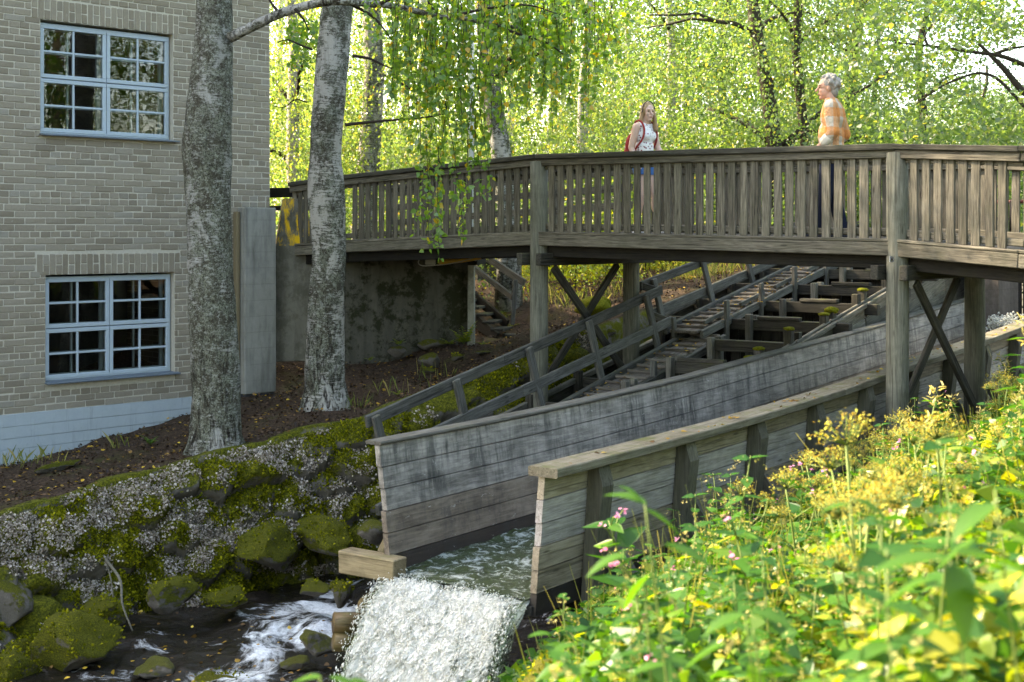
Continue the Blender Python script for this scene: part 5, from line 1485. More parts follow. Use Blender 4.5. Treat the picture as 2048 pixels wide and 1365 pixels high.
# ------------------------------------------------------------------ trees
def strands(starts, lens, n_per_m, size, r, curl=0.12, flip=0.0):
    """hanging twigs: leaf positions and directions along drooping strands"""
    P_, X_, T_ = [], [], []
    for s, L in zip(starts, lens):
        n = max(3, int(L * n_per_m)); f = np.sort(r.random(n))
        dx, dy = r.normal(0, curl, 2); b = r.normal(0, 0.05, 2)
        p = np.stack([s[0] + dx * L * np.sqrt(f) + b[0] * np.sin(f * 5), s[1] + dy * L * np.sqrt(f) + b[1] * np.cos(f * 4), s[2] - L * f], 1)
        p += r.normal(0, size * 0.75, p.shape)
        P_.append(p)
    p = np.concatenate(P_); n = len(p)
    xd = r.normal(0, 0.75, (n, 3)) + np.array([0, 0, -0.8])
    return p, xd, r.normal(0, 1, (n, 3))
def birch_crown(seed, R=2.4, z0=1.6, z1=11.0, n=520, size=0.064, per=30, drop=(0.6, 2.2)):
    r = np.random.default_rng(seed)
    th = r.uniform(0, 2 * math.pi, n); zc = r.uniform(z0, z1, n)
    prof = np.sin(np.clip((zc - z0 + 0.8) / (z1 - z0 + 1.2), 0, 1) * math.pi) ** 0.55
    rad = R * prof * np.sqrt(r.uniform(0.08, 1.0, n)) * (1 + 0.25 * np.sin(3 * th + seed))
    st = np.stack([rad * np.cos(th), rad * np.sin(th), zc], 1)
    br = st[:70]; st = br[r.integers(0, 70, n)] + r.normal(0, 1, (n, 3)) * np.array([0.30, 0.30, 0.22])
    p, xd, nd = strands(st, r.uniform(*drop, n), per, size, r, 0.16)
    nd = nd * 0.55 + np.stack([p[:, 0], p[:, 1], np.zeros(len(p))], 1) / R * 0.7 + np.array([0, 0, 0.5])
    V, Fc = scatter(p, xd, nd, r.uniform(0.65, 1.25, len(p)) * size, LEAF4)
    me = np_mesh('crown', V, Fc, False); me.materials.append(M['leaf_birch']); return me
def alder_crown(seed, R=2.8, z0=0.8, z1=11.0, n=150, size=0.075, per=190, mat='leaf_alder'):
    r = np.random.default_rng(seed)
    th = r.uniform(0, 2 * math.pi, n); zc = r.uniform(z0, z1, n)
    prof = np.sin(np.clip((zc - z0 + 0.8) / (z1 - z0 + 1.2), 0, 1) * math.pi) ** 0.5
    rad = R * prof * np.sqrt(r.uniform(0.12, 1.0, n)) * (1 + 0.3 * np.sin(3 * th + seed))
    c = np.stack([rad * np.cos(th), rad * np.sin(th), zc], 1)
    cs = r.uniform(0.24, 0.58, n)
    k = np.repeat(np.arange(n), per)
    p = c[k] + r.normal(0, 1, (len(k), 3)) * cs[k][:, None] * np.array([1, 1, 0.6])
    V, Fc = scatter(p, r.normal(0, 1, (len(k), 3)), r.normal(0, 0.8, (len(k), 3)) + np.array([0, 0, 0.9]), r.uniform(0.6, 1.2, len(k)) * size, LEAF6)
    me = np_mesh('crown', V, Fc, False); me.materials.append(M[mat]); return me, c
BCROWN = [birch_crown(201 + i) for i in range(3)]
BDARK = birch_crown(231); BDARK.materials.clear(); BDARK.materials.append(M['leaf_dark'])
ACROWN = [alder_crown(301 + i) for i in range(3)]
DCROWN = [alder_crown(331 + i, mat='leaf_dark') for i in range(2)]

def limb_pts(a, b, r, k=6, sag=0.15):
    a, b = Vector(a), Vector(b); out = []
    for i in range(k):
        f = i / (k - 1); p = a.lerp(b, f); p.z += math.sin(f * math.pi) * sag
        p += Vector((r.uniform(-1, 1), r.uniform(-1, 1), r.uniform(-1, 1))) * 0.06 * (0 if i == 0 else 1)
        out.append(p)
    return out
def bg_tree(kind, base, H, r0, lean, label, group, crown_i, cs=1.0, bark=None, limbs=6, crot=0.0, cz=None):
    root = empty(kind + '_tree', base, label, 'tree', group)
    r = random.Random(int(base.x * 97 + base.y * 31))
    n = 12
    pts = [base + Vector((lean[0] * (k / (n - 1)) + 0.10 * math.sin(k * 1.3 + base.x), lean[1] * k / (n - 1) + 0.08 * math.cos(k * 1.1 + base.y), H * k / (n - 1))) for k in range(n)]
    tube('trunk', pts, [r0 * (1.25 if k == 0 else 1.0) * (1 - 0.75 * k / (n - 1)) for k in range(n)], M[bark or ('bark_white' if kind == 'birch' else 'bark')], root, 14, 0.06, base.x)
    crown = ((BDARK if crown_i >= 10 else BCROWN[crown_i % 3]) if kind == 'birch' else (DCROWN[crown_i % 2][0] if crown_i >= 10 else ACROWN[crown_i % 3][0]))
    vf = []
    for j in range(limbs):
        f = r.uniform(0.22, 0.8); k = int(f * (n - 1)); a = pts[k]; th = r.uniform(0, 6.28); L = r.uniform(1.2, 2.3) * cs
        b = a + Vector((math.cos(th) * L, math.sin(th) * L, r.uniform(0.2, 1.5)))
        vf.append(tube_vf([q - base for q in limb_pts(a, b, r)], [r0 * 0.30 * (1 - 0.14 * i) for i in range(6)], 6))
    for V, Fc in vf: link('limb', py_mesh('limb', V, Fc, True), M['bark' if kind != 'birch' else 'twig'], root, Matrix.Translation(base))
    sc = H / 12.0
    m = Matrix.Translation(base + Vector((lean[0] * 0.5, lean[1] * 0.5, cz if cz is not None else 0.0))) @ Matrix.Rotation(crot, 4, 'Z') @ Matrix.Diagonal((cs, cs, sc, 1))
    link('crown', crown, None, root, m)
    return root
def gz(x, y): return float(left_z(np.array([x]), np.array([y]))[0]) if (-12 < x < 9 and 11 < y < 30) else -0.5
def base_at(u, D):
    x = (u - CU) / F * D; return Vector((x, D, gz(x, D) - 0.1))

bg_tree('birch', base_at(612, 27.0), 13, 0.155, (-0.9, 0), 'slender white birch with black bands standing left of the patchy trunk', None, 0, 0.95, 'bark_white')
bg_tree('birch', base_at(738, 24.2), 14, 0.225, (0.0, 0.2), 'stout grey birch behind the left end of the railing', None, 1, 1.0, 'bark_mid', crot=1.0)
bg_tree('birch', base_at(1018, 23.0), 14, 0.20, (-0.9, 0.2), 'dark footed birch behind the stairs and near bridge post', None, 2, 1.0, 'bark_mid', crot=2.0)
bg_tree('birch', base_at(572, 40.0), 15, 0.13, (-0.3, 0), 'thin pale birch far off beside the brick corner', None, 1, 1.2, 'bark_white', crot=0.5)
GB = 'birches filling the background beyond the bridge'
LB = ['weeping birch just left of the person with the red backpack', 'weeping birch just right of the person with the red backpack', 'weeping birch behind the thin lamp pole', 'weeping birch directly behind the white patchy trunk', 'birch mostly hidden behind the brick building',
      'farther birch behind the dark footed birch by the stairs', 'far birch seen in the gap between stout grey birch and lamp pole', 'far birch rising behind the person with the red backpack', 'far birch seen left of the white patchy trunk', 'far birch above the near square bridge post']
LA = ['broadleaf tree left of the leaning alder trunk', 'low broadleaf tree right of the man above the bridge post', 'low broadleaf tree under the crooked branches at the right edge', 'farther broadleaf tree right behind the leaning alder', 'farther broadleaf tree just right of the man', 'far low tree in the bright gap at the upper right',
      'far low tree at the extreme right edge', 'far tall tree midway between the two people']
LS = ['shrub beside the brick corner beyond the railing', 'shrub behind the patchy birch beyond the railing', 'shrub at the foot of the thin lamp pole', 'shrub at the foot of the flagpole', 'shrub behind the near square bridge post', 'shrub behind the person with the red backpack', 'shrub right of the person with the red backpack',
      'shrub at the foot of the leaning alder, on its left', 'shrub behind the man in plaid', 'shrub left of the round bridge post beyond the railing', 'shrub right of the round bridge post beyond the railing', 'shrub seen through the slats at the hand wheel', 'shrub at the right edge beyond the railing',
      'tall far shrub left of the stout grey birch', 'tall far shrub above the near square bridge post', 'tall far shrub between the two people', 'tall far shrub right behind the man in plaid', 'tall far shrub above the right railing']
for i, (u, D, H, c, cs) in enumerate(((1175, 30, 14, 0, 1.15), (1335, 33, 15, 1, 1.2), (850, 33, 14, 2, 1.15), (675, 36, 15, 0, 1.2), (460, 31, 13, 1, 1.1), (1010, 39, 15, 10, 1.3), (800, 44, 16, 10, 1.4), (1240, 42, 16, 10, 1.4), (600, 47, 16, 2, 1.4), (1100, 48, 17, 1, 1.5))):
    bg_tree('birch', base_at(u, D), H, 0.14, (random.uniform(-0.6, 0.6), 0), LB[i], GB, c, cs, 'bark_white', crot=i * 0.9, limbs=4)
bg_tree('alder', base_at(1555, 25.5), 12, 0.17, (-0.9, 0.0), 'leaning dark alder trunk midway between the two people', None, 0, 0.95, limbs=9)
bg_tree('alder', base_at(1598, 26.5), 12, 0.12, (0.15, 0.0), 'slim upright alder close behind the leaning one', None, 1, 0.8, limbs=6)
bg_tree('alder', base_at(1700, 29.0), 12, 0.16, (0.3, 0.0), 'dark alder behind the man in the orange shirt', None, 2, 0.95, limbs=8)
GA = 'broadleaf trees filling the right background'
for i, (u, D, H, c, cs) in enumerate(((1440, 34, 12, 11, 1.1), (1830, 31, 8.0, 10, 0.9), (1990, 36, 5.0, 2, 1.0), (1560, 42, 12, 10, 1.2), (1740, 44, 10, 11, 1.2), (1930, 48, 6, 0, 1.3), (2080, 46, 5.5, 1, 1.3), (1380, 50, 15, 2, 1.4))):
    bg_tree('alder', base_at(u, D), H, 0.14, (random.uniform(-0.4, 0.4), 0), LA[i], GA, c, cs, crot=i * 1.1, limbs=6)
GR = 'trees on the right bank mirrored in the upper window'
for i, (x, y, H, cs) in enumerate(((11.5, 12.0, 12, 1.0), (14.5, 8.0, 14, 1.1), (12.0, 4.0, 13, 1.0), (17.0, 13.5, 15, 1.2), (10.5, 17.5, 12, 1.0), (19.0, 5.0, 15, 1.2), (9.0, -4.0, 14, 1.3))):
    bg_tree('alder', Vector((x, y, float(right_z(np.array([x]), np.array([y]))[0]) - 0.1)), H, 0.17, (0.2, 0.2), 'right bank tree outside the picture seen mirrored in the window', GR, i, cs, crot=i, limbs=5)
GN = 'unseen trees added behind the viewpoint to cut sky light'
for i, (x, y, H, cs) in enumerate(((-6.0, -7.0, 13, 1.5), (1.0, -9.0, 15, 1.6), (7.0, -10.0, 14, 1.5), (-13.0, -5.0, 14, 1.5), (13.5, -1.0, 13, 1.3), (-19.0, -2.0, 15, 1.6))):  # added out of view to hold back sky light from the camera side
    bg_tree('alder', Vector((x, y, -1.7)), H, 0.2, (0.2, 0.2), 'unseen tree added behind the viewpoint to cut sky light', GN, i, cs, crot=i, limbs=4)
# shrubs closing the view between railing and trees
SHM = [alder_crown(401 + i, 1.5, 0.15, 2.6, 60, 0.07, 150) [0] for i in range(2)]
for i, (u, D, s) in enumerate(((560, 33, 1.2), (700, 31, 1.1), (830, 29, 1.0), (930, 30, 1.1), (1090, 28.5, 1.0), (1240, 29, 1.0), (1390, 28, 1.1), (1480, 30, 1.1), (1640, 27, 1.0), (1760, 26, 1.0), (1860, 25, 1.0), (1960, 27, 1.1), (2060, 25, 1.0), (660, 40, 1.5), (1150, 38, 1.5), (1300, 40, 1.5), (1650, 38, 1.5), (1850, 40, 1.5))):
    b = base_at(u, D)
    root = empty('shrub', b, LS[i], 'shrub', 'shrubs beyond the bridge railing')
    link('foliage', SHM[i % 2], None, root, Matrix.Translation(b) @ Matrix.Rotation(i, 4, 'Z') @ Matrix.Diagonal((s, s, s, 1)))
    tube('stem', [b, b + Vector((0.05, 0, 0.6)), b + Vector((0.1, 0.05, 1.5))], [0.03, 0.025, 0.012], M['bark'], root, 6)

# far wood that reads as one mass
r = np.random.default_rng(77); n = 60000
x = r.uniform(-45, 60, n); y = r.uniform(56, 75, n); top = 8.5 + 2 * np.sin(x * 0.21) + 1.5 * np.sin(x * 0.55 + 1) - 5.5 * np.clip((x - 11) / 10, 0, 1)
z = r.uniform(0, 1, n) ** 0.8 * top - 0.3
p = np.stack([x, y, z], 1) + r.normal(0, 0.4, (n, 3))
V, Fc = scatter(p, rnd3(n, r), rnd3(n, r), r.uniform(0.18, 0.42, n), LEAF4)
o = link('far_wood', np_mesh('far_wood', V, Fc, False), M['leaf_birch']); tag(o, 'hazy green mass of far woodland behind all the trees', 'woodland', kind='stuff')

# ---- the two big birches in front
def big_birch(name_label, base, prof, D, bark, H_top, seed):
    """prof: list of (v, u_centre, half width px)"""
    root = empty('birch_tree', base, name_label, 'tree')
    pr = sorted(prof, key=lambda q: -q[0])
    rows = spline([(v, u, w) for v, u, w in pr], 60)
    pts = [P(u, v, D) for v, u, w in rows]; rad = [w / F * D for v, u, w in rows]
    top = pts[-1]; d = (pts[-1] - pts[-8]).normalized(); d.z = max(d.z, 0.9)
    for k in range(1, 12):
        f = k / 11; pts.append(top + Vector((d.x * f * 2.0, d.y * f, H_top * f))); rad.append(rad[59] * (1 - 0.8 * f))
    lob = lambda i, a: 1 + max(0, (7 - i) / 7.0) ** 1.5 * (0.10 * math.sin(3 * a + seed) + 0.09 * math.sin(5 * a + seed * 2)) + 0.012 * math.sin(9 * a + i * 0.7)
    tube('trunk', pts, rad, bark, root, 40, 0.07, seed, lob)
    return root, pts, rad
b1, p1, r1 = big_birch('massive lichen grey birch trunk in front of the brick wall', P(430, 915, 15.3), [(930, 432, 76), (905, 432, 64), (870, 431, 53), (800, 432, 48), (700, 428, 47), (600, 424, 46), (500, 419, 44), (400, 416, 44), (300, 414, 48.5), (200, 420, 45), (100, 427, 38), (0, 428, 36), (-80, 428, 35)], 15.3, M['bark_dark'], 9.0, 1.3)
b2, p2, r2 = big_birch('white patchy birch trunk standing in front of the abutment', P(650, 820, 17.1), [(838, 650, 62), (815, 650, 51), (775, 650, 42.5), (700, 651, 39), (600, 653, 35.5), (500, 658, 33), (400, 653, 36.5), (320, 651, 32), (240, 655, 32), (120, 664, 32), (40, 672, 31.5), (0, 676, 31), (-80, 684, 30)], 17.1, M['bark_mid'], 9.5, 4.1)
# bark knots and burls are part of the trunk outline; the long limb crossing the top
limb = [(462, 74, 15.1), (480, 66, 15.0), (520, 46, 14.9), (560, 28, 14.8), (620, 10, 14.7), (665, 3, 14.6), (710, 6, 14.6), (770, 10, 14.7), (830, 22, 14.7), (880, 34, 14.7), (930, 38, 14.7), (985, 50, 14.7), (1035, 55, 14.8)]
lp = [Vector(x) for x in spline([P(*q) for q in limb], 46)]
tube('limb', lp, [0.062 - 0.045 * k / 45 for k in range(46)], M['bark_dark'], b1, 12, 0.12, 2)
subs = [((700, 8), (740, 30), (765, 55), (790, 90), 14.7), ((880, 34), (860, 10), (850, -30), (860, -60), 14.7), ((705, 112), (740, 118), (765, 130), (790, 140), 15.2), ((690, 250), (770, 242), (845, 236), (920, 222), 15.6), ((760, 8), (820, -20), (900, -50), (980, -70), 14.5), ((900, 36), (960, 20), (1050, 10), (1120, 30), 14.6), ((985, 50), (1040, 70), (1100, 90), (1150, 130), 14.7), ((560, 28), (545, 10), (535, -10), (530, -40), 14.8), ((590, 18), (600, 30), (610, 45), (618, 62), 14.7)]
for *q, D in subs:
    pp = [Vector(x) for x in spline([P(u, v, D) for u, v in q], 14)]
    tube('branch', pp, [0.02 - 0.0011 * k for k in range(14)], M['twig'], b1, 7, 0.1, D)
# hanging twigs with leaves: envelope of lowest leaf (u, v)
ENV = [(700, 60), (760, 150), (800, 235), (830, 330), (850, 470), (875, 528), (900, 490), (920, 420), (945, 430), (965, 415), (980, 330), (1010, 235), (1060, 250), (1110, 285), (1160, 270), (1210, 210), (1290, 110)]
rr = np.random.default_rng(55)
starts, ends, tw = [], [], []
def add_strand(u, v0, v1, D):
    starts.append(np.array(P(u, v0, D))); ends.append((v1 - v0) / F * D)
for k in range(135):
    u = rr.uniform(770, 1230); D = rr.uniform(14.0, 16.0); v0 = rr.uniform(-90, 60)
    vb = interp(ENV, u); v1 = v0 + max(40, (min(vb, 330) - v0) * rr.uniform(0.35, 1.0)); add_strand(u, v0, v1, D)
for (u, v0, v1) in ((846, 150, 470), (862, 120, 505), (872, 160, 528), (884, 140, 500), (893, 200, 470), (868, 240, 440), (857, 260, 450), (905, 180, 400), (918, 150, 330), (948, 180, 425), (962, 170, 412), (955, 230, 400), (835, 130, 330), (980, 120, 320)):
    add_strand(u, v0, v1, 14.6 + rr.uniform(-0.15, 0.15))
P_, X_ = [], []
vf = []
for s0, L in zip(starts, ends):
    n = max(4, int(L * 36)); f = np.sort(rr.random(n)); d = rr.normal(0, 0.05, 2); ph = rr.uniform(0, 6.28)
    path = lambda g: np.stack([s0[0] + d[0] * g * L + 0.03 * np.sin(g * 4 + ph), s0[1] + d[1] * g * L + 0.03 * np.cos(g * 4 + ph), s0[2] - L * g], 1)
    P_.append(path(f) + rr.normal(0, 0.022, (n, 3)))
    g = np.linspace(0, 1, 7); vf.append(tube_vf([Vector(q) for q in path(g)], [0.0045 - 0.0005 * i for i in range(7)], 4))
p = np.concatenate(P_)
# leafy sprays around the limb and upper frame
n = 3600; u = rr.uniform(720, 1270, n); v = rr.uniform(-140, 200, n); D = rr.uniform(13.8, 16.4, n)
keep = (v < np.interp(u, [a for a, b in ENV], [min(b, 300) for a, b in ENV]) * rr.uniform(0.3, 0.95, n)) & (fbm(u / 60.0, v / 60.0 + D * 2, 2.0, 61) > -0.05)
p = np.concatenate([p, np.stack([(u - CU) / F * D, D, (HOR - v) / F * D], 1)[keep]])
n = len(p)
V, Fc = scatter(p, rr.normal(0, 0.8, (n, 3)) + np.array([0, 0, -0.8]), rr.normal(0, 1, (n, 3)), rr.uniform(0.045, 0.085, n), LEAF6)
link('hanging_foliage', np_mesh('hanging_foliage', V, Fc, False), M['leaf_near'], b1, Matrix.Identity(4))
V, Fc = merge_vf(vf); link('hanging_twigs', py_mesh('hanging_twigs', V, Fc, True), M['twig'], b1, Matrix.Identity(4))
# high crowns out of the frame (they dapple the light)
for root, top, cs, ci in ((b1, p1[60], 1.25, 0), (b2, p2[60], 1.25, 1)):
    link('crown', BCROWN[ci], None, root, Matrix.Translation(Vector((top.x - 0.3, top.y + 0.6, top.z + 1.2))) @ Matrix.Rotation(ci * 2, 4, 'Z') @ Matrix.Diagonal((cs, cs, 0.85, 1)))
# birch 2: thin twigs with leaves by the brick corner
for q, D in ((((625, 100), (600, 90), (575, 80), (555, 85)), 17.0), (((615, 205), (590, 200), (568, 215), (545, 212)), 24.0)):
    tube('branch', [Vector(x) for x in spline([P(u, v, D) for u, v in q], 10)], [0.016 - 0.001 * k for k in range(10)], M['twig'], b2, 6)
n = 650; u = rr.uniform(545, 640, n); v = rr.uniform(40, 135, n); D = rr.uniform(17.5, 19.5, n)
kk = (fbm(u / 30, v / 30, 1.5, 66) > 0)
pp = np.stack([(u - CU) / F * D, D, (HOR - v) / F * D], 1)[kk]
V, Fc = scatter(pp, rr.normal(0, 0.8, (len(pp), 3)) + np.array([0, 0, -0.8]), rr.normal(0, 1, (len(pp), 3)), rr.uniform(0.045, 0.08, len(pp)), LEAF6)
link('twig_foliage', np_mesh('twig_foliage', V, Fc, False), M['leaf_near'], b2, Matrix.Identity(4))

# branch of a right-hand tree reaching into the upper right corner
rt = base_at(2260, 21.0)
root = empty('alder_tree', rt, 'tree at the right edge whose crooked branches reach into the upper corner', 'tree')
tube('trunk', [rt, rt + Vector((0.1, 0, 2)), rt + Vector((0, 0, 5)), rt + Vector((-0.2, 0, 10))], [0.24, 0.2, 0.17, 0.08], M['bark'], root, 14, 0.08, 5)
for q, r0 in (([(2250, 300), (2120, 240), (2048, 185), (2010, 140), (1985, 115), (1958, 88)], 0.075), ([(2110, 160), (2048, 130), (2000, 112), (1950, 105), (1880, 95), (1790, 85)], 0.045), ([(1985, 110), (2020, 98), (2060, 92), (2120, 80)], 0.03), ([(1855, 92), (1850, 70), (1870, 45), (1900, 30)], 0.025), ([(2060, 225), (1980, 150), (1900, 165), (1830, 210)], 0.03)):
    pp = [Vector(x) for x in spline([P(u, v, 20.5) for u, v in q], 18)]
    tube('branch', pp, [r0 * (1 - 0.7 * k / 17) for k in range(18)], M['bark'], root, 8, 0.1, r0 * 100)
n = 4200; u = rr.uniform(1700, 2120, n); v = rr.normal(0, 1, n)
cl = np.array([(1750, 40), (1800, 90), (1860, 30), (1900, 100), (1960, 40), (2020, 60), (1830, 160), (1930, 200), (1780, 250), (1860, 260), (1990, 250), (2040, 230), (1720, 130), (1900, -20), (1990, 0), (1800, 300), (2040, 290)])
ci = rr.integers(0, len(cl), n); u = cl[ci, 0] + rr.normal(0, 34, n); v = cl[ci, 1] + rr.normal(0, 20, n); D = 20.5 + rr.normal(0, 0.7, n)
pp = np.stack([(u - CU) / F * D, D, (HOR - v) / F * D], 1)
V, Fc = scatter(pp, rr.normal(0, 1, (n, 3)), rr.normal(0, 0.8, (n, 3)) + np.array([0, 0, 0.8]), rr.uniform(0.05, 0.11, n), LEAF6)
link('crown', np_mesh('crown', V, Fc, False), M['leaf_alder'], root, Matrix.Identity(4))

# poles
fp = P(943, 420, 23.5); root = empty('flag_pole', Vector((fp.x, fp.y, gz(fp.x, fp.y))), 'tall white flagpole rising behind the hanging birch leaves', 'pole')
b = world_loc(root)
tube('mast', [b, b + Vector((0, 0, 4)), b + Vector((0, 0, 9))], [0.052, 0.047, 0.035], M['white_paint'], root, 14)
tube('halyard', [b + Vector((-0.065, -0.02, 1.0)), b + Vector((-0.06, -0.02, 8.8))], 0.008, M['boxgrey'], root, 6)
tube('cleat', [b + Vector((-0.05, -0.04, 1.2)), b + Vector((-0.05, -0.07, 1.35))], 0.012, M['steel'], root, 6)
fp = P(838, 420, 33); root = empty('lamp_pole', Vector((fp.x, fp.y, -0.5)), 'thin pale lamp pole far behind the railing, left of the flagpole', 'pole')
b = world_loc(root)
tube('mast', [b, b + Vector((0, 0, 5.0))], [0.045, 0.03], M['white_paint'], root, 10)
tube('lamp_head', [b + Vector((0, 0, 5.0)), b + Vector((0, 0, 5.25)), b + Vector((0, 0, 5.35))], [0.05, 0.14, 0.05], M['white_paint'], root, 12)
# hand wheel of the sluice
hw = empty('hand_wheel', P(1982, 480, 15.6), 'dark iron hand wheel on a spindle seen through the right railing', 'hand wheel')
c = P(1985, 405, 15.6)
tube('rim', [c + Vector((0.20 * math.cos(a), 0.12 * math.cos(a), 0.20 * math.sin(a))) for a in np.linspace(0, 2 * math.pi, 33)], 0.016, M['iron'], hw, 8)
for a in (0.3, 0.3 + 2.09, 0.3 + 4.18): tube('spoke', [c, c + Vector((0.20 * math.cos(a), 0.12 * math.cos(a), 0.20 * math.sin(a)))], 0.012, M['iron'], hw, 6)
tube('spindle', [c - Vector((0.05, -0.08, 0)), c + Vector((0.45, -0.75, 0)) * 0.6], 0.022, M['rust'], hw, 8)
tube('column', [Vector((c.x + 0.16, c.y - 0.22, -0.1)), Vector((c.x + 0.16, c.y - 0.22, 0.36))], 0.05, M['iron'], hw, 8)

# ------------------------------------------------------------------ right bank plants
VT = [(1000, 1350), (1060, 1290), (1100, 1215), (1170, 1115), (1240, 1075), (1300, 1050), (1400, 1000), (1440, 925), (1480, 955), (1560, 975), (1620, 940), (1700, 880), (1760, 860), (1800, 800), (1860, 805), (1950, 790), (2000, 730), (2048, 650), (2300, 575), (3000, 500)]
def room_at(x, y):
    """how tall a plant may grow at a spot of the bank before it would hide the flume"""
    u = CU + F * x / y; g = float(right_z(np.array([x]), np.array([y]))[0])
    return u, g, (HOR - interp(VT, u)) / F * y - g

def curve_stem(h, r, bend=0.15, k=7):
    a = r.uniform(0, 6.28); b = bend * h * r.uniform(0.3, 1.2)
    return [Vector((math.cos(a) * b * (i / (k - 1)) ** 2, math.sin(a) * b * (i / (k - 1)) ** 2, h * i / (k - 1))) for i in range(k)]
def at_stem(st, f):
    x = f * (len(st) - 1); i = min(int(x), len(st) - 2); return st[i].lerp(st[i + 1], x - i)
def stem_vf(pts, r0, r1, sides=6):
    n = len(pts); return tube_vf(pts, [r0 + (r1 - r0) * i / (n - 1) for i in range(n)], sides)
def leaf_list(items, tmpl):
    """items: (pos, dir, size)"""
    p = np.array([list(a) for a, b, c in items]); d = np.array([list(b) for a, b, c in items]); s = np.array([c for a, b, c in items])
    nd = rng.normal(0, 0.25, p.shape) + np.array([0, 0, 1.0])
    V, Fc = scatter(p, d, nd, s, tmpl); return np_mesh('leaves', V, Fc, False)

def make_balsam(seed):
    r = random.Random(seed); st = curve_stem(1.0, r, 0.14); vf = [stem_vf(st, 0.008, 0.003)]
    L = []; fl = []
    for f in np.linspace(0.18, 0.98, 11):
        p = at_stem(st, f); a0 = r.uniform(0, 6.28)
        for j in range(3):
            a = a0 + j * 2.09 + r.uniform(-0.3, 0.3); L.append((p, Vector((math.cos(a), math.sin(a), r.uniform(-0.15, 0.5))), r.uniform(0.14, 0.22) * (1.15 - 0.5 * f)))
    for j in range(4):
        a = r.uniform(0, 6.28); b = at_stem(st, r.uniform(0.8, 0.98)); tip = b + Vector((math.cos(a) * 0.07, math.sin(a) * 0.07, r.uniform(0.03, 0.10)))
        vf.append(stem_vf([b, (b + tip) / 2 + Vector((0, 0, 0.02)), tip], 0.003, 0.002, 4))
        for q in range(4): fl.append((tip + Vector((r.gauss(0, 0.006), r.gauss(0, 0.006), r.gauss(0, 0.006))), Vector((r.gauss(0, 1), r.gauss(0, 1), r.gauss(0, 0.7))), r.uniform(0.013, 0.024)))
    return [('stem', py_mesh('stem', *merge_vf(vf), True), M['stem']), ('leaves', leaf_list(L, LEAF6 * np.array([1, 0.72, 1])), M['leaf_plant']), ('flowers', leaf_list(fl, PETAL), M['pink'])]
def make_umbel(seed):
    r = random.Random(seed); st = curve_stem(1.0, r, 0.12); vf = [stem_vf(st, 0.010, 0.005)]; um = []; L = []
    heads = [(st[-1], 0.12)] + [(None, r.uniform(0.06, 0.10)) for _ in range(r.choice((2, 3)))]
    for hp, R in heads:
        if hp is None:
            b = at_stem(st, r.uniform(0.55, 0.85)); a = r.uniform(0, 6.28); hp = b + Vector((math.cos(a) * 0.16, math.sin(a) * 0.16, r.uniform(0.14, 0.26)))
            vf.append(stem_vf([b, (b + hp) / 2 + Vector((math.cos(a) * 0.03, math.sin(a) * 0.03, -0.02)), hp], 0.005, 0.003, 5))
        for j in range(26):
            ph = r.uniform(0, 6.28); el = r.uniform(0.15, 1.5); d = Vector((math.cos(ph) * math.cos(el), math.sin(ph) * math.cos(el), math.sin(el) * 0.8))
            t = hp + d * R * r.uniform(0.85, 1.05)
            vf.append(stem_vf([hp, t], 0.0022, 0.0014, 3))
            for q in range(9): um.append((t + Vector((r.gauss(0, 1), r.gauss(0, 1), r.gauss(0, 1))) * R * 0.11, Vector((r.gauss(0, 1), r.gauss(0, 1), r.gauss(0, 1))), R * r.uniform(0.08, 0.16)))
    for j in range(7):
        f = r.uniform(0.1, 0.75); p = at_stem(st, f); a = r.uniform(0, 6.28); d = Vector((math.cos(a), math.sin(a), 0.25)); ln = r.uniform(0.14, 0.26)
        for q in range(5):
            w = Vector((-d.y, d.x, 0))
            for sgn in (-1, 1): L.append((p + d * ln * (0.3 + 0.17 * q), d * 0.6 + w * sgn, 0.075 * (1.1 - 0.12 * q)))
        L.append((p + d * ln * 1.05, d, 0.08)); vf.append(stem_vf([p, p + d * ln * 1.05], 0.003, 0.0015, 3))
    return [('stem', py_mesh('stem', *merge_vf(vf), True), M['stem']), ('flower_heads', leaf_list(um, LEAF4), M['umbel']), ('leaves', leaf_list(L, LEAF6), M['leaf_yellow'])]
def make_nettle(seed):
    r = random.Random(seed); st = curve_stem(1.0, r, 0.10); vf = [stem_vf(st, 0.005, 0.0022)]; L = []; sd = []
    for k, f in enumerate(np.linspace(0.12, 0.99, 13)):
        p = at_stem(st, f); a0 = k * 1.57 + r.uniform(-0.2, 0.2)
        for j in range(2):
            a = a0 + j * 3.14; L.append((p, Vector((math.cos(a), math.sin(a), r.uniform(-0.35, 0.3))), 0.155 * (1.1 - 0.65 * f)))
            if f > 0.55:
                for q in range(12): sd.append((p + Vector((math.cos(a) * 0.02, math.sin(a) * 0.02, 0)) + Vector((math.cos(a), math.sin(a), -0.75)) * 0.055 * r.random() + Vector((r.gauss(0, .005), r.gauss(0, .005), r.gauss(0, .005))), Vector((r.gauss(0, 1), r.gauss(0, 1), r.gauss(0, 1))), r.uniform(0.008, 0.016)))
    return [('stem', py_mesh('stem', *merge_vf(vf), True), M['stem']), ('leaves', leaf_list(L, LEAF6 * np.array([1, 0.85, 1])), M['leaf_plant']), ('seed_clusters', leaf_list(sd, LEAF4), M['seed'])]
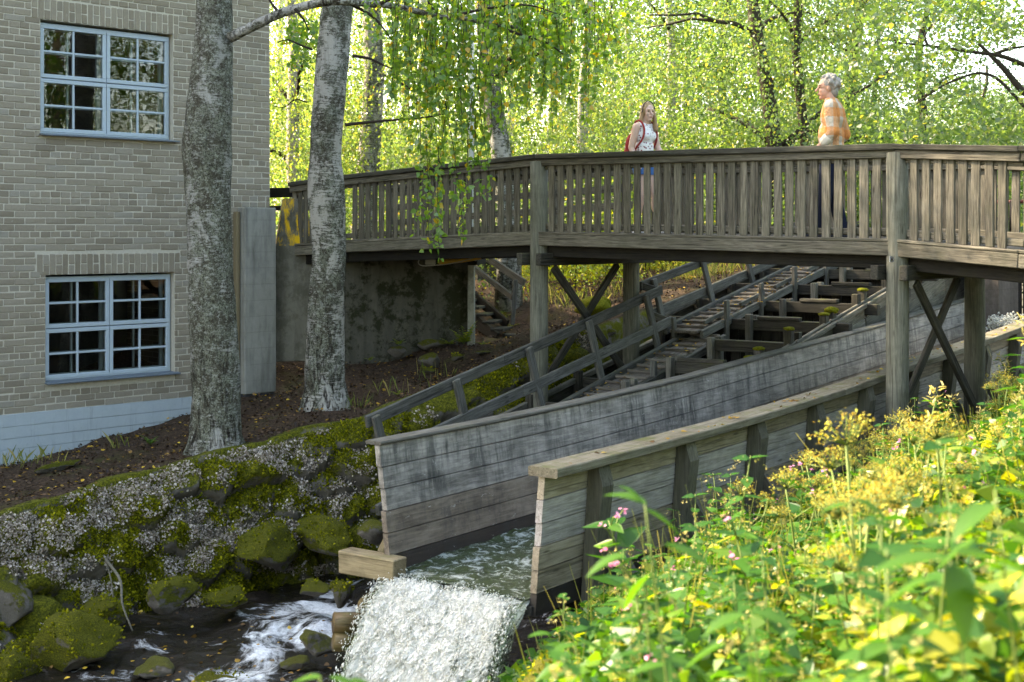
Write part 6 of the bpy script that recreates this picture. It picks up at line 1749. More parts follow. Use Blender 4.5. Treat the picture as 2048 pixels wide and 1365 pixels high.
def make_willowherb(seed):
    r = random.Random(seed); st = curve_stem(1.0, r, 0.30); vf = [stem_vf(st, 0.006, 0.003)]; L = []; tp = []
    for k, f in enumerate(np.linspace(0.15, 0.99, 40)):
        p = at_stem(st, f); a = k * 2.4; L.append((p, Vector((math.cos(a), math.sin(a), r.uniform(-0.2, 0.35))), 0.19 * (1.1 - 0.6 * f)))
    for q in range(24): tp.append((st[-1] + Vector((r.gauss(0, .02), r.gauss(0, .02), r.uniform(-0.06, 0.05))), Vector((r.gauss(0, 1), r.gauss(0, 1), 0.8)), r.uniform(0.03, 0.06)))
    return [('stem', py_mesh('stem', *merge_vf(vf), True), M['stem']), ('leaves', leaf_list(L, LANCE), M['leaf_plant']), ('tip', leaf_list(tp, LANCE), M['seed'])]
KINDS = {'balsam_plant': [make_balsam(i) for i in range(4)], 'umbel_plant': [make_umbel(10 + i) for i in range(5)], 'nettle_plant': [make_nettle(20 + i) for i in range(3)], 'willowherb_plant': [make_willowherb(30 + i) for i in range(3)]}
for ks in KINDS.values():
    for k in ks:
        for nm, me, mt in k: me.materials.append(mt)
PLAB = {'balsam_plant': ('pink flowered balsam plant growing in the right bank thicket', 'pink balsams on the right bank'), 'umbel_plant': ('dried golden umbel plant standing in the sunlit right bank thicket', 'dried umbel plants on the right bank'),
        'nettle_plant': ('nettle with pale hanging seed clusters in the right bank thicket', 'nettles on the right bank'), 'willowherb_plant': ('narrow leaved willowherb in the right bank thicket', 'willowherbs on the right bank')}
def plant(kind, x, y, h, label=None, var=None, rot=None, tilt=0.0):
    g = float(right_z(np.array([x]), np.array([y]))[0])
    lab, grp = PLAB[kind]
    root = empty(kind, (x, y, g - 0.03), label or lab, 'plant', None if label else grp)
    rt = random.uniform(0, 6.28) if rot is None else rot
    root.rotation_euler = (random.uniform(-0.09, 0.09), random.uniform(-0.09, 0.09) + tilt, rt); root.scale = (h * 0.25 + 0.75 * h, h * 0.25 + 0.75 * h, h)
    pk = KINDS[kind]; src = pk[var if var is not None else random.randrange(len(pk))]
    for nm, me, mt in src:
        o = bpy.data.objects.new(nm, me); COL.objects.link(o); o.parent = root
        if nm != 'stem': o['kind'] = 'stuff'
    return root
# individually recognisable ones
def plant_px(kind, u, vtop, D, label, var=0, rot=0.0, tilt=0.0):
    x = (u - CU) / F * D; g = float(right_z(np.array([x]), np.array([D]))[0]); plant(kind, x, D, (HOR - vtop) / F * D - g, label, var, rot, tilt)
plant_px('nettle_plant', 1455, 890, 6.6, 'tall pale nettle silhouetted against the flume planks', 0)
plant_px('nettle_plant', 1400, 985, 6.9, 'shorter seeding nettle just left of the tall pale one', 1)
plant_px('umbel_plant', 1890, 870, 6.2, 'big golden dried umbel beside the bridge post foot', 0)
plant_px('umbel_plant', 1850, 885, 6.6, 'second golden umbel leaning behind the big one', 1)
plant_px('umbel_plant', 1600, 965, 7.4, 'brown umbel head against the dark flume shadow', 2)
plant_px('willowherb_plant', 1735, 835, 7.4, 'arching willowherb tip in front of the round bridge post', 0, 2.6)
plant_px('willowherb_plant', 1812, 782, 8.6, 'tall leafy willowherb to the right of the bridge post', 1, 0.4)
plant_px('willowherb_plant', 2030, 655, 7.6, 'willowherb at the right edge reaching the bridge level', 2)
plant_px('balsam_plant', 1605, 930, 8.2, 'lone pink balsam in front of the flume strut', 0)
plant_px('balsam_plant', 1255, 1090, 8.6, 'pink balsam at the foot of the first flume post', 1)
plant_px('balsam_plant', 1700, 875, 8.0, 'thin budding balsam against the dark planks', 2)
GUARD = 0
cand = []
for D in np.arange(2.6, 14.5, 0.33):
    for u in np.arange(1030, 2230 if D < 5 else 2700, 0.42 / D * F):
        cand.append((u + random.uniform(-0.2, 0.2) / D * F, D + random.uniform(-0.16, 0.16)))
random.shuffle(cand)
cnt = {k: 0 for k in KINDS}
for u, D in cand:
    x = (u - CU) / F * D
    q = right_q(x, D)
    if q < 0.45: continue
    uu, g, room = room_at(x, D)
    if room < 0.28: continue
    h = min(room * random.uniform(0.55, 1.06), random.uniform(0.85, 1.45))
    if D < 3.2 and h < room * 0.5: h = room * random.uniform(0.6, 0.9)
    if h > 1.75: continue
    gold = np.clip((uu - 1350) / 500, 0, 1)
    rr_ = random.random()
    if uu > 1760 and D > 7 and rr_ < 0.5: kind = 'willowherb_plant'
    elif rr_ < 0.62 * np.clip((uu - 1380) / 350, 0, 1): kind = 'umbel_plant'
    elif rr_ < 0.52 + 0.24 * gold: kind = 'nettle_plant'
    else: kind = 'balsam_plant'
    if kind == 'umbel_plant' and D < 4.6: kind = 'nettle_plant'
    if cnt[kind] >= {'balsam_plant': 34, 'umbel_plant': 60, 'nettle_plant': 150, 'willowherb_plant': 75}[kind]: kind = 'nettle_plant'
    if cnt[kind] >= 170: continue
    cnt[kind] += 1
    plant(kind, x, D, h)
# broad leaves close to the lens, each leaf its own part
bl = LEAF6 * np.array([1, 0.72, 1])
def broad_plant(base, stem_pts, leaves, label, mat='leaf_near_plant'):
    root = empty('broad_leaved_herb', base, label, 'plant')
    tube('stem', [Vector(p) for p in spline([base] + stem_pts, 12)], [0.0042 - 0.0002 * i for i in range(12)], M['stem'], root, 6)
    for (p, d, s) in leaves:
        p, d = Vector(p), Vector(d).normalized()
        # leaf blade with a folded midrib and drooping tip
        V = []; Fc = []; n = 7; w = d.cross(Vector((0, 0, 1))).normalized(); nrm = w.cross(d)
        for i in range(n):
            f = i / (n - 1); wd = s * 0.30 * math.sin(math.pi * min(1, f * 0.92 + 0.06)) ** 0.8 * (1.15 - 0.5 * f)
            c = d * s * f - Vector((0, 0, 1)) * s * 0.22 * f * f
            V += [c - w * wd + nrm * wd * 0.25, c, c + w * wd + nrm * wd * 0.25]
        for i in range(n - 1):
            for e in (0, 1): Fc.append([i * 3 + e, i * 3 + e + 1, i * 3 + 4 + e, i * 3 + 3 + e])
        me = py_mesh('leaf', V, Fc, True); link('leaf', me, M[mat], root, Matrix.Translation(p))
def near_leaves(spec, D0, label, mat='leaf_near_plant'):
    """spec: (u, v, du, dv, size m)"""
    u0, v0 = spec[0][0], spec[0][1]
    top = P(u0, v0, D0); base = Vector((top.x + 0.1, top.y + 0.05, float(right_z(np.array([top.x]), np.array([top.y]))[0])))
    lv = []
    for u, v, du, dv, s in spec:
        lv.append((P(u, v, D0 + random.uniform(-0.12, 0.12)), Vector((du, random.uniform(-0.5, 0.5), -dv)), s * 0.72))
    broad_plant(base, [base.lerp(top, 0.5) + Vector((0.03, 0, 0)), top], lv, label, mat)
near_leaves([(1290, 1010, -1, -0.4, 0.16), (1290, 1020, 1, 0.5, 0.14), (1250, 1110, -1, 0.3, 0.14), (1330, 1090, 1, 0.2, 0.16), (1300, 1150, -0.6, 0.8, 0.15), (1280, 1000, -1, -0.9, 0.10)], 3.3, 'blurred broad leaves in front of the flume end')
near_leaves([(1900, 1120, -1, 0.0, 0.20), (1920, 1110, 1, 0.1, 0.20), (1905, 1130, 0.1, 1, 0.16), (1930, 1180, 1, 0.6, 0.16), (1860, 1160, -1, 0.5, 0.14)], 2.5, 'large blurred dark green leaf cluster at the lower right')
near_leaves([(1990, 980, 1, 0.2, 0.20), (1985, 1010, -1, 0.4, 0.16), (2010, 1050, 1, 0.6, 0.18), (1960, 1080, -1, 0.6, 0.14)], 2.7, 'blurred broad leaf stem at the right edge')
near_leaves([(1150, 1290, -1, 0.0, 0.12), (1160, 1285, 1, 0.3, 0.14), (1200, 1330, 1, 0.5, 0.13), (1120, 1330, -1, 0.4, 0.12), (1170, 1350, 0.3, 1, 0.12), (1100, 1270, -1, -0.2, 0.10)], 4.2, 'green leaf spray hanging beside the falling water')
near_leaves([(1490, 1230, -1, 0.2, 0.13), (1500, 1225, 1, 0.1, 0.15), (1530, 1290, 1, 0.5, 0.15), (1450, 1290, -1, 0.5, 0.14), (1500, 1330, 0.2, 1, 0.14)], 2.9, 'blurred leaf cluster at the bottom middle of the thicket')
near_leaves([(1330, 1330, -1, 0.1, 0.12), (1340, 1320, 1, 0.2, 0.12), (1390, 1350, 1, 0.5, 0.12)], 3.1, 'low blurred leaves at the bottom edge right of the fall')
near_leaves([(1700, 1010, -1, 0.1, 0.10), (1710, 1000, 1, 0.4, 0.12), (1740, 1040, 1, 0.3, 0.10), (1690, 1060, -0.8, 0.7, 0.10)], 3.4, 'soft green leaves floating over the golden umbels')
near_leaves([(1780, 1290, -1, 0.1, 0.13), (1790, 1280, 1, 0.0, 0.15), (1830, 1330, 1, 0.6, 0.14), (1760, 1340, -1, 0.6, 0.12)], 2.6, 'blurred leaves low in the right foreground')
near_leaves([(640, 1356, -1, 0.1, 0.10), (660, 1356, 1, 0.2, 0.10), (700, 1360, 1, 0.3, 0.10)], 3.0, 'green leaf tips at the bottom edge left of the fall')

# undergrowth mass
r = np.random.default_rng(91); n = 60000
D = r.uniform(2.4, 15.0, n) ** 1.0; u = 1020 + 1700 * r.random(n) ** 1.35; x = (u - CU) / F * D
g = right_z(x, D); room = (HOR - np.interp(u, [a for a, b in VT], [b for a, b in VT])) / F * D - g
q = right_q(x, D); k = (q > 0.35) & (room > 0.12)
x, D, g, room, u = x[k], D[k], g[k], room[k], u[k]
hgt = np.clip(room * 0.80, 0.05, 1.15); z = g + hgt * r.random(len(x)) ** 0.55 * (0.75 + 0.25 * fbm(x, D, 3.0, 71))
keep = (D > 3.0)
pos = np.stack([x, D, z], 1)[keep]; uu = u[keep]; n = len(pos)
yel = r.random(n) < np.clip((uu - 1350) / 1300, 0.02, 0.40)
xd = r.normal(0, 1, (n, 3)) * np.array([1, 1, 0.5]); nd = r.normal(0, 0.5, (n, 3)) + np.array([0, 0, 1])
for sel, nm, mt, lab in ((~yel, 'undergrowth', M['leaf_plant'], 'dense green undergrowth between the tall plants on the right bank'), (yel, 'yellowing_undergrowth', M['leaf_yellow'], 'yellowing leaves mixed through the right bank undergrowth')):
    V, Fc = scatter(pos[sel], xd[sel], nd[sel], r.uniform(0.04, 0.105, sel.sum()), LEAF6)
    o = link(nm, np_mesh(nm, V, Fc, False), mt); tag(o, lab, 'undergrowth', kind='stuff')
# thin grass stalks and stems in the thicket
n = 600; D = r.uniform(5.0, 12, n); u = r.uniform(1080, 2200, n); x = (u - CU) / F * D; g = right_z(x, D)
room = (HOR - np.interp(u, [a for a, b in VT], [b for a, b in VT])) / F * D - g; k = (right_q(x, D) > 0.45) & (room > 0.3)
x, D, g, room = x[k], D[k], g[k], room[k]; h = np.minimum(room * 0.95, 1.2) * r.uniform(0.6, 1, len(x)); n = len(x)
bx, by = r.normal(0, 0.22, (2, n)) * h; w = r.uniform(0.002, 0.005, n)
V = np.stack([np.stack([x - w, D, g], 1), np.stack([x + w, D, g], 1), np.stack([x + bx + w * 0.3, D + by, g + h], 1), np.stack([x + bx - w * 0.3, D + by, g + h], 1)], 1).reshape(-1, 3)
o = link('grass', np_mesh('grass', V, np.arange(n * 4).reshape(n, 4), False), M['grass']); tag(o, 'thin straw coloured grass stalks in the right bank thicket', 'grass', kind='stuff')

# ------------------------------------------------------------------ small plants on the left bank
def frond(root, p, d, L, mat, n=9, droop=0.35):
    d = Vector(d).normalized(); items = []; w = Vector((-d.y, d.x, 0)).normalized()
    for i in range(n):
        f = (i + 1) / n; c = Vector(p) + d * L * f - Vector((0, 0, 1)) * droop * L * f * f
        for s in (-1, 1): items.append((c, w * s + d * 0.35, L * 0.30 * (1.1 - f)))
    tube('stalk', [Vector(p) + d * L * f - Vector((0, 0, 1)) * droop * L * f * f for f in np.linspace(0, 1, 6)], 0.003, M['stem'], root, 4)
    me = leaf_list(items, LEAF6 * np.array([1, 0.6, 1])); link('frond', me, M[mat], root, Matrix.Identity(4))
def fern(u, v, D, L, n, label, mat='leaf_yellow', up=0.8):
    b = P(u, v, D); root = empty('fern', b, label, 'fern')
    for i in range(n):
        a = i * 6.28 / n + random.uniform(-0.4, 0.4); frond(root, b, (math.cos(a) * 0.8, math.sin(a) * 0.8 - 0.2, up * random.uniform(0.6, 1.3)), L * random.uniform(0.7, 1.1), mat)
fern(928, 690, 20.35, 0.60, 6, 'tall yellow green fern against the abutment wing end', 'leaf_yellow', 1.8)
fern(797, 690, 20.0, 0.22, 5, 'small fern beside the pale stone at the abutment')
fern(900, 690, 20.2, 0.25, 5, 'small fern below the stained middle of the abutment')
fern(965, 690, 20.4, 0.18, 4, 'tiny fern at the foot of the stairs')
fern(795, 790, 17.4, 0.16, 5, 'lone bright fern sprig on the soil above the handrail')
fern(740, 722, 19.6, 0.16, 4, 'small green sprig in the shade by the birch')
fern(300, 890, 16.9, 0.22, 5, 'young green herb with a flower spike by the plinth', 'leaf_plant', 1.2)
fern(1000, 640, 22.6, 0.40, 7, 'yellow green fern growing beside the stairs')
fern(1020, 660, 22.3, 0.30, 6, 'low fern at the stair handrail post')
red = empty('rowan_seedling', P(588, 885, 15.7), 'bright orange red seedling at the edge of the bank', 'seedling')
for i in range(5): frond(red, P(588, 880, 15.7), (math.cos(i * 1.26) * 0.7, math.sin(i * 1.26) * 0.5, 1.0 if i == 0 else 0.3), 0.13, 'redleaf', 5)
# brush on the slope beyond the bridge
LSP = ['yellow green sapling left of the crossed braces', 'yellow green sapling between the crossed braces', 'yellow green sapling just right of the rear bridge post', 'small sapling by the left bridge post', 'small sapling above the zigzag handrail', 'tiny sapling right of the zigzag handrail', 'yellow sapling behind the zigzag handrail', 'farther sapling over the moss cushion', 'farther sapling behind the rear brace', 'low sapling beside the stairs', 'sapling at the top of the fish ladder']
GBR = 'yellow green saplings on the slope beyond the bridge'
SAP = alder_crown(451, 0.7, 0.1, 1.0, 34, 0.07, 34, 'leaf_yellow')[0]
for i, (u, v, D, s) in enumerate(((1150, 590, 24.5, 0.8), (1210, 600, 24, 0.9), (1290, 560, 25, 0.8), (1100, 560, 25.5, 0.7), (1390, 560, 23.5, 0.5), (1440, 545, 24.5, 0.5), (1340, 540, 26, 0.8), (1170, 545, 26, 0.9), (1240, 550, 25.5, 0.9), (1060, 580, 25, 0.6), (1510, 535, 26, 0.6))):
    x = (u - CU) / F * D; b = Vector((x, D, gz(x, D)))
    root = empty('sapling', b, LSP[i], 'sapling', GBR)
    link('foliage', SAP, None, root, Matrix.Translation(b) @ Matrix.Rotation(i * 0.8, 4, 'Z') @ Matrix.Scale(s, 4))
    tube('stem', [b, b + Vector((0.02, 0, 0.5 * s)), b + Vector((0.04, 0, 0.9 * s))], [0.012, 0.009, 0.004], M['twig'], root, 5)
# grass tufts by the building and slope
def grass_tufts(spots, label, h=0.20, mat='grass'):
    V = []; 
    for (x, y, z, n, rad) in spots:
        for _ in range(n):
            a = random.gauss(0, rad); b = random.gauss(0, rad); hh = h * random.uniform(0.4, 1.2); dx, dy = random.gauss(0, 0.35) * hh, random.gauss(0, 0.35) * hh; w = 0.0022
            V += [(x + a - w, y + b, z - 0.02), (x + a + w, y + b, z - 0.02), (x + a + dx * 0.5 + w * .7, y + b + dy * .5, z + hh * 0.65), (x + a + dx + w * 0.2, y + b + dy, z + hh)]
    o = link('grass', np_mesh('grass', np.array(V), np.arange(len(V)).reshape(-1, 4), False), M[mat]); tag(o, label, 'grass', kind='stuff')
sp = []
for u, v, D, n, rad in ((20, 945, 16.2, 22, 0.15), (60, 950, 15.8, 22, 0.18), (235, 905, 16.9, 14, 0.06), (90, 940, 16.3, 10, 0.1), (720, 800, 16.9, 18, 0.15), (830, 770, 17.4, 14, 0.2), (900, 745, 17.6, 14, 0.25), (780, 760, 17.9, 8, 0.2)):
    x = (u - CU) / F * D; sp.append((x, D, gz(x, D), n, rad))
grass_tufts(sp, 'sparse grass tufts along the plinth and bank edge')
sp = []
for i in range(30):
    x = random.uniform(0.5, 5.5); y = random.uniform(21.5, 28); sd = float(edge_info(np.array([x]), np.array([y]))[0][0])
    if sd > 0.1: sp.append((x, y, gz(x, y), 45, 0.3))
grass_tufts(sp, 'dry sunlit grass on the slope beyond the fish ladder', 0.25)
# dead twigs on the bank
dt = empty('dead_branch', P(262, 1250, 12.5), 'bare dead branch hanging from the bank into the pool', 'branch')
tube('stick', [Vector(x) for x in spline([P(212, 1120, 12.9), P(240, 1160, 12.6), P(245, 1210, 12.4), P(265, 1262, 12.2)], 12)], [0.016 - 0.0008 * i for i in range(12)], M['strut'], dt, 7, 0.15, 3)
tube('side_stick', [Vector(x) for x in spline([P(210, 1115, 12.9), P(222, 1160, 12.75), P(226, 1195, 12.6)], 8)], 0.007, M['strut'], dt, 6)

# ------------------------------------------------------------------ people
def cap_vf(p0, r0, p1, r1, seg=10):
    p0, p1 = Vector(p0), Vector(p1); d = (p1 - p0); L = d.length; d.normalize()
    pts, rad = [], []
    for k in range(5):
        a = math.pi / 2 * (1 - k / 4); pts.append(p0 - d * r0 * math.sin(a)); rad.append(max(r0 * math.cos(a), 0.0008))
    for k in range(1, 5):
        a = math.pi / 2 * k / 4; pts.append(p1 + d * r1 * math.sin(a)); rad.append(max(r1 * math.cos(a), 0.0008))
    pts.insert(5, p1); rad.insert(5, r1)
    return tube_vf(pts, rad, seg)
def ell_vf(c, r, seg=14, ring=9, rot=None):
    V, Fc = [], []
    for i in range(ring + 1):
        th = math.pi * i / ring
        for k in range(seg):
            a = 2 * math.pi * k / seg
            q = Vector((r[0] * max(math.sin(th), 0.002) * math.cos(a), r[1] * max(math.sin(th), 0.002) * math.sin(a), -r[2] * math.cos(th)))
            if rot: q = rot @ q
            V.append(Vector(c) + q)
    for i in range(ring):
        for k in range(seg):
            k2 = (k + 1) % seg; Fc.append([i * seg + k, i * seg + k2, (i + 1) * seg + k2, (i + 1) * seg + k])
    Fc.append(list(range(seg))[::-1]); Fc.append([ring * seg + k for k in range(seg)])
    return V, Fc
def fuse(name, parts, voxel=0.006, smooth=6, cut=None):
    """one continuous surface from overlapping shapes"""
    V, Fc = merge_vf(parts)
    me = py_mesh(name, V, Fc); ob = bpy.data.objects.new('tmp', me); COL.objects.link(ob)
    m = ob.modifiers.new('r', 'REMESH'); m.mode = 'VOXEL'; m.voxel_size = voxel; m.use_smooth_shade = True
    s = ob.modifiers.new('s', 'SMOOTH'); s.iterations = smooth; s.factor = 0.5
    dg = bpy.context.evaluated_depsgraph_get(); ev = ob.evaluated_get(dg); nm = bpy.data.meshes.new_from_object(ev)
    bpy.data.objects.remove(ob); nm.name = name
    if cut:
        bm = bmesh.new(); bm.from_mesh(nm); bmesh.ops.delete(bm, geom=[v for v in bm.verts if cut(v.co)], context='VERTS'); bm.to_mesh(nm); bm.free()
    nm.polygons.foreach_set('use_smooth', [True] * len(nm.polygons))
    return nm
def hand_parts(w, fw, side, thumb, s=1.0):
    """palm, four fingers and thumb; w wrist point, fw finger direction, side across the palm, thumb direction side"""
    w, fw, side = Vector(w), Vector(fw).normalized(), Vector(side).normalized(); nrm = fw.cross(side)
    out = [cap_vf(w, 0.024 * s, w + fw * 0.075 * s + side * 0.012 * s, 0.026 * s), cap_vf(w + fw * 0.03 * s - side * 0.012 * s, 0.020 * s, w + fw * 0.075 * s - side * 0.018 * s, 0.020 * s)]
    for i, (ln, o) in enumerate(((0.068, 0.028), (0.078, 0.010), (0.072, -0.009), (0.056, -0.027))):
        b = w + fw * 0.08 * s + side * o * s; k1 = b + fw * ln * 0.5 * s + nrm * 0.008 * s; k2 = k1 + (fw * 0.8 + nrm * 0.6).normalized() * ln * 0.5 * s
        out += [cap_vf(b, 0.0095 * s, k1, 0.0088 * s, 8), cap_vf(k1, 0.0088 * s, k2, 0.0072 * s, 8)]
    tb = w + fw * 0.025 * s + side * 0.028 * s * thumb; t1 = tb + (fw * 0.7 + side * thumb * 0.7) * 0.035 * s; t2 = t1 + (fw * 0.95 + side * thumb * 0.2) * 0.032 * s
    out += [cap_vf(tb, 0.0125 * s, t1, 0.0105 * s, 8), cap_vf(t1, 0.0105 * s, t2, 0.0085 * s, 8)]
    return out
def head_parts(c, s=1.0, nose=1.0, jaw=1.0):
    c = Vector(c)
    return [ell_vf(c + Vector((-0.008, 0, 0.028)) * s, (0.098 * s, 0.076 * s, 0.098 * s)), ell_vf(c + Vector((0.022, 0, -0.04)) * s, (0.068 * s, 0.060 * s * jaw, 0.078 * s)), ell_vf(c + Vector((0.055, 0, -0.098)) * s, (0.028 * s, 0.030 * s * jaw, 0.022 * s)),
            cap_vf(c + Vector((0.088, 0, 0.012)) * s, 0.010 * s, c + Vector((0.106 + 0.006 * nose, 0, -0.028)) * s, 0.0135 * s, 8), ell_vf(c + Vector((0.078, 0, -0.064)) * s, (0.016 * s, 0.024 * s, 0.012 * s)), ell_vf(c + Vector((0.074, 0.0, 0.032)) * s, (0.02 * s, 0.052 * s, 0.012 * s)),
            ell_vf(c + Vector((0.058, 0.034, -0.028)) * s, (0.026 * s, 0.02 * s, 0.024 * s)), ell_vf(c + Vector((0.058, -0.034, -0.028)) * s, (0.026 * s, 0.02 * s, 0.024 * s)),
            ell_vf(c + Vector((-0.004, 0.076, -0.008)) * s, (0.018 * s, 0.010 * s, 0.032 * s)), ell_vf(c + Vector((-0.004, -0.076, -0.008)) * s, (0.018 * s, 0.010 * s, 0.032 * s))]
def rotz_parts(parts, ang, piv):
    R = Matrix.Translation(piv) @ Matrix.Rotation(ang, 4, 'Z') @ Matrix.Translation(-Vector(piv))
    return [([R @ Vector(v) for v in V], Fc) for V, Fc in parts]
def skin_mat(name, c):
    t = NT(name); n = t.noise(t.coord(), 30, 4); col = t.mix(n, tuple(x * 0.92 for x in c), c)
    return t.done(t.pbsdf(col, 0.55, None, 0.35, **{'Subsurface Weight': 0.08}))
M['skin_w'] = skin_mat('pale_skin', (0.60, 0.40, 0.31)); M['skin_m'] = skin_mat('ruddy_skin', (0.50, 0.27, 0.185))
def hair_mat(name, a, b):
    t = NT(name); n = t.noise(t.coord((60, 60, 6)), 1.0, 5, 0.7); n2 = t.noise(t.coord(), 40, 4)
    return t.done(t.pbsdf(t.mix(n, a, b), 0.5, t.bump(t.math('ADD', n, n2), 0.8, 0.01), 0.4))
M['hair_w'] = hair_mat('straight_fair_hair', (0.20, 0.115, 0.05), (0.46, 0.31, 0.16)); M['hair_m'] = hair_mat('grey_curls', (0.13, 0.112, 0.09), (0.40, 0.365, 0.32))
def floral():
    t = NT('floral_blouse'); vo = t.n('TexVoronoi'); t.l(t.coord(), vo.inputs['Vector']); vo.inputs['Scale'].default_value = 26
    d = t.ramp(t.math('ADD', vo.outputs['Distance'], t.math('MULTIPLY', t.noise(t.coord(), 60, 3), 0.35)), [(0.42, 1.0), (0.50, 0.0)])
    return t.done(t.pbsdf(t.mix(d, (0.74, 0.73, 0.72), (0.20, 0.03, 0.055)), 0.8))
M['floral'] = floral()
def plaid():
    t = NT('plaid_shirt')
    sp = t.n('SeparateXYZ'); t.l(t.coord(), sp.inputs[0])
    wob = t.math('MULTIPLY', t.noise(t.coord(), 7, 3), 0.05)
    ang = t.math('ARCTAN2', sp.outputs[1], sp.outputs[0])
    def band(v, sc, lo, hi, off): return t.ramp(t.math('FRACT', t.math('ADD', t.math('MULTIPLY', t.math('ADD', v, wob), sc), off)), [(0.0, 0.0), (lo, 1.0), (hi, 0.0)], 'CONSTANT')
    cols = band(ang, 1.15, 0.30, 0.86, 0.15); rows_ = band(sp.outputs[2], 4.6, 0.40, 0.85, 0.2)
    c = t.mix(cols, (0.44, 0.36, 0.27), (0.50, 0.26, 0.125))
    c = t.mix(t.math('MULTIPLY', rows_, 0.75), c, (0.54, 0.24, 0.09))
    c = t.mix(t.math('MULTIPLY', t.math('MULTIPLY', t.math('SUBTRACT', 1.0, cols), t.math('SUBTRACT', 1.0, rows_)), 0.6), c, (0.44, 0.385, 0.31))
    c = t.mix(t.math('MULTIPLY', t.math('MULTIPLY', cols, rows_), 0.55), c, (0.58, 0.19, 0.04))
    return t.done(t.pbsdf(c, 0.85, t.bump(t.noise(t.coord(), 9, 3), 0.8, 0.04), 0.15))
M['plaid'] = plaid()
M['denim'] = plain('blue_denim', (0.05, 0.13, 0.30), 0.85, 0.1, 0.25, 60); M['navy'] = plain('navy_trousers', (0.012, 0.016, 0.032), 0.85, 0.1, 0.2, 30)
M['redbag'] = plain('red_backpack_cloth', (0.28, 0.03, 0.028), 0.75, 0.2, 0.2, 25); M['shoe'] = plain('dark_shoe', (0.03, 0.03, 0.04), 0.6, 0.3, 0.2); M['eye'] = plain('dark_eye', (0.02, 0.015, 0.012), 0.25, 0.5, 0.0); M['lip'] = plain('lips', (0.48, 0.17, 0.14), 0.5, 0.3, 0.1); M['white_sole'] = plain('white_sole', (0.65, 0.65, 0.65), 0.7)

def deck_z(x, y):
    """height of the bridge deck under a person"""
    best = None
    for i in range(5):
        a, b = RT[i], RT[i + 1]; d = Vector((b.x - a.x, b.y - a.y)); t = (Vector((x - a.x, y - a.y)) - Vector((PERP.x, PERP.y)) * 0).dot(d) / d.length_squared
        if 0 <= t <= 1: best = a.z + (b.z - a.z) * t - (dk[i] + (dk[i + 1] - dk[i]) * t) - 0.012
    return best
# --- the woman
def face_bits(root, Mx, c, s, ang, lips=True, skin=None):
    R = Matrix.Translation(Vector(c)) @ Matrix.Rotation(ang, 4, 'Z')
    def put(name, off, r, mat):
        V, Fc = ell_vf((0, 0, 0), r, 10, 6); link(name, py_mesh(name, V, Fc, True), mat, root, Mx @ R @ Matrix.Translation(Vector(off) * s))
    for sd in (-1, 1):
        put('eye', (0.082, 0.031 * sd, 0.006), (0.007, 0.0125, 0.0055), M['eye']); put('eyebrow', (0.090, 0.031 * sd, 0.027), (0.005, 0.018, 0.0035), M['hair_w'] if skin == 'w' else M['hair_m'])
    put('mouth', (0.091, 0, -0.064), (0.006, 0.023, 0.0055), M['lip'])
wx, wy = (1288 - CU) / F * 17.35, 17.35
wz = deck_z(wx, wy)
woman = empty('person', (wx, wy, wz), 'smiling person in a white floral sleeveless top and denim shorts with a red backpack', 'person')
MW = Matrix.Translation((wx, wy, wz)) @ Matrix.Rotation(math.radians(-46), 4, 'Z') @ Matrix.Scale(0.995, 4)
hc = Vector((0.065, 0.0, 1.535)); HA = math.radians(-22)
neck = [cap_vf((0.01, 0, 1.36), 0.053, (0.045, 0, 1.47), 0.047)]
armR = [cap_vf((0.015, -0.165, 1.345), 0.052, (-0.035, -0.205, 1.085), 0.041), cap_vf((-0.035, -0.205, 1.085), 0.040, (0.06, -0.215, 0.86), 0.027)] + hand_parts((0.06, -0.215, 0.855), (0.35, 0, -0.94), (0.9, 0.0, 0.35), 1, 0.92)
armL = [cap_vf((0.015, 0.165, 1.345), 0.050, (0.05, 0.21, 1.09), 0.041), cap_vf((0.05, 0.21, 1.09), 0.040, (0.22, 0.17, 0.95), 0.027)] + hand_parts((0.225, 0.168, 0.945), (0.8, -0.1, -0.55), (0.2, 0.9, 0.1), -1, 0.92)
torso = [ell_vf((0.01, 0, 1.25), (0.098, 0.148, 0.15)), ell_vf((0.0, 0, 1.09), (0.086, 0.122, 0.14)), ell_vf((-0.012, 0, 0.955), (0.112, 0.158, 0.125)), cap_vf((0.01, -0.125, 1.355), 0.055, (0.01, 0.125, 1.355), 0.055), ell_vf((0.075, 0.055, 1.235), (0.055, 0.06, 0.06)), ell_vf((0.075, -0.055, 1.235), (0.055, 0.06, 0.06))]
def leg(hip, knee, ank, toe, s=1.0): return [cap_vf(hip, 0.088 * s, knee, 0.055 * s), cap_vf(knee, 0.053 * s, ank, 0.036 * s), ell_vf((Vector(knee) * 0.68 + Vector(ank) * 0.32) + Vector((-0.018, 0, 0)), (0.05 * s, 0.046 * s, 0.11 * s)), cap_vf(ank, 0.036 * s, Vector(ank) + Vector((0.0, 0, -0.04)), 0.036 * s), cap_vf(Vector(ank) + Vector((-0.01, 0, -0.045)), 0.034 * s, toe, 0.028 * s)]
legs = leg((0, -0.085, 0.90), (0.035, -0.088, 0.49), (-0.06, -0.085, 0.085), (0.10, -0.09, 0.03)) + leg((0, 0.085, 0.90), (0.10, 0.09, 0.50), (0.16, 0.09, 0.085), (0.31, 0.095, 0.03))
head = rotz_parts(head_parts(hc, 0.97, 0.8, 0.92), HA, hc)
link('body', fuse('body', neck + armR + armL + torso + legs + head, 0.0055, 5), M['skin_w'], woman, MW)
def grow(parts, g):
    out = []
    for V, Fc in parts:
        c = sum((Vector(v) for v in V), Vector((0, 0, 0))) / len(V)
        cen = []
        out.append(([Vector(v) for v in V], Fc))
    return out
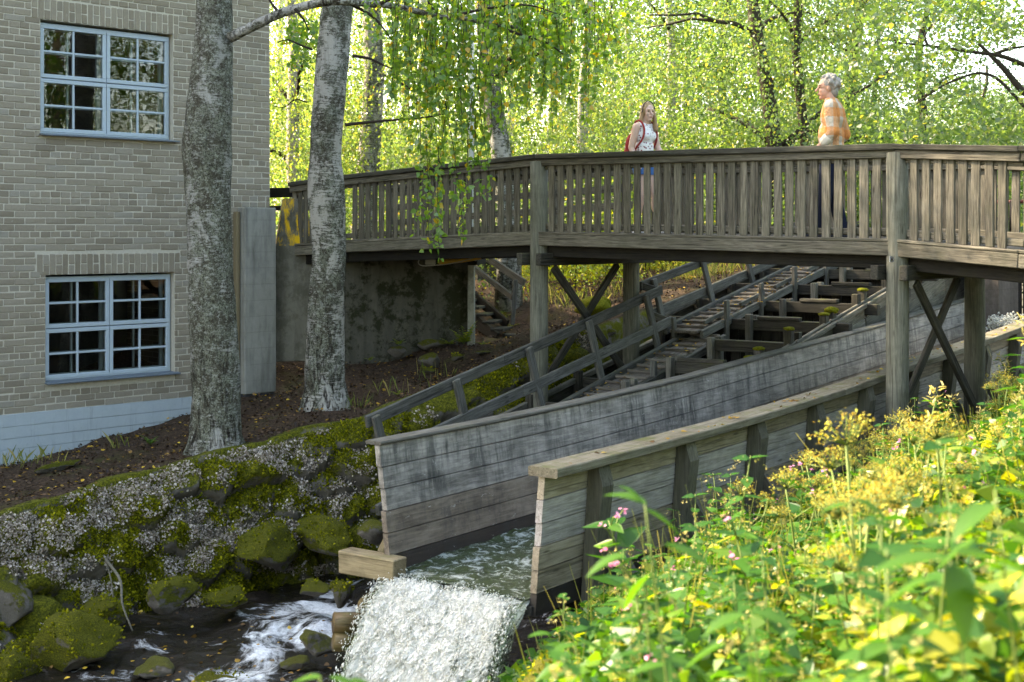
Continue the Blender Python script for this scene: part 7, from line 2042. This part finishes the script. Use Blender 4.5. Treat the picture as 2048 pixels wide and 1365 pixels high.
blouse = [ell_vf((0.012, 0, 1.25), (0.112, 0.160, 0.16)), ell_vf((0.004, 0, 1.09), (0.106, 0.142, 0.17)), ell_vf((-0.008, 0, 0.96), (0.128, 0.174, 0.10)), cap_vf((0.012, -0.105, 1.352), 0.062, (0.012, 0.105, 1.352), 0.062), ell_vf((0.078, 0.055, 1.235), (0.062, 0.068, 0.068)), ell_vf((0.078, -0.055, 1.235), (0.062, 0.068, 0.068))]
link('blouse', fuse('blouse', blouse, 0.008, 4, lambda c: c.z < 0.90), M['floral'], woman, MW)
shorts = [ell_vf((-0.012, 0, 0.93), (0.122, 0.168, 0.11)), cap_vf((0.0, -0.088, 0.88), 0.102, (0.02, -0.09, 0.74), 0.092), cap_vf((0.0, 0.088, 0.88), 0.102, (0.04, 0.09, 0.74), 0.092)]
link('shorts', fuse('shorts', shorts, 0.008, 3, lambda c: c.z < 0.735), M['denim'], woman, MW)
for (tx, ty, tz, ax) in ((0.02, -0.088, 0.035, 0), (0.235, 0.093, 0.035, 0)):
    link('shoe', fuse('shoe', [cap_vf((tx - 0.075, ty, tz + 0.006), 0.038, (tx + 0.075, ty, tz - 0.002), 0.034), ell_vf((tx - 0.06, ty, tz + 0.02), (0.042, 0.036, 0.05))], 0.006, 3, lambda c: c.z > 0.085), M['shoe'], woman, MW)
    link('sole', fuse('sole', [([Vector((tx + a * 0.115, ty + b * 0.04, 0.001 + c * 0.016)) for c in (0, 1) for a, b in ((-1, -1), (1, -1), (1, 1), (-1, 1))], [[3, 2, 1, 0], [4, 5, 6, 7], [0, 1, 5, 4], [1, 2, 6, 5], [2, 3, 7, 6], [3, 0, 4, 7]])], 0.006, 3), M['white_sole'], woman, MW)
hair = [ell_vf(hc + Vector((-0.022, 0, 0.034)), (0.100, 0.086, 0.105)), ell_vf(hc + Vector((-0.055, 0, -0.05)), (0.060, 0.084, 0.11)), ell_vf(hc + Vector((-0.055, 0, -0.15)), (0.04, 0.080, 0.11)),
        cap_vf(hc + Vector((0.02, 0.075, 0.01)), 0.020, hc + Vector((0.045, 0.10, -0.215)), 0.026), cap_vf(hc + Vector((0.0, 0.080, -0.02)), 0.022, hc + Vector((0.01, 0.10, -0.22)), 0.026), cap_vf(hc + Vector((-0.01, -0.080, 0.0)), 0.020, hc + Vector((-0.01, -0.092, -0.17)), 0.022), cap_vf(hc + Vector((-0.03, -0.078, 0)), 0.022, hc + Vector((-0.04, -0.09, -0.19)), 0.024)]
link('hair', fuse('hair', rotz_parts(hair, HA, hc), 0.006, 3), M['hair_w'], woman, MW)
band = tube('hair_band', [MW @ (Matrix.Translation(hc) @ Matrix.Rotation(HA, 4, 'Z') @ Vector((0.018, 0.091 * math.cos(a), 0.02 + 0.122 * math.sin(a)))) for a in np.linspace(-0.2, math.pi + 0.2, 22)], 0.006, M['shoe'], woman, 6)
face_bits(woman, MW, hc, 0.97, HA, skin='w')
bag = empty('backpack', (wx, wy, wz + 1.0), 'small red backpack worn by the person in the floral top', 'backpack')
link('body', fuse('pack', [ell_vf((-0.185, 0, 1.10), (0.075, 0.135, 0.19)), ell_vf((-0.19, 0, 1.02), (0.085, 0.14, 0.14))], 0.008, 4), M['redbag'], bag, MW)
link('pocket', fuse('pocket', [ell_vf((-0.262, 0, 1.02), (0.028, 0.10, 0.09))], 0.008, 3), M['redbag'], bag, MW)
for sd in (-1, 1):
    tube('strap', [MW @ Vector(x) for x in spline([(-0.12, 0.09 * sd, 1.28), (-0.05, 0.105 * sd, 1.41), (0.03, 0.108 * sd, 1.422), (0.10, 0.115 * sd, 1.33), (0.095, 0.135 * sd, 1.20), (0.0, 0.165 * sd, 1.07), (-0.11, 0.12 * sd, 1.0)], 26)], 0.013, M['redbag'], bag, 8)
tube('handle', [MW @ Vector(x) for x in spline([(-0.17, 0.03, 1.28), (-0.19, 0.02, 1.33), (-0.19, -0.02, 1.33), (-0.17, -0.03, 1.28)], 10)], 0.008, M['redbag'], bag, 6)
# --- the man
mx, my = (1664 - CU) / F * 15.15, 15.15
mz = deck_z(mx, my)
man = empty('person', (mx, my, mz), 'person with grey curly hair in an orange and cream plaid shirt seen from the side', 'person')
MM = Matrix.Translation((mx, my, mz)) @ Matrix.Rotation(math.radians(154), 4, 'Z') @ Matrix.Scale(1.0, 4)
hc = Vector((0.055, 0, 1.655)); HA = math.radians(22)
body = [cap_vf((0.0, 0, 1.46), 0.066, (0.035, 0, 1.58), 0.060), ell_vf((0.0, 0, 1.33), (0.125, 0.18, 0.17)), ell_vf((0.01, 0, 1.12), (0.118, 0.155, 0.17)), ell_vf((0.0, 0, 0.98), (0.125, 0.165, 0.12)), cap_vf((-0.01, -0.16, 1.44), 0.065, (-0.01, 0.16, 1.44), 0.065)]
AL = [cap_vf((-0.01, 0.205, 1.425), 0.060, (-0.075, 0.255, 1.150), 0.047), cap_vf((-0.075, 0.255, 1.150), 0.045, (0.105, 0.225, 0.975), 0.032)]
AR = [cap_vf((-0.01, -0.205, 1.425), 0.060, (-0.08, -0.25, 1.15), 0.047), cap_vf((-0.08, -0.25, 1.15), 0.045, (0.12, -0.215, 0.985), 0.032)]
body += AL + hand_parts((0.105, 0.225, 0.97), (0.72, -0.05, -0.68), (0.6, 0.2, 0.7), 1) + AR + hand_parts((0.12, -0.215, 0.98), (0.75, 0.1, -0.65), (0.6, -0.2, 0.7), 1)
body += leg((0, -0.095, 0.95), (0.02, -0.10, 0.52), (-0.10, -0.10, 0.09), (0.06, -0.105, 0.035), 1.1) + leg((0, 0.095, 0.95), (0.05, 0.10, 0.52), (0.10, 0.10, 0.09), (0.27, 0.11, 0.035), 1.1)
link('body', fuse('body', body + rotz_parts(head_parts(hc, 1.06, 1.6, 1.08), HA, hc), 0.006, 5), M['skin_m'], man, MM)
shirt = [ell_vf((-0.012, 0, 1.33), (0.138, 0.195, 0.20)), ell_vf((0.008, 0, 1.12), (0.146, 0.185, 0.22)), ell_vf((0.0, 0, 0.97), (0.146, 0.188, 0.16)), cap_vf((-0.012, -0.155, 1.442), 0.078, (-0.012, 0.155, 1.442), 0.078), cap_vf((-0.01, 0, 1.45), 0.098, (0.012, 0, 1.515), 0.080),
         cap_vf((-0.012, 0.20, 1.425), 0.074, (-0.08, 0.258, 1.150), 0.064), cap_vf((-0.08, 0.258, 1.150), 0.064, (-0.015, 0.248, 1.088), 0.058), cap_vf((-0.012, -0.205, 1.425), 0.078, (-0.085, -0.255, 1.15), 0.068), cap_vf((-0.085, -0.255, 1.15), 0.068, (0.0, -0.245, 1.08), 0.062)]
link('shirt', fuse('shirt', shirt, 0.009, 3, lambda c: c.z < 0.86 or (c.z > 1.545)), M['plaid'], man, MM)
link('cuff', fuse('cuff', [cap_vf((-0.012, 0.247, 1.084), 0.064, (0.022, 0.242, 1.052), 0.061)], 0.008, 2), plain('cuff_cloth', (0.62, 0.55, 0.44), 0.85), man, MM)
link('collar', fuse('collar', [([MM.inverted() @ (MM @ Vector((0.012 + 0.078 * math.cos(a) + 0.02, 0.078 * math.sin(a), z + 0.012 * math.cos(a) * -1))) for z, in ((1.50,), (1.565,)) for a in np.linspace(0.35, 2 * math.pi - 0.35, 20)] , [[i, i + 1, 21 + i, 20 + i] for i in range(19)] + [list(range(20))[::-1], list(range(20, 40))])], 0.008, 2), M['plaid'], man, MM)
tr = [ell_vf((0.0, 0, 0.95), (0.145, 0.182, 0.13)), cap_vf((0, -0.098, 0.93), 0.112, (0.02, -0.10, 0.52), 0.083), cap_vf((0.02, -0.10, 0.52), 0.083, (-0.09, -0.10, 0.10), 0.070), cap_vf((0, 0.098, 0.93), 0.112, (0.05, 0.10, 0.52), 0.083), cap_vf((0.05, 0.10, 0.52), 0.083, (0.10, 0.10, 0.10), 0.070)]
link('trousers', fuse('trousers', tr, 0.009, 3, lambda c: c.z < 0.05 or c.z > 1.03), M['navy'], man, MM)
for (tx, ty) in ((-0.03, -0.102), (0.175, 0.105)):
    link('shoe', fuse('shoe', [cap_vf((tx - 0.08, ty, 0.042), 0.043, (tx + 0.10, ty, 0.036), 0.037), ([Vector((tx + 0.01 + a * 0.135, ty + b * 0.044, 0.002 + c * 0.02)) for c in (0, 1) for a, b in ((-1, -1), (1, -1), (1, 1), (-1, 1))], [[3, 2, 1, 0], [4, 5, 6, 7], [0, 1, 5, 4], [1, 2, 6, 5], [2, 3, 7, 6], [3, 0, 4, 7]])], 0.007, 3), M['shoe'], man, MM)
rh = random.Random(12)
hair = [ell_vf(hc + Vector((-0.030, 0, 0.050)), (0.108, 0.092, 0.105)), ell_vf(hc + Vector((-0.070, 0, -0.03)), (0.055, 0.080, 0.085))]
for _ in range(110):
    th = rh.uniform(0, 6.28); z = rh.uniform(-0.5, 1.0); rr2 = math.sqrt(max(0, 1 - z * z)); d = Vector((rr2 * math.cos(th), rr2 * math.sin(th), z))
    if d.x > 0.42 and z < 0.62: continue
    if z < -0.05 and d.x > -0.25: continue
    p = hc + Vector((-0.030 + d.x * 0.110, d.y * 0.094, 0.046 + d.z * 0.106)); hair.append(ell_vf(p, (rh.uniform(0.014, 0.026),) * 3, 8, 6))
link('hair', fuse('hair', rotz_parts(hair, HA, hc), 0.006, 1), M['hair_m'], man, MM)
face_bits(man, MM, hc, 1.06, HA, skin='m')
